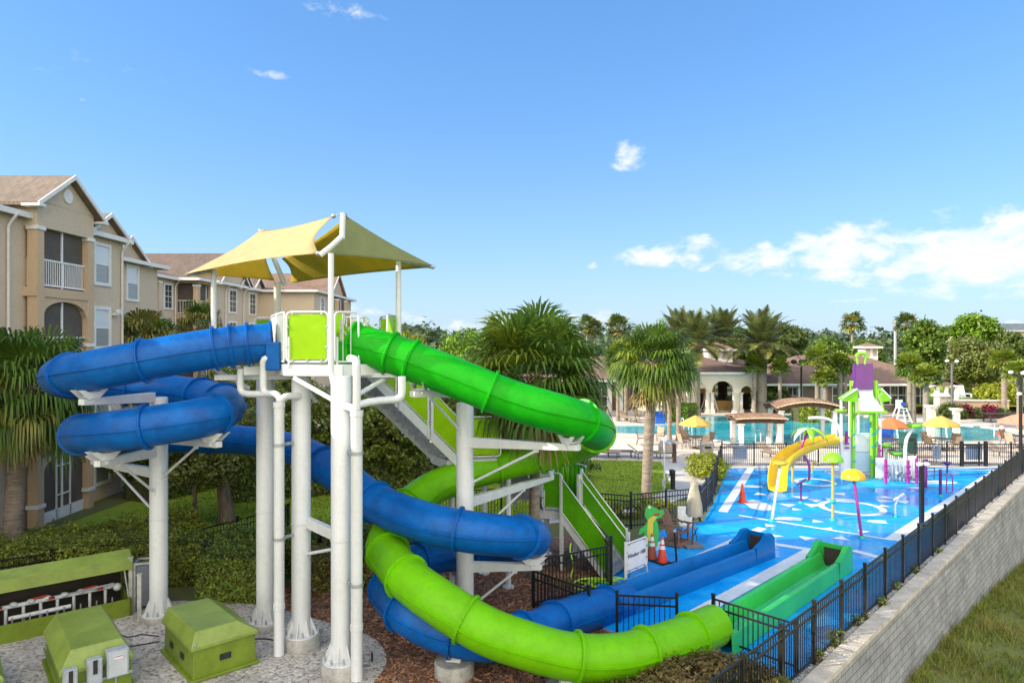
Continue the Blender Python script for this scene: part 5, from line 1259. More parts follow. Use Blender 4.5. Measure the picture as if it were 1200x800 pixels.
# ---- furniture prototypes
def make_umbrella(m_, label, r=1.35, h=2.35, group=None):
    root = thing('patio_umbrella', label, 'umbrella', (0, 0, 0), group)
    b = MB(); b.tube([(0, 0, 0), (0, 0, h)], .024, 8); b.build('pole', M['bronze'], root)
    b = MB(); b.lathe([(.26, 0), (.26, .05), (.06, .1)], (0, 0, 0), 14); b.build('base', M['bronze'], root)
    b = MB(); n = 8; vs = [(0, 0, h + .02)]
    for (rr, z) in ((r * .5, h - .22), (r, h - .52), (r * 1.0, h - .62)):
        for j in range(n): a = 2 * PI * (j + .5) / n; vs.append((rr * math.cos(a), rr * math.sin(a), z))
    fs = [(0, 1 + j, 1 + (j + 1) % n) for j in range(n)] + [(1 + i * n + j, 1 + (i + 1) * n + j, 1 + (i + 1) * n + (j + 1) % n, 1 + i * n + (j + 1) % n) for i in range(2) for j in range(n)]
    b.add(vs, fs); b.build('canopy', m_, root, solid=.01)
    b = MB(); b.sphere((0, 0, h + .05), .04, 8, 6); b.build('finial', M['bronze'], root)
    return root
def place(o, c, rz=0): o.location = (c.x, c.y, ZD); o.rotation_euler = (0, 0, rz); return o
def make_chair(label, group):
    root = thing('patio_chair', label, 'chair', (0, 0, 0), group)
    b = MB(); b.add([(-.25, -.25, .44), (.25, -.25, .44), (.25, .22, .42), (-.25, .22, .42)], [(0, 1, 2, 3)]); b.build('seat', M['sling'], root, solid=.02)
    b = MB(); b.add([(-.25, .23, .43), (.25, .23, .43), (.25, .40, .98), (-.25, .40, .98)], [(0, 1, 2, 3)]); b.build('backrest', M['sling'], root, solid=.02)
    for sg in (-1, 1):
        b = MB(); b.tube([(sg * .27, -.28, 0), (sg * .27, -.26, .64), (sg * .27, .3, .64)], .018, 6); b.build('armrest', M['bronze'], root)
        b = MB(); b.tube([(sg * .27, .34, 0), (sg * .27, .22, .43), (sg * .27, .41, 1.0)], .018, 6); b.build('leg', M['bronze'], root)
    return root
def make_table(label, group=None):
    root = thing('patio_table', label, 'table', (0, 0, 0), group)
    b = MB(); b.lathe([(.55, .70), (.55, .73)], (0, 0, 0), 20); b.build('tabletop', M['bronze'], root)
    for k in range(4):
        a = PI / 2 * k + .78; b = MB(); b.tube([(.42 * math.cos(a), .42 * math.sin(a), 0), (.3 * math.cos(a), .3 * math.sin(a), .7)], .02, 6); b.build('leg', M['bronze'], root)
    return root
def make_lounger(label, group):
    root = thing('sun_lounger', label, 'sun lounger', (0, 0, 0), group)
    b = MB(); b.prism([(-.3, -1, .36), (.3, -1, .36), (.3, .35, .36), (-.3, .35, .36)], (0, 0, .03)); b.build('seat', M['sling'], root)
    b = MB(); b.add([(-.3, .35, .38), (.3, .35, .38), (.3, .95, .82), (-.3, .95, .82)], [(0, 1, 2, 3)]); b.build('backrest', M['sling'], root, solid=.03)
    b = MB()
    for sg in (-1, 1): b.bar((sg * .32, -1.02, .35), (sg * .32, .6, .35), .04, .05)
    b.build('frame', M['bronze'], root)
    for x in (-.3, .3):
        for y in (-.85, .45): b = MB(); b.bar((x, y, 0), (x, y, .34), .04, .04); b.build('leg', M['bronze'], root)
    return root
GC = 'tan sling chairs round the patio tables'; GL = 'tan sling sun loungers on the deck'
ch0 = make_chair('', GC); used = [False]
def chair(c, rz, label):
    if not used[0]: used[0] = True; o = place(ch0, c, rz); o['label'] = label; return o
    return copy_tree(ch0, (c.x, c.y, ZD), rz, label, GC)
tb0 = make_table('round bronze table under the yellow parasol by the left pool edge')
def table_set(px, py, um, tlabel, clabel, ang=(0.3, 1.9, 3.5, 5.0), first=[True]):
    c = gd(px, py)
    if first[0]: first[0] = False; t = place(tb0, c); t['label'] = tlabel
    else: copy_tree(tb0, (c.x, c.y, ZD), 0, tlabel)
    if um: place(um, c, .2)
    for i, a in enumerate(ang):
        q = V((c.x + .85 * math.cos(a), c.y + .85 * math.sin(a), 0)); chair(q, a - PI / 2, clabel[i] if not isinstance(clabel, str) else clabel)
uy = make_umbrella(M['u_yel'], 'yellow parasol open over the table left of the pavilion pool edge', 1.0, 2.05)
table_set(815, 525, uy, 'round bronze table under the yellow parasol by the left pool edge', 'tan sling chair at the table under the left yellow parasol')
uo = make_umbrella(M['u_org'], 'orange parasol behind the lime play structure', 1.0, 2.05)
table_set(1045, 528, uo, 'round bronze table under the orange parasol', 'tan sling chair at the table under the orange parasol')
uy2 = make_umbrella(M['u_yel'], 'yellow parasol between the white pool columns on the right', 1.05, 2.1)
table_set(1103, 527, uy2, 'round bronze table under the right yellow parasol', 'tan sling chair at the table under the right yellow parasol')
us = make_umbrella(M['u_sal'], 'salmon parasol cut by the right edge of the photo', 1.35, 2.15)
table_set(1197, 524, us, 'round bronze table under the salmon parasol at the right edge', 'tan sling chair at the table under the salmon parasol')
uw = make_umbrella(M['u_wht'], 'cream parasol beside the blue canvas box left of the pool', 1.1, 1.75); place(uw, gd(763, 496.5))
up_ = make_umbrella(M['u_sal'], 'faded pink parasol in the shade by the clubhouse wall', .9, 2.2); place(up_, gd(760, 486.5))
ug = make_umbrella(M['u_wht'], 'pale parasol in front of the left clubhouse windows', 1.0, 2.4); place(ug, gd(784, 483.5))
ug2 = make_umbrella(M['u_wht'], 'pale blue grey parasol by the left arch of the pavilion', 1.2, 3.0); place(ug2, gd(812, 484))
for (px, py, a, lb) in ((752, 521, 1.4, 'tan sling chair alone on the deck just left of the near palm trunk'), (772, 518, -.6, 'tan sling chair right behind the near palm trunk'), (778, 516, 2.0, 'tan sling chair between the palm trunk and the grey sign back'), (800, 514, .4, 'tan sling chair by the two slim palm trunks')): chair(gd(px, py), a, lb)
lo0 = make_lounger('', GL); lu = [False]
for (px, py, a, lb) in ((722, 535, 1.5, 'tan lounger on the deck beyond the lawn nearest the green tube bend'), (707, 536, 1.2, 'tan lounger half hidden by the green tube bend'), (755, 537, 1.7, 'tan lounger left of the near palm trunk by the lawn edge'), (771, 537, 1.5, 'tan lounger right of the near palm trunk by the lawn edge'),
                        (735, 494, .5, 'tan lounger by the far left pool side'), (752, 492, .8, 'tan lounger beneath the faded pink parasol'),
                        (905, 537, .4, 'tan lounger behind the pool fence beside the first roofed pergola'), (925, 538, .3, 'tan lounger behind the pool fence below the second pergola'), (1075, 541, 1.2, 'tan lounger right behind the fence beside the green bin'), (1178, 536, .5, 'tan lounger at the far right end of the fence')):
    c = gd(px, py)
    if not lu[0]: lu[0] = True; place(lo0, c, a); lo0['label'] = lb
    else: copy_tree(lo0, (c.x, c.y, ZD), a, lb, GL)
# grey sign back on the deck, water station post, bollard, bin, stands
c = gd(781.5, 530); r_ = thing('deck_sign', 'grey rounded sign back standing on the deck by the slim palms', 'sign', c)
b = MB(); w_ = .5; pts = [(-w_, 0), (w_, 0), (w_, .5), (w_ - .1, .68), (w_ - .22, .76), (-w_ + .22, .76), (-w_ + .1, .68), (-w_, .5)]; b.prism([(c.x + u, c.y, z + ZD) for u, z in pts], (0, .08, 0)); b.build('sign_board', mat('grey_stone_sign', (.25, .24, .24), .8, .2, 3), r_)
c = G(778.5, 574); r_ = thing('call_box_post', 'slim white post with a blue and white telephone hood at the lawn edge', 'post', c)
b = MB(); b.tube([c, c + V((0, 0, 2.4))], .04, 10); b.build('post', M['white'], r_)
b = MB(); b.prism([(c.x - .1, c.y - .15, 2.25), (c.x + .25, c.y - .15, 2.1), (c.x + .25, c.y - .15, 2.26), (c.x - .1, c.y - .15, 2.4)], (0, .3, 0)); b.build('hood', M['pwhite'], r_)
b = MB(); b.box((c.x + .16, c.y - .155, 2.24), (.2, .02, .1)); b.build('blue_label', M['sign'], r_); b = MB(); b.box((c.x - .05, c.y - .06, .35), (.16, .12, .3)); b.build('outlet_box', M['grey'], r_)
for (px, py, h_, m_, lb) in ((788.5, 573, .85, M['blackp'], 'black bollard light where the path meets the lawn'), (790.3, 542, 1.05, mat('brown_bollard', (.10, .06, .045), .6, .2, 4), 'brown bollard light in the middle of the path'), (787, 557, .3, M['blackp'], 'low black bollard light at the lawn corner')):
    c = G(px, py); r_ = thing('bollard', lb, 'bollard', c); b = MB(); b.lathe([(.11, .01), (.11, h_ - .12), (.12, h_ - .11), (.12, h_), (.02, h_ + .02)], c, 14); b.build('post', m_, r_); b = MB(); b.lathe([(.15, 0), (.15, .02)], c, 14); b.build('base_plate', m_, r_)
def binbox(px, py, w_, h_, m_, lb):
    c = gd(px, py); r_ = thing('waste_bin', lb, 'bin', c); b = MB(); b.box(c + V((0, 0, h_ / 2)), (w_, w_, h_)); b.build('bin_body', m_, r_, bevel=.03); b = MB(); b.box(c + V((0, 0, h_ + .04)), (w_ + .05, w_ + .05, .08)); b.build('lid', m_, r_, bevel=.02); b = MB(); b.box(c + V((0, -w_ / 2 - .003, h_ * .8)), (w_ * .6, .01, h_ * .15)); b.build('slot', M['blackp'], r_)
binbox(828, 537, .62, .85, mat('stone_bin', (.36, .34, .30), .85, .25, 6), 'stone textured bin beside the clipped bush on the path')
binbox(806, 482, .9, 1.25, mat('slate_bin', (.20, .24, .27), .6, .1, 3), 'slate grey bin in front of the pavilion')
binbox(1064, 536, .7, 1.35, mat('dark_green_bin', (.015, .09, .06), .6, .1, 3), 'tall dark green bin behind the pool fence')
c = gd(768, 497); r_ = thing('towel_box', 'blue canvas towel box beside the cream parasol', 'box', c); b = MB(); b.box(c + V((.35, 0, .4)), (.75, .8, .8)); b.build('box_body', M['bluebox'], r_); b = MB(); b.prism([(c.x - .1, c.y - .45, .8), (c.x + .8, c.y - .45, .8), (c.x + .0, c.y - .45, 1.35)], (0, .9, 0)); b.build('roof', M['bluebox'], r_)
c = gd(1039, 512); r_ = thing('towel_box', 'blue canvas box under the orange parasol at the pool edge', 'box', c); b = MB(); b.box(c + V((-.4, 0, .45)), (1.3, .9, .9)); b.build('box_body', M['bluebox'], r_); b = MB(); b.box(c + V((-.4, 0, .93)), (1.4, 1.0, .06)); b.build('lid', M['bluebox'], r_)
for (px, w_, y, lb) in ((867, .75, 36.9, 'blue grey notice panel on the left end of the pool fence'), (1098, .45, 36.9, 'small blue grey notice panel on the pool fence behind the lime flowers'), (1141, .85, 36.8, 'wide blue grey notice panel on the pool gate')):
    x = (px - 600) / 800 * y; r_ = thing('notice_panel', lb, 'notice', (x, y, .5)); b = MB(); b.box((x, y, .72), (w_, .02, .75)); b.build('panel_face', M['sign'], r_); b = MB()
    for q in range(7): b.box((x - w_ / 2 + w_ * (q + .5) / 7, y - .014, .72), (.02, .006, .7))
    b.build('ribs', M['pwhite'], r_)
# lifeguard stands (white A frames)
def stand(px, py, lb, h_=1.9):
    c = gd(px, py); r_ = thing('lifeguard_stand', lb, 'lifeguard stand', c); b = MB()
    for sx in (-1, 1):
        for sy in (-1, 1): b.bar(c + V((sx * .7, sy * .5, 0)), c + V((sx * .28, sy * .25, h_ * .75)), .09, .09)
    for z in (.4, .8, 1.15): b.bar(c + V((-.6 + z * .25, -.45 + z * .1, z)), c + V((.6 - z * .25, -.45 + z * .1, z)), .08, .05)
    b.build('frame', M['whitep'], r_); b = MB(); b.box(c + V((0, 0, h_ * .76)), (.6, .6, .06)); b.box(c + V((0, .28, h_ * .76 + .35)), (.55, .05, .6)); b.build('seat', M['whitep'], r_)
    b = MB(); b.box(c + V((0, -.3, h_ * .95)), (.35, .05, .3)); b.build('blue_float', M['bluebox'], r_)
stand(831.5, 481.5, 'white A frame lifeguard chair in front of the pavilion arch', 2.1); stand(1056, 498, 'white lifeguard chair with a blue float across the pool', 1.8)
# pool hand rails
for (px, py, lb) in ((805, 505.5, 'white pool ladder rails behind the yellow parasol'), (895, 521.5, 'white pool ladder rails behind the first pergola column'), (941, 521.5, 'white pool ladder rails under the second pergola')):
    c = gd(px, py); r_ = thing('pool_ladder', lb, 'pool ladder', c)
    for dx in (-.3, .3):
        b = MB(); b.tube(spline([c + V((dx, -.3, 0)), c + V((dx, -.25, .8)), c + V((dx, .1, 1.0)), c + V((dx, .55, .75)), c + V((dx, .65, .05))], .12), .035, 8); b.build('ladder_rail', M['white'], r_)
c = gd(1110, 515.5); b = MB(); b.tube([c + V((0, 0, .05)), c + V((.6, 1.2, 1.3)), c + V((1.0, 2.0, 1.3))], .05, 8); tag(b.build('pool_hoist', M['white']), 'slanting white pool hoist arm by the right yellow parasol', 'pool hoist')
c = gd(1165, 515); b = MB()
for q in range(2): b.tube(spline([c + V((q * .5, 0, 0)), c + V((q * .5, 0, .8)), c + V((q * .5 + .5, .6, .9)), c + V((q * .5 + .9, 1.2, .3))], .12), .03, 6)
tag(b.build('pool_handrail', M['white']), 'white handrails at the shallow right end of the pool', 'handrail')
c = gd(1174, 509); r_ = thing('traffic_cone', 'orange and white cone at the right end of the pool', 'cone', c)
b = MB(); b.box(c + V((0, 0, .03)), (.6, .6, .06)); b.build('rubber_base', M['cone'], r_); b = MB(); b.lathe([(.24, .06), (.16, .45)], c, 16, caps=False); b.lathe([(.12, .62), (.04, 1.0), (.02, 1.01)], c, 16); o = b.build('cone_body', M['cone'], r_); b = MB(); b.lathe([(.16, .45), (.12, .62)], c, 16, caps=False); b.build('white_band', M['pwhite'], o)
# white pool columns (planter posts)
GP = 'white capped columns at the pool edge'
for (px, py, h_, lb) in ((1090.5, 518, 2.4, 'white capped column left of the right yellow parasol'), (1120.5, 518, 2.2, 'white capped column right of the right yellow parasol')):
    c = gd(px, py); r_ = thing('pool_column', lb, 'column', c, GP); b = MB(); b.box(c + V((0, 0, h_ / 2)), (.34, .34, h_)); b.build('shaft', M['cream'], r_, bevel=.02); b = MB(); b.box(c + V((0, 0, h_ - .06)), (.52, .52, .1)); b.box(c + V((0, 0, h_ + .02)), (.6, .6, .07)); b.build('capital', M['trim'], r_, bevel=.02)
# roofed pergolas
def pergola(pxs, pybase, pytop, lb, depth, arch, z_extra=.32):
    d = gd(600, pybase).y; x0, x1 = (pxs[0] - 600) / 800 * d, (pxs[1] - 600) / 800 * d; ze = CAM_Z - (pytop - 400) / 800 * d
    r_ = thing('tiled_pergola', lb, 'pergola', ((x0 + x1) / 2, d, 0))
    def zr(x): k = (x - x0) / (x1 - x0); return ze + arch * 4 * k * (1 - k)
    n = 22; b = MB(); e = MB()
    for i in range(n):
        xa, xb = x0 + (x1 - x0) * i / n, x0 + (x1 - x0) * (i + 1) / n; xm = (xa + xb) / 2
        rows = 7
        for k in range(rows):
            ya = d - .45 + (depth + .9) * k / rows; yb = d - .45 + (depth + .9) * (k + 1) / rows
            za = zr(xm) + .16 * math.sin(PI * k / rows); zb = zr(xm) + .16 * math.sin(PI * (k + 1) / rows)
            w_ = (xb - xa) / 2; vs = []
            for (yy, zz) in ((ya - .03, za + .02), (yb, zb)):
                for q in range(5): a = PI * q / 4; vs.append((xm - w_ * math.cos(a), yy, zz + .07 * math.sin(a)))
            b.add(vs, [(q, q + 1, q + 6, q + 5) for q in range(4)], 0, True)
        pts = [(xm - w_ * math.cos(PI * q / 4), d - .49, zr(xm) + .02 + .075 * math.sin(PI * q / 4)) for q in range(5)]; e.prism(pts, (0, .03, 0))
    b.build('tile_roof', M['tile'], r_); 
    e.build('tile_ends', M['tile_e'], r_)
    b = MB(); k = 10
    for yy in (d - .05, d + depth):
        for i in range(k): xa, xb = x0 + .1 + (x1 - x0 - .2) * i / k, x0 + .1 + (x1 - x0 - .2) * (i + 1) / k; b.bar((xa, yy, zr(xa) - .15), (xb, yy, zr(xb) - .15), .16, .26)
    for i in range(k + 1): xa = x0 + .12 + (x1 - x0 - .24) * i / k; b.bar((xa, d - .35, zr(xa) - .03), (xa, d + depth + .35, zr(xa) - .03), .09, .1)
    b.build('timber_beams', mat('dark_timber', (.12, .075, .05), .8, .25, 4), r_)
    for xx in (x0 + .45, x1 - .45):
        for yy in (d, d + depth):
            b = MB(); b.box((xx, yy, zr(xx) / 2 - .14), (.27, .27, zr(xx) - .28)); b.box((xx, yy, zr(xx) - .34), (.38, .38, .1)); b.build('column', M['trim'], r_, bevel=.02)
pergola((860, 921), 526, 491, 'first roofed pergola with straight tile ridge and white columns in the pool', 1.6, .06)
pergola((907, 986), 521, 478, 'second roofed pergola with an arched tile roof by the play structure', 1.8, .38)

# ================================================================== CLUBHOUSE
cb_ = thing('clubhouse', 'long low clubhouse with brown roof and an arched cream pavilion', 'clubhouse', (24, 68, 0))
def Xc(px, d): return (px - 600) / 800 * d
dP = 64.0
# arched pavilion
x0, x1 = Xc(776, dP), Xc(889, dP); ztop = 3.75
ar = [(Xc(806, dP), Xc(828, dP)), (Xc(834, dP), Xc(860, dP)), (Xc(868, dP), Xc(882, dP))]
b = MB(); edges = [x0] + [v for a in ar for v in a] + [x1]
for i in range(0, len(edges), 2): b.box(((edges[i] + edges[i + 1]) / 2, dP + .25, ztop / 2), (edges[i + 1] - edges[i], .5, ztop))
for (a, c) in ar: arch_band(b, dP, a, c, ztop, 1.95, min(1.05, (c - a) / 2), .5, 'y')
b.build('pavilion_wall', M['cream'], cb_)
b = MB()
for (a, c) in ar:
    for x in (a, c): b.box((x, dP - .12, .95), (.24, .24, 1.7)); b.box((x, dP - .14, 1.88), (.36, .36, .12)); b.box((x, dP - .14, .2), (.4, .4, .4))
b.box(((x0 + x1) / 2, dP - .08, ztop - .1), (x1 - x0 + .5, .3, .22)); b.build('pavilion_trim', M['trim'], cb_)
b = MB()
for (pa, pc2) in ((779, 838), (857, 886)): b.box(((Xc(pa, dP + 3.2) + Xc(pc2, dP + 3.2)) / 2, dP + 3.2, 1.7), (Xc(pc2, dP + 3.2) - Xc(pa, dP + 3.2), .2, 3.4))
b.box((Xc(847.5, dP + 3.2), dP + 3.2, .45), (Xc(857, dP + 3.2) - Xc(838, dP + 3.2) - .02, .15, .9)); b.build('inner_wall', mat('ochre_inner_wall', (.62, .40, .13), .9, .2, 1), cb_)
b = MB()
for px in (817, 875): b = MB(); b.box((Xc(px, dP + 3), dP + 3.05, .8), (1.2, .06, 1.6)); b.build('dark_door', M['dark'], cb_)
hip(cb_, x0, x1, dP, dP + 8.5, ztop + .06, .30, M['shingle2'], .5, 'pavilion_roof')
# cupolas
for (px, d, zb, w_) in ((840, 70, 4.6, 2.5), (1017, 69.5, 4.85, 1.35)):
    b = MB(); xx = Xc(px, d); b.box((xx, d, zb + .65), (w_, w_, 1.3)); o = b.build('cupola', M['trim'], cb_)
    b = MB()
    for k in (-1, 1): b.box((xx + k * w_ * .25, d - w_ / 2 - .005, zb + .75), (w_ * .3, .02, .7))
    b.build('louvre', mat('cupola_louvre', (.45, .38, .30), .8, .1, 3) , o); hip(cb_, xx - w_ / 2, xx + w_ / 2, d - w_ / 2, d + w_ / 2, zb + 1.32, .45, M['shingle2'], .3, 'cupola_roof')
# right wing
xa, xb_, dw = Xc(884, 66), Xc(1096, 63), 65.0
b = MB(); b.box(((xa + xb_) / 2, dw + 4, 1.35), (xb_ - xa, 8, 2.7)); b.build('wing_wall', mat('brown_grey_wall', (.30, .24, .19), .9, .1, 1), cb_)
zt = hip(cb_, xa + .2, xb_ + 1.4, dw - 1.2, dw + 9.2, 2.75, .45, M['shingle2'], .5, 'wing_roof'); hip(cb_, x0 - 4, xa + 6, dP + 8.6, dP + 19, 3.3, .33, M['shingle2'], .5, 'rear_roof')
for px in (937, 963, 1001, 1029, 1066): b = MB(); b.box((Xc(px, dw - .9), dw - .9, 1.3), (.4, .4, 2.6)); b.build('veranda_column', M['trim'], cb_)
def cwin(pxa, pxb, n, za=.75, zb=2.35):
    f = MB(); g_ = MB(); a, c = Xc(pxa, dw), Xc(pxb, dw)
    g_.box(((a + c) / 2, dw - .02, (za + zb) / 2), (c - a, .03, zb - za))
    for i in range(n + 1): f.box((a + (c - a) * i / n, dw - .05, (za + zb) / 2), (.1, .08, zb - za + .1))
    for z in (za, (za + zb) / 2, zb): f.box(((a + c) / 2, dw - .045, z), (c - a, .07, .08))
    fo = f.build('window', M['trim'], cb_); g_.build('pane', M['glass'], fo)
cwin(1034, 1061, 3, .7, 2.5); cwin(922, 935, 2); cwin(975, 984, 1); cwin(1072, 1084, 2); cwin(1004, 1012, 1)
# gabled porch at the right end
xp0, xp1, dp = Xc(1096, 61.5), Xc(1122, 61.5), 61.5
b = MB(); b.prism([(xp0 - .5, dp, 2.55), (xp0 - .5, dp, 2.75), ((xp0 + xp1) / 2, dp, 3.35), (xp1 + .5, dp, 2.75), (xp1 + .5, dp, 2.55), ((xp0 + xp1) / 2, dp, 3.1)], (0, .25, 0)); b.build('porch_gable', M['trim'], cb_)
b = MB(); b.prism([(xp0 - .6, dp, 2.78), ((xp0 + xp1) / 2, dp, 3.4), (xp1 + .6, dp, 2.78)], (0, 5, 0)); b.build('porch_roof', M['shingle2'], cb_)
for px in (1098, 1108, 1120): b = MB(); b.box((Xc(px, dp + .3), dp + .3, 1.3), (.3, .3, 2.6)); b.build('porch_column', M['trim'], cb_)
# left wing of the clubhouse behind the slim palms
xl0, xl1 = Xc(600, 66), Xc(776, 66)
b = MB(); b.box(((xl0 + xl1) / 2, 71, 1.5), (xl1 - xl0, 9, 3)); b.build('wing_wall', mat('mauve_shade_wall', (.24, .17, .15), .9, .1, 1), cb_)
hip(cb_, xl0 - 6, xl1 + 2, 65.3, 76.5, 3.0, .36, M['shingle2'], .4, 'wing_roof')
dw = 66.4; cwin(742, 762, 3, .4, 2.4); cwin(690, 712, 3, .4, 2.4)
for px in (668, 714, 727, 772): b = MB(); b.box((Xc(px, 65.6), 65.6, 1.45), (.45, .45, 2.9)); b.build('veranda_column', M['trim'], cb_)
# dark shade screens of the right wing veranda
# ---- right hand garden wall, pier, terrace
r_ = thing('garden_wall', 'low beige garden wall with pale coping behind the red plants', 'wall', (Xc(1140, 61), 61, 0))
b = MB(); b.box(((Xc(1108, 60.5) + Xc(1186, 60.5)) / 2, 61, .7), (Xc(1186, 60.5) - Xc(1108, 60.5), .3, 1.4)); b.build('wall_face', M['stucco_o'], r_)
b = MB(); b.box(((Xc(1108, 60.5) + Xc(1186, 60.5)) / 2, 60.98, 1.45), (Xc(1186, 60.5) - Xc(1108, 60.5), .45, .1)); b.build('coping', M['trim'], r_)
c = V((Xc(1103, 60), 60, 0)); r_ = thing('stone_pier', 'square pale stone pier with a cap beside the clubhouse porch', 'pier', c); b = MB(); b.box(c + V((0, 0, .95)), (.85, .85, 1.9)); b.build('shaft', M['post_s'], r_, bevel=.03); b = MB(); b.box(c + V((0, 0, 1.95)), (1.15, 1.15, .14)); b.box(c + V((0, 0, 2.08)), (.9, .9, .12)); b.build('pier_cap', M['trim'], r_, bevel=.02)
st(sheet('terrace_ground', [(36, 62), (70, 62), (90, 110), (40, 110)], .8, M['lawn']))
c = V((Xc(1126, 66), 66, .8)); r_ = thing('adirondack_chair', 'white adirondack chair on the raised lawn by the garden wall', 'chair', c)
b = MB()
for i in range(5): b.prism([c + V(((i - 2) * .26 - .12, .2, .5)), c + V(((i - 2) * .26 + .12, .2, .5)), c + V(((i - 2) * .26 + .12, .6, 1.75 - .06 * abs(i - 2))), c + V(((i - 2) * .26 - .12, .6, 1.75 - .06 * abs(i - 2)))], (0, .05, 0))
b.build('slat_back', M['whitep'], r_); b = MB(); b.box(c + V((0, -.1, .5)), (1.3, .9, .08)); b.build('seat', M['whitep'], r_)
for sg in (-1, 1):
    b = MB(); b.box(c + V((sg * .75, -.05, .85)), (.2, 1.1, .06)); b.build('armrest', M['whitep'], r_); b = MB(); b.box(c + V((sg * .7, -.5, .42)), (.12, .12, .85)); b.build('leg', M['whitep'], r_)
c = gd(1174, 494.5); r_ = thing('picnic_table', 'dark long picnic table before the garden wall', 'table', c); b = MB(); b.box(c + V((0, 0, .72)), (3.4, .8, .08)); b.build('tabletop', M['bronze'], r_); b = MB(); b.box(c + V((0, -.75, .42)), (3.2, .3, .06)); b.build('bench', M['bronze'], r_); b = MB(); b.box(c + V((0, .75, .42)), (3.2, .3, .06)); b.build('bench', M['bronze'], r_)
for dx in (-1.2, 1.2): b = MB(); b.box(c + V((dx, 0, .36)), (.1, 1.5, .06)); b.bar(c + V((dx, -.5, 0)), c + V((dx, -.2, .7)), .08, .08); b.bar(c + V((dx, .5, 0)), c + V((dx, .2, .7)), .08, .08); b.build('leg_frame', M['bronze'], r_)
# lamps
def deck_lamp(px, d, pytop, lb, m_, heads):
    x = Xc(px, d); zt = CAM_Z - (pytop - 400) / 800 * d; r_ = thing('lamp_post', lb, 'lamp post', (x, d, 0))
    b = MB(); b.tube([(x, d, 0), (x, d, zt)], .09, 10); b.lathe([(.2, 0), (.18, .3)], (x, d, 0), 10); b.build('post', m_, r_)
    for (dx, dz, m2, r0) in heads:
        b = MB(); b.tube([(x, d, zt - .1), (x + dx, d, zt + dz)], .05, 8); b.build('bracket', m_, r_); b = MB(); b.sphere((x + dx, d - .05, zt + dz), r0, 12, 8, sq=(1.1, 1, .8)); b.build('floodlight', m2, r_)
deck_lamp(939, 62, 427, 'black pole with two round floodlights in front of the clubhouse roof', M['black'], ((-.7, .25, M['blackp'], .25), (0, .25, M['blackp'], .25), (.55, .05, M['blackp'], .16)))
deck_lamp(1115.5, 59, 426, 'grey pole with small lamps beside the clubhouse porch', mat('grey_pole', (.13, .13, .13), .5, .1, 3), ((-.45, .25, M['pwhite'], .16), (.4, .2, M['pwhite'], .16)))
deck_lamp(1196, 39.5, 441, 'black pole with white angled floodlight arms at the right edge', M['black'], ((-.6, .25, M['pwhite'], .13), (.15, .2, M['pwhite'], .15), (-.1, -1.0, M['pwhite'], .13)))
x = Xc(1049, 150); r_ = thing('transmission_mast', 'thin pale mast rising above the far wood', 'mast', (x, 150, 0)); b = MB(); b.tube([(x, 150, 0), (x, 150, CAM_Z + 27 / 800 * 150)], .3, 8); b.build('mast_shaft', M['galv'], r_); b = MB(); b.box((x - .3, 150, CAM_Z + 4.2), (.9, .4, .4)); b.box((x - .2, 150, CAM_Z + 3.0), (.7, .4, .4)); b.build('antenna', M['galv'], r_)
for (px, d, w_, dpt, h_, zr_, lb, m_) in ((1180, 115, 24, 10, 5.2, 2.2, 'distant pale house behind the big oak on the right', M['cream']), (1196, 150, 30, 10, 9, 1.8, 'distant house with a blue grey roof at the right edge', M['stucco'])):
    x = Xc(px, d); r_ = thing('distant_house', lb, 'house', (x, d, 0)); b = MB(); b.box((x, d, h_ / 2), (w_, dpt, h_)); b.build('wall', m_, r_); hip(r_, x - w_ / 2, x + w_ / 2, d - dpt / 2, d + dpt / 2, h_, .3, mat('slate_roof', (.13, .16, .18), .8, .2, 1) if d > 120 else M['shingle'], .5)
    b = MB()
    for k in range(6): b.box((x - w_ / 2 + w_ * (k + .5) / 6, d - dpt / 2 - .02, h_ * .55), (1.4, .05, 1.6))
    b.build('windows', M['glass'], r_)
# standing person at the pavilion
pm = mat('dark_clothes', (.045, .012, .02), .8, .2, 4); sk = mat('skin', (.38, .22, .15), .6, .1, 4)
c = gd(861, 482.5); pr_ = thing('person', 'person in dark red top and dark trousers standing by the pavilion column', 'person', c)
def person_body(m_):
    me = bpy.data.meshes.new('body'); 
    pts = [(0, 0, .95), (0, .02, 1.2), (0, .02, 1.42), (0, 0, 1.54), (0, -.01, 1.66), (.19, .02, 1.40), (.24, 0, 1.14), (.22, -.1, .9), (-.19, .02, 1.40), (-.24, 0, 1.14), (-.22, -.1, .9), (.10, 0, .88), (.11, -.02, .48), (.12, 0, .06), (.12, -.12, .04), (-.10, 0, .88), (-.12, .0, .48), (-.13, .02, .06), (-.13, -.1, .04)]
    ed = [(0, 1), (1, 2), (2, 3), (3, 4), (2, 5), (5, 6), (6, 7), (2, 8), (8, 9), (9, 10), (0, 11), (11, 12), (12, 13), (13, 14), (0, 15), (15, 16), (16, 17), (17, 18)]
    rd = [.14, .14, .15, .06, .10, .065, .05, .035, .065, .05, .035, .095, .07, .045, .04, .095, .07, .045, .04]
    bm = bmesh.new(); ly = bm.verts.layers.skin.verify(); vs = [bm.verts.new(p) for p in pts]
    for v, r0 in zip(vs, rd): v[ly].radius = (r0, r0)
    vs[0][ly].use_root = True
    for a, c_ in ed: bm.edges.new((vs[a], vs[c_]))
    bm.to_mesh(me); bm.free(); me.materials.append(m_); o = bpy.data.objects.new('body', me); COL.objects.link(o)
    o.modifiers.new('skin', 'SKIN'); s_ = o.modifiers.new('sub', 'SUBSURF'); s_.levels = 2; s_.render_levels = 2; return o
bd = person_body(pm); bd.parent = pr_
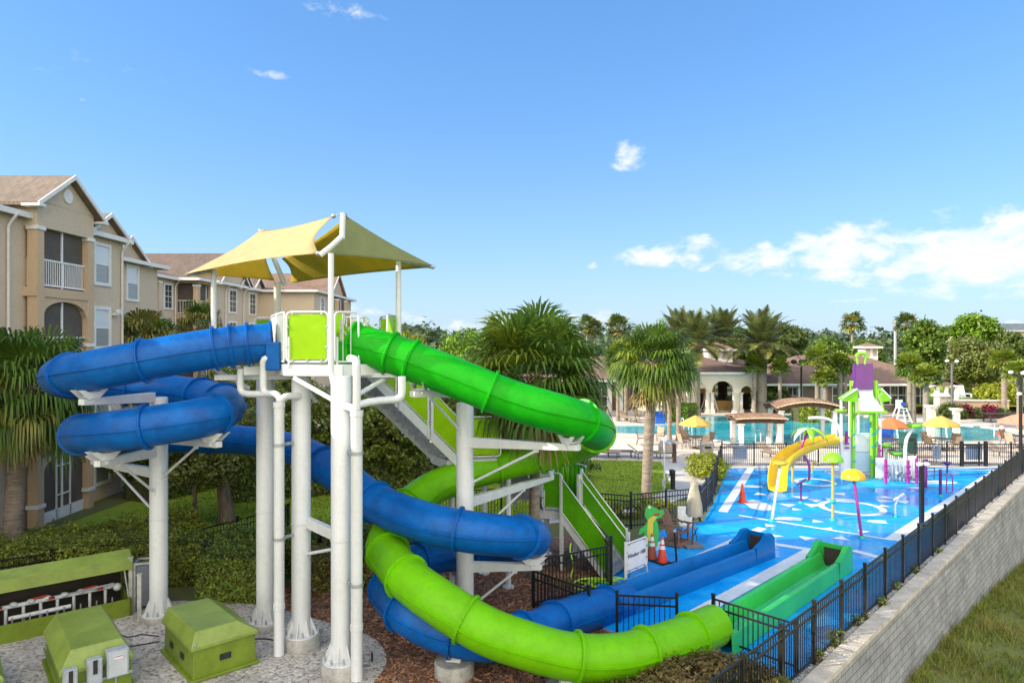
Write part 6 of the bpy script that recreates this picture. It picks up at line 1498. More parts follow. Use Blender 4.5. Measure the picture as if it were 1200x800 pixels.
b = MB(); b.sphere(c + V((0, -.02, 1.68)), .108, 14, 10, sq=(.9, 1, 1.15)); b.sphere(c + V((0, -.13, 1.66)), .02, 6, 5); b.build('face', sk, pr_)
b = MB(); b.sphere(c + V((0, .015, 1.72)), .115, 14, 10, sq=(.95, 1, 1)); b.build('hair', M['blackp'], pr_)
# ================================================================== VEGETATION
def leaf_quads(pts, nrm, size, rg, asp=.5):
    """many small leaf faces: numpy arrays in, (verts, faces) out"""
    n = len(pts); nr = nrm + rg.normal(0, .55, (n, 3)); nr /= np.linalg.norm(nr, axis=1, keepdims=True) + 1e-9
    a = np.cross(nr, rg.normal(0, 1, (n, 3))); a /= np.linalg.norm(a, axis=1, keepdims=True) + 1e-9
    c = np.cross(nr, a); sz = size * rg.uniform(.6, 1.35, (n, 1))
    v = np.stack([pts - a * sz, pts + c * sz * asp - nr * sz * .12, pts + a * sz, pts - c * sz * asp - nr * sz * .12], 1).reshape(-1, 3)
    return v, np.arange(4 * n).reshape(n, 4)
def np_mesh(name, v, f, mats, parent=None, mi=None):
    me = bpy.data.meshes.new(name); n, k = len(v), f.shape[1]
    me.vertices.add(n); me.vertices.foreach_set('co', np.ascontiguousarray(v, dtype=np.float32).ravel())
    me.loops.add(f.size); me.loops.foreach_set('vertex_index', f.ravel().astype(np.int32)); me.polygons.add(len(f))
    me.polygons.foreach_set('loop_start', np.arange(0, f.size, k, dtype=np.int32)); 
    for m_ in (mats if isinstance(mats, (list, tuple)) else [mats]): me.materials.append(m_)
    if mi is not None: me.polygons.foreach_set('material_index', np.asarray(mi, dtype=np.int32))
    me.update(calc_edges=True); me.validate()
    o = bpy.data.objects.new(name, me); COL.objects.link(o)
    if parent: o.parent = parent
    LOC[o.name] = V((0, 0, 0)); return o
def lobe_pts(c, r, n, rg, hollow=.55):
    d = rg.normal(0, 1, (n, 3)); d /= np.linalg.norm(d, axis=1, keepdims=True)
    rr = hollow + (1 - hollow) * rg.random((n, 1)) ** .6
    bump = 1 + .14 * np.sin(d[:, :1] * 9 + c[0]) * np.cos(d[:, 2:] * 8 + c[1])
    return np.array(c) + d * rr * bump * np.array(r), d
def clumpy(c, r, nclump, per, rg, cs=.2, hollow=.6):
    P0, d = lobe_pts(c, r, nclump, rg, hollow)
    pts = np.repeat(P0, per, 0) + rg.normal(0, cs, (nclump * per, 3)) * np.array([1, 1, .75]); return pts, np.repeat(d, per, 0)
def broad_tree(name, label, cat, loc, H, R0, m_, seed, leaf=.16, n=7000, trunk_r=.18, trunk_h=.35, lobes=13, flat=.7, group=None, base=None, bark=None):
    """trunk with limbs reaching into clumps of loose leaves"""
    rg = np.random.default_rng(seed); r2 = random.Random(seed); root = thing(name, label, cat, (0, 0, 0), group)
    cz = H * (trunk_h + (1 - trunk_h) / 2); rz = H * (1 - trunk_h) / 2 * 1.0
    lc = []
    for i in range(lobes):
        a = 2.4 * i + r2.uniform(-.4, .4); k = (i + .5) / lobes; zz = cz + rz * (2 * k - 1) * .72; rr = R0 * math.sqrt(max(.05, 1 - (2 * k - 1) ** 2 * .85)) * r2.uniform(.35, .68)
        lc.append((rr * math.cos(a), rr * math.sin(a), zz, R0 * r2.uniform(.26, .44)))
    vs, fs, o = [], [], 0
    tot = sum(l[3] ** 2 for l in lc)
    for l in lc:
        k = int(n * l[3] ** 2 / tot); per = 14
        p, d = clumpy(l[:3], (l[3], l[3], l[3] * flat), max(4, k // per), per, rg, leaf * 1.3)
        v, f = leaf_quads(p, d * .6 + np.array([0, 0, .5]), leaf, rg, .55); vs.append(v); fs.append(f + o); o += len(v)
    vv = np.concatenate(vs); zt, zb_ = np.percentile(vv[:, 2], 99.6), H * trunk_h * .8; kz = (H - zb_) / (zt - zb_); vv[:, 2] = zb_ + (vv[:, 2] - zb_) * kz
    kr = R0 / np.percentile(np.hypot(vv[:, 0], vv[:, 1]), 98); vv[:, :2] *= kr; lc = [(l[0] * kr, l[1] * kr, zb_ + (l[2] - zb_) * kz, l[3]) for l in lc]; cz = zb_ + (cz - zb_) * kz
    np_mesh('crown', vv, np.concatenate(fs), m_, root)
    b = MB(); th = H * trunk_h
    sw = [r2.uniform(-.12, .12) for _ in range(4)]
    b.tube([(0, 0, -.05), (sw[0] * .3, sw[1] * .3, th * .5), (sw[0], sw[1], th), (sw[0] + sw[2], sw[1] + sw[3], cz)], [trunk_r * 1.35, trunk_r, trunk_r * .85, trunk_r * .4], 10)
    for l in lc: b.tube([(sw[0] * .8, sw[1] * .8, th * r2.uniform(.75, 1.0)), (l[0] * .45, l[1] * .45, (th + l[2]) * .52), (l[0], l[1], l[2])], [trunk_r * .5, trunk_r * .32, trunk_r * .1], 6)
    b.build('trunk', bark or M['bark'], root)
    root.location = loc; return root
def bush(label, loc, r, m_, seed, leaf=.07, n=1600, cat='shrub', name='shrub', group=None, rz=0, stems=True, hollow=.72):
    rg = np.random.default_rng(seed); root = thing(name, label, cat, (0, 0, 0), group)
    p, d = clumpy((0, 0, r[2] * .95), r, n // 10, 10, rg, leaf * 1.2, hollow); p[:, 2] = np.abs(p[:, 2]); v, f = leaf_quads(p, d + np.array([0, 0, .5]), leaf, rg)
    np_mesh('foliage', v, f, m_, root)
    b = MB()
    for i in range(6): a = i * 1.05; b.tube([(0, 0, 0), (r[0] * .6 * math.cos(a), r[1] * .6 * math.sin(a), r[2] * 1.2)], [.03, .01], 5)
    b.build('stems', M['bark'], root)
    root.location = loc; root.rotation_euler = (0, 0, rz); return root
M['hedge_core'] = mat('hedge_twigs', (.09, .09, .03), .95, .4, 5, bump=1.0, bscale=20)
def hedge(label, pts, w, h, m_, seed, leaf=.06, dens=420, name='hedge', m2=None, tall=0.0, k2=.35):
    """clipped hedge: twiggy core with leaves over its top and sides"""
    rg = np.random.default_rng(seed); root = thing(name, label, 'hedge', (pts[0][0], pts[0][1], 0)); core = MB(); P_, N_ = [], []
    for a, c in zip(pts[:-1], pts[1:]):
        a, c = V((*a[:2], 0)), V((*c[:2], 0)); L_ = (c - a).length; t = (c - a) / L_; n_ = V((-t.y, t.x, 0))
        core.bar(a + V((0, 0, h * .46)), c + V((0, 0, h * .46)), w * .8, h * .9)
        for (area, kind) in ((L_ * w, 0), (L_ * h, 1), (L_ * h, -1)):
            k = int(area * dens); s = rg.random(k) * L_
            if kind == 0: u = (rg.random(k) - .5) * w; z = np.full(k, h) + rg.normal(0, .05 + tall, k) + .05 * np.sin(s * 3.1); nn = np.array([0, 0, 1.])
            else: u = kind * (w / 2 + rg.normal(0, .05, k)); z = rg.random(k) * h; nn = np.array(n_) * kind
            p = np.array(a) + np.outer(s, np.array(t)) + np.outer(u, np.array(n_)); p[:, 2] = z; P_.append(p); N_.append(np.tile(nn, (k, 1)))
    p, d = np.concatenate(P_), np.concatenate(N_); v, f = leaf_quads(p, d, leaf, rg)
    v = v - np.array(root.location)
    mi = (rg.random(len(f)) < k2).astype(int) if m2 else None
    np_mesh('foliage', v, f, [m_, m2] if m2 else m_, root, mi)
    core.build('twigs', M['hedge_core'], root); return root

# ------------------------------------------------------------------ palms
def fan_leaf(vs, fs, o, d, up, L1, Lb, nl, rg, droop=.5, spread=118, wl=.030):
    d = d / np.linalg.norm(d); s = np.cross(d, up); s /= np.linalg.norm(s) + 1e-9; u = np.cross(s, d)
    g = np.array([0, 0, -1.]); p1 = o + d * L1 + g * L1 * .12
    w = s * .015; vs += [o - w, o + w, p1 + w, p1 - w]; b = len(vs) - 4; fs.append((b, b + 1, b + 2, b + 3))
    for i in range(nl):
        a = math.radians(spread) * (2 * i / (nl - 1) - 1); k = 1 - .25 * abs(a) / 2
        dd = d * math.cos(a) + s * math.sin(a) + u * (.10 if i % 2 else -.06) + u * .22 * abs(math.sin(a)) * (1 if droop > 0 else 0); dd /= np.linalg.norm(dd)
        sd = np.cross(dd, u); sd /= np.linalg.norm(sd) + 1e-9; l = Lb * k * rg.uniform(.9, 1.08)
        q0 = p1; q1 = p1 + dd * l * .58 + g * droop * l * .10; q2 = q1 + dd * l * max(.04, .40 - .34 * droop) + g * l * (.06 + droop * rg.uniform(.30, .48))
        ww = wl * Lb; b = len(vs); vs += [q0 - sd * ww * .25, q0 + sd * ww * .25, q1 + sd * ww, q1 - sd * ww, q2 + sd * ww * .12, q2 - sd * ww * .12]; fs += [(b, b + 1, b + 2, b + 3), (b + 3, b + 2, b + 4, b + 5)]
def fan_palm(name, label, loc, H, Rc, seed, mats=('frond', 'frond_sunlit'), nleaf=46, nl=20, wl=.034, trunk_r=.17, lean=(0, 0), skirt=0., boots=.5, group=None, up_bias=.25, droop=.6, spikes=0, tmat='palmbark', lowest=-.55):
    """Rc = crown radius; H = height of the bud"""
    rg = np.random.default_rng(seed); root = thing(name, label, 'palm tree', (0, 0, 0), group); top = np.array([lean[0], lean[1], H]); vs, fs, mi = [], [], []
    for i in range(nleaf):
        a = i * 2.39996; k = (i + .5) / nleaf; el = math.asin(max(-1, min(1, 1.0 - (1.0 - lowest) * k))) * .95 + rg.normal(0, .07)
        d = np.array([math.cos(a) * math.cos(el), math.sin(a) * math.cos(el), math.sin(el)]); n0 = len(fs)
        fan_leaf(vs, fs, top + np.array([0, 0, -.25 * k]), d, np.array([0, 0, 1.]) + rg.normal(0, .15, 3), Rc * rg.uniform(.38, .55), Rc * rg.uniform(.5, .62), nl, rg, droop * (.5 + k * .8), wl=wl)
        mi += [1 if rg.random() < (.5 if d[0] < -.15 else .08) else 0] * (len(fs) - n0)  # second tone favours the sunward side, sunlight painted into the crown
    for i in range(spikes):
        a = i * 2.1; q = top + np.array([.25 * math.cos(a), .25 * math.sin(a), 0]); q2 = q + np.array([.25 * math.cos(a), .25 * math.sin(a), Rc * rg.uniform(.5, .68)]); b = len(vs); w = np.array([.018, 0, 0]); vs += [q - w, q + w, q2 + w * .3, q2 - w * .3]; fs.append((b, b + 1, b + 2, b + 3)); mi.append(0)
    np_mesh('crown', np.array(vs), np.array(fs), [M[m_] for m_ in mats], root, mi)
    if skirt:
        vs, fs = [], []
        for i in range(int(70 * skirt)):
            a = rg.uniform(0, 6.28); zt = top[2] - rg.uniform(.1, .5); rr = Rc * rg.uniform(.15, .55); d = np.array([math.cos(a) * .45, math.sin(a) * .45, -1.])
            fan_leaf(vs, fs, np.array([top[0] + rr * math.cos(a) * .5, top[1] + rr * math.sin(a) * .5, zt]), d, np.array([math.cos(a), math.sin(a), .3]), Rc * .3, Rc * .48, 14, rg, .5, 45, .026)
        np_mesh('dead_frond_skirt', np.array(vs), np.array(fs), M['thatch'], root)
    b = MB(); n = 9; pts, rs = [], []
    for i in range(n + 1):
        k = i / n; pts.append((lean[0] * k ** 1.4, lean[1] * k ** 1.4, (H - .1) * k - .05)); rs.append(trunk_r * (1.28 if i == 0 else 1 + .06 * (i % 2)))
    b.tube(pts, rs, 12); b.build('trunk', M[tmat], root)
    if boots:
        b = MB()
        for i in range(26):
            a = i * 2.4; z = H - .12 - boots * i / 26; c = V((lean[0], lean[1], z)); e = V((math.cos(a), math.sin(a), 0)); b.bar(c + e * trunk_r * .7, c + e * (trunk_r * 1.7) + V((0, 0, .16)), .09, .035)
        b.build('leaf_bases', M['palmboot'], root)
    root.location = loc; return root
def feather_palm(name, label, loc, H, Rc, seed, mats=('frond_d', 'frond_w'), nf=52, trunk_r=.26, group=None, ivy=False):
    rg = np.random.default_rng(seed); root = thing(name, label, 'palm tree', (0, 0, 0), group); vs, fs, mi = [], [], []
    for i in range(nf):
        a = i * 2.39996; k = (i + .5) / nf; el = 1.45 - 1.65 * k + rg.normal(0, .06); L_ = Rc * rg.uniform(.95, 1.15)
        h = np.array([math.cos(a), math.sin(a), 0]); s = np.array([-h[1], h[0], 0]); pts = []
        for q in range(9):
            t = q / 8; e2 = el - 1.0 * t ** 1.8 * (.45 + .5 * k); pts.append((pts[-1] if pts else np.array([0, 0, H])) + (h * math.cos(e2) + np.array([0, 0, math.sin(e2)])) * L_ / 8)
        for q in range(8):
            b = len(vs); w = s * .03 * (1 - q / 9); vs += [pts[q] - w, pts[q] + w, pts[q + 1] + w * .8, pts[q + 1] - w * .8]; fs.append((b, b + 1, b + 2, b + 3)); mi.append(1)
        for q in range(26):
            t = .12 + .86 * q / 26; x = t * 8; j = min(7, int(x)); p = pts[j] + (pts[j + 1] - pts[j]) * (x - j); td = pts[j + 1] - pts[j]; td /= np.linalg.norm(td); l = Rc * .24 * math.sin(PI * min(1, t * .9 + .12)) + .05
            for sg in (-1, 1):
                dd = td * .55 + s * sg * .8 + np.array([0, 0, .22]); dd /= np.linalg.norm(dd); w = td * .048 * Rc / 2; q2 = p + dd * l + np.array([0, 0, -.08 * l]); b = len(vs); vs += [p - w, p + w, q2 + w * .2, q2 - w * .2]; fs.append((b, b + 1, b + 2, b + 3)); mi.append(0 if k < .72 or rg.random() < .5 else 1)
    np_mesh('crown', np.array(vs), np.array(fs), [M[m_] for m_ in mats], root, mi)
    b = MB(); pts = [(0, 0, -.05)] + [(0, 0, H * i / 8) for i in range(1, 9)]; b.tube(pts, [trunk_r * 1.25] + [trunk_r * (1 + .05 * (i % 2)) for i in range(7)] + [trunk_r * 1.25], 12); b.build('trunk', M['palmbark'], root)
    b = MB()
    for i in range(40):
        a = i * 2.4; z = H - 1.1 * i / 40; e = V((math.cos(a), math.sin(a), 0)); b.bar(V((0, 0, z)) + e * trunk_r * .8, V((0, 0, z + .2)) + e * trunk_r * 1.75, .1, .04)
    b.build('leaf_bases', M['palmboot'], root)
    if ivy:
        p, d = clumpy((-.15, -.1, H - 1.6), (.5, .45, 1.5), 60, 10, rg, .1, .6); v, f = leaf_quads(p, d, .1, rg); np_mesh('climbing_vine', v, f, M['leaf_yel'], root)
    root.location = loc; return root
def Gx(px, d, z=0): return ((px - 600) / 800 * d, d, z)
# near fan palms
fan_palm('fan_palm', 'big dense fan palm with dark trunk right behind the green slide', Gx(626.5, 19.3), 5.85, 2.7, 1, nleaf=74, nl=40, wl=.024, trunk_r=.14, spikes=4, skirt=.15, boots=.8, tmat='palmbark', lowest=-.52, droop=.6)
fan_palm('fan_palm', 'sunlit fan palm with a tall grey trunk standing at the lawn edge', Gx(757, 27.5), 6.0, 2.2, 2, nleaf=54, nl=34, wl=.028, trunk_r=.2, lean=(.32, 0), spikes=2, skirt=.15, boots=.9, lowest=-.5, droop=.7)
fan_palm('fan_palm', 'shaggy fan palm with hanging brown fronds in front of the nearest apartments', Gx(14, 21.6), 5.35, 2.8, 3, mats=('frond', 'frond_w'), nleaf=70, nl=44, wl=.021, trunk_r=.27, skirt=.25, boots=.6, lean=(.45, .0), lowest=-.75, droop=.9)
# slim palms on the deck and around the pavilion (copies of two prototypes)
GS = 'slim cabbage palms round the pool'
sb = fan_palm('cabbage_palm', 'slim palm with a pinkish trunk, left of the close pair by the deck sign', Gx(784.5, 44.8), 5.2, 1.75, 5, nleaf=48, nl=15, wl=.07, droop=.5, trunk_r=.15, skirt=.25, boots=.7, group=GS, lowest=-.6)
sl = fan_palm('cabbage_palm', 'pale trunked cabbage palm left of the lime and white play tower', Gx(958, 60.0), 5.35, 1.6, 6, mats=('frond_sunlit', 'frond'), nleaf=46, nl=13, wl=.10, droop=.35, trunk_r=.21, skirt=0, boots=.6, group=GS, lowest=-.4)
def slim(src, px, d, sc, rz, lb, zs=1.0): return copy_tree(src, Gx(px, d), rz, lb, GS, (sc, sc, sc * zs))
slim(sb, 795, 46.2, 1.0, 1.3, 'slim palm with a pinkish trunk, right of the close pair by the deck sign', .97)
slim(sb, 724, 57.5, .98, 2.2, 'slim palm on the deck nearest the green tube bend', 1.05)
slim(sb, 733.5, 58.0, 1.0, 4.0, 'slim palm with a shorter trunk just right of the one by the green bend', .93)
slim(sb, 778, 56.5, 1.05, 3.1, 'thicker grey palm trunk behind the pool hedge', .95)
slim(sb, 789, 58, 1.0, .7, 'slim palm behind the planter hedge beside the thick grey trunk', .93)
slim(sl, 884, 62.5, .78, 1.0, 'short cabbage palm at the right corner of the arched pavilion', 1.12)
slim(sl, 914, 61.5, .76, 2.0, 'small cabbage palm before the brown roof between vine clad date palm and black pole', 1.10)
slim(sl, 967, 59, .92, 2.9, 'darker cabbage palm close beside the pale trunked one', .74)
slim(sl, 984, 60.5, .95, 1.9, 'cabbage palm just left of the purple chute', .94)
slim(sl, 990, 62.5, .9, .4, 'second cabbage palm behind the purple chute', .90)
slim(sl, 1066, 55, .92, .9, 'cabbage palm with its straight trunk just right of the white curved stem', .98)
slim(sl, 1070, 56, 1.0, 5.1, 'cabbage palm with a bent neck right of the clubhouse windows', .82)
slim(sl, 1085, 52.5, .98, 2.6, 'sunlit cabbage palm with an orange trunk by the left pool column', .78)
slim(sl, 1176.5, 60.5, .98, 3.6, 'cabbage palm in front of the garden wall at the right', .96)
slim(sl, 1195, 52, .95, 4.4, 'cabbage palm at the right edge beside the black pole', .86)
# tall skinny palms on the skyline
GT = 'tall skyline palms'
tp_ = fan_palm('tall_palm', 'tall lone palm on the skyline above the clubhouse', Gx(999, 105), 9.6, 2.4, 8, mats=('leaf_dark', 'frond_w'), nleaf=34, nl=12, wl=.10, trunk_r=.2, skirt=0, boots=.4, group=GT, droop=.4)
for (px, d, sc, zs, lb) in ((1063, 96, .9, 1.07, 'tall palm behind the bright green tree right of the mast'), (688, 110, .85, 1.15, 'left of the two tall palms beyond the big fan palm'), (697, 112, .85, 1.08, 'right of the two tall palms beyond the big fan palm'), (724, 80, .85, 1.03, 'tall palm standing behind the sunlit fan palm')): copy_tree(tp_, Gx(px, d), px * .7, lb, GT, (sc, sc, sc * zs))
# date palms
GD = 'feathery date palms by the pavilion'
dp_ = feather_palm('date_palm', 'largest date palm with a vine on its trunk in front of the pavilion corner', Gx(893, 63), 6.3, 3.2, 9, trunk_r=.42, group=GD, ivy=True)
dq = feather_palm('date_palm', 'date palm with a dark trunk left of the pavilion arches', Gx(815, 62), 6.3, 3.1, 10, trunk_r=.42, group=GD)
for (px, d, sc, zs, lb) in ((846, 74, 1.0, 1.09, 'date palm rising behind the pavilion cupola'), (796, 72, .95, 1.13, 'date palm at the left end of the pavilion behind the slim palms')): copy_tree(dq, Gx(px, d), px * .3, lb, GD, (sc, sc, sc * zs))
# palms before the second apartment block
GA = 'bushy palms before the second apartment block'
ap = fan_palm('fan_palm', 'bushy palm before the set back apartment wing', Gx(166, 36), 7.0, 2.2, 12, mats=('frond_w', 'frond'), nleaf=46, nl=20, wl=.045, trunk_r=.22, group=GA, lowest=-.8, droop=.9)
copy_tree(ap, Gx(188, 38), 2.0, 'lower bushy palm just right of the one before the set back wing', GA, (.75, .75, .95)); copy_tree(ap, Gx(236, 44), 1.0, 'bushy palm below the corner balcony of the second block', GA, (.85, .85, 1.12))
# ------------------------------------------------------------------ broadleaf trees
T = broad_tree
T('shade_tree', 'bushy olive green tree with thin pale trunk behind the left blue loop', 'tree', Gx(229, 24.8), 4.3, 1.75, M['leaf_pine'], 21, .065, 15000, .08, .34)
T('shade_tree', 'bushy olive green tree with a thick dark trunk on the shaded lawn', 'tree', Gx(265, 25.2), 4.4, 2.0, M['leaf_pine'], 22, .065, 17000, .26, .34)
T('shade_tree', 'low olive tree between the apartments and the left column', 'tree', Gx(152, 29.5), 3.4, 1.5, M['leaf_olive'], 23, .07, 10000, .12, .2)
T('shade_tree', 'spreading olive tree behind the tower columns', 'tree', Gx(345, 31), 5.4, 2.8, M['leaf_olive'], 24, .085, 15000, .2, .22)
T('shade_tree', 'green tree filling the gap under the first stair flight', 'tree', Gx(450, 31), 5.0, 2.3, M['leaf_olive'], 25, .08, 15000, .2, .2)
T('shade_tree', 'sunlit yellow green tree just right of the tower platform', 'tree', Gx(470, 37), 7.3, 2.5, M['leaf_yel'], 26, .09, 14000, .2, .25)
T('shade_tree', 'bright green tree with feathery top behind the descending green tube', 'tree', Gx(555, 36), 7.2, 2.6, M['leaf_bright'], 27, .09, 14000, .2, .25)
T('shade_tree', 'small loose bright tree peeking over the platform railing', 'tree', Gx(418, 46), 8.0, 2.2, M['leaf_yel'], 28, .14, 5000, .15, .3)
T('shade_tree', 'small olive tree below the big fan palm on its left', 'tree', Gx(518, 35), 4.3, 2.2, M['leaf_olive'], 29, .085, 12000, .18, .15)
T('shade_tree', 'dark olive tree between the apartment blocks and the tower', 'tree', Gx(290, 38), 5.6, 2.8, M['leaf_olive'], 30, .10, 12000, .2, .2)
T('oak_tree', 'big dark oak behind the clubhouse left of the black pole', 'tree', Gx(912, 90), 9.2, 4.3, M['leaf_dark'], 31, 0.22, 16200, .4, .25)
T('oak_tree', 'bright green round tree behind the clubhouse roof in the middle', 'tree', Gx(972, 100), 7.2, 3.4, M['leaf_mid'], 32, 0.22, 10800, .3, .25)
T('oak_tree', 'dark green rounded tree behind the pavilion roof', 'tree', Gx(868, 92), 8.3, 4.2, M['leaf_mid'], 33, 0.22, 12150, .4, .25)
T('oak_tree', 'tall bright green tree left of the mast behind the clubhouse end', 'tree', Gx(1087, 80), 9.0, 2.7, M['leaf_mid'], 34, 0.19, 14850, .3, .22)
T('oak_tree', 'tallest light green tree rising behind the grey oak on the right', 'tree', Gx(1144, 92), 10.2, 3.4, M['leaf_bright'], 35, 0.20, 16200, .35, .25)
T('oak_tree', 'broad grey green oak on the raised lawn', 'tree', Gx(1143, 74, .8), 6.2, 3.0, M['leaf_pine'], 36, 0.16, 18900, .32, .24)
T('oak_tree', 'dark tree behind the right hand cabbage palm', 'tree', Gx(1186, 88, .8), 7.0, 3.2, M['leaf_dark'], 37, 0.20, 12150, .3, .2)
T('oak_tree', 'green tree behind the clubhouse cupola', 'tree', Gx(1014, 96), 6.9, 2.6, M['leaf_mid'], 38, 0.20, 9450, .3, .25)
T('oak_tree', 'dark tree at the left of the clubhouse behind the big fan palm', 'tree', Gx(655, 84), 7.2, 4.4, M['leaf_mid'], 39, 0.22, 12150, .35, .2)
T('oak_tree', 'round dark tree behind the left clubhouse wing', 'tree', Gx(745, 92), 7.0, 3.6, M['leaf_mid'], 40, 0.22, 10800, .35, .2)
T('oak_tree', 'feathery green tree beyond the first stair flight', 'tree', Gx(575, 62), 7.4, 3.4, M['leaf_bright'], 41, 0.17, 12150, .3, .2)
T('shade_tree', 'leafy small tree seen through the middle pavilion arch', 'tree', Gx(851, 84), 4.5, 1.9, M['leaf_yel'], 42, .18, 3000, .15, .25)
# ------------------------------------------------------------------ hedges and shrubs
hedge('long clipped hedge behind the valve box and left column', [(-15.5, 17.6), (-11.6, 19.0), (-8.6, 19.3)], 1.2, 1.15, M['leaf_olive'], 51, .048, 820, m2=M['leaf_yel'], k2=.18, tall=.05)
hedge('clipped hedge with bright new shoots running behind the tower columns', [(-8.4, 19.6), (-5.6, 19.9), (-2.2, 21.6)], 1.0, 1.15, M['leaf_olive'], 52, .048, 850, m2=M['leaf_bright'], k2=.22, tall=.10)
hedge('tall clipped hedge with bright shoots right beside the left column', [(-8.1, 17.95), (-6.3, 18.05)], 1.1, 1.15, M['leaf_olive'], 53, .045, 950, m2=M['leaf_bright'], k2=.25, tall=.12)
hedge('yellow green hedge below the ground floor porch of the nearest block', [(-16.6, 20.4), (-13.2, 22.6), (-11.4, 24.6)], 1.6, .5, M['leaf_yel'], 54, .05, 700, m2=M['leaf_olive'], k2=.4, tall=.1)
hedge('reddish dark hedge behind the tower columns over the bark bed', [(-5.9, 18.3), (-2.8, 19.4)], .9, 1.0, M['leaf_brown'], 55, .045, 800, m2=M['leaf_olive'], k2=.35)
hedge('dark mixed hedge along the foot of the nearest apartments', [(-15.6, 28.5), (-14.5, 31), (-14, 34)], 1.8, .9, M['leaf_dark'], 56, .08, 260, m2=M['leaf_olive'], k2=.4, tall=.12)
hedge('dark hedge along the far side of the shaded lawn', [(-12, 29), (-4, 32.5), (1.5, 37)], 2.0, 1.9, M['leaf_dark'], 57, .09, 200, m2=M['leaf_olive'], k2=.5, tall=.15)
hedge('square clipped hedge planter between the pool and the clubhouse', [Gx(776, 57.5), Gx(804, 57.5), Gx(805, 61)], 1.6, 1.2, M['leaf_bright'], 58, .1, 160)
hedge('bright hedge behind the second pergola', [Gx(932, 57), Gx(972, 57)], 1.8, 1.35, M['leaf_yel'], 59, .1, 140)
hedge('dark lower hedge on the raised lawn', [(Gx(1118, 72)[0], 72), (Gx(1160, 72)[0], 72)], 1.5, 1.7, M['leaf_dark'], 60, .12, 110)
hedge('lighter upper hedge on the raised lawn', [(Gx(1120, 80)[0], 80), (Gx(1168, 80)[0], 80)], 1.5, 2.2, M['leaf_olive'], 61, .12, 100)
bush('bright round clipped bush at the fence corner by the path', (9.6, 33.6, 0), (.95, .95, .62), M['leaf_yel'], 62, .08, 2400)
bush('low yellow flowering bush behind the alligator board', (5.6, 26.9, 0), (.7, .5, .28), M['leaf_yel'], 63, .06, 1200)
bush('low green bush at the foot of the sunlit palm trunk', (4.3, 26.0, 0), (.8, .5, .3), M['leaf_olive'], 64, .06, 1200)
bush('brown green spreading shrub against the lime tube exit', (3.75, 12.75, 0), (1.35, .95, .34), M['leaf_brown'], 65, .05, 9000, hollow=.8)
bush('reddish brown shrub beside the lowest lime tube bend', (2.35, 11.9, 0), (1.0, .75, .30), M['leaf_brown'], 66, .05, 6000, hollow=.8)
bush('low weedy plant at the bottom of the wall fence', (4.9, 12.35, 0), (.55, .5, .25), M['leaf_olive'], 67, .05, 1600)
r2 = random.Random(9)
GW = 'small weeds along the wall fence'
w0 = bush('small green weed growing out of the white gravel along the fence', W(-.6, .02), (.16, .16, .14), M['leaf_olive'], 68, .04, 160, 'weed', 'weed_tuft', GW)
for s in (.4, .7, 1.9, 2.4, 3.6, 5.2, 7.0, 9.6): copy_tree(w0, W(s, r2.uniform(-.02, .1)), s * 3, None, GW, r2.uniform(.6, 1.2))
GRD = 'red leaved plants before the garden wall'
rd0 = bush('red leaved plant before the garden wall', Gx(1131, 59.6), (.4, .4, .6), M['leaf_red'], 69, .16, 500, 'plant', 'red_cordyline', GRD)
for px, sc in ((1150, .8), (1159, 1.0), (1167, .6)): copy_tree(rd0, Gx(px, 59.4), px, None, GRD, sc)
GGN = 'dark shrubs before the garden wall'
gn0 = bush('dark green shrub before the garden wall', Gx(1112, 59.2), (.8, .6, .6), M['leaf_dark'], 70, .16, 1500, 'shrub', 'shrub', GGN)
for px, sc in ((1123, .8), (1143, .7), (1174, .7)): copy_tree(gn0, Gx(px, 59.3), px, None, GGN, sc)
bush('bright yellow green spreading shrub on the raised lawn at the right', Gx(1172, 64, .8), (2.2, 1.4, 1.0), M['leaf_yel'], 71, .16, 2600)
bush('dark shrub mass under the date palms by the pavilion corner', Gx(905, 64), (1.9, 1.2, 1.3), M['leaf_dark'], 72, .15, 2600)
bush('dark shrub under the big fan palm by the deck', Gx(650, 33), (2.0, 1.0, .7), M['leaf_dark'], 73, .1, 2600)
# ------------------------------------------------------------------ far wood, one mass
rg = np.random.default_rng(77); vs, fs, o = [], [], 0
for i in range(560):
    a = rg.uniform(-48, 48); d = rg.uniform(150, 330); h = rg.uniform(7.5, 12.5) * (1.0 if abs(a) > 6 else .85) * (.72 + .28 * d / 330); x, y = d * math.tan(math.radians(a)), d; r0 = rg.uniform(3.5, 6.5)
    p, dd = clumpy((x, y, h * .62), (r0, r0, h * .42), 16, 7, rg, .9, .5); v, f = leaf_quads(p, dd + np.array([0, 0, .5]), .95, rg, .6); vs.append(v); fs.append(f + o); o += len(v)
tag(np_mesh('distant_woods', np.concatenate(vs), np.concatenate(fs), M['leaf_far']), 'low hazy belt of distant woods along the horizon', 'woods', kind='stuff')
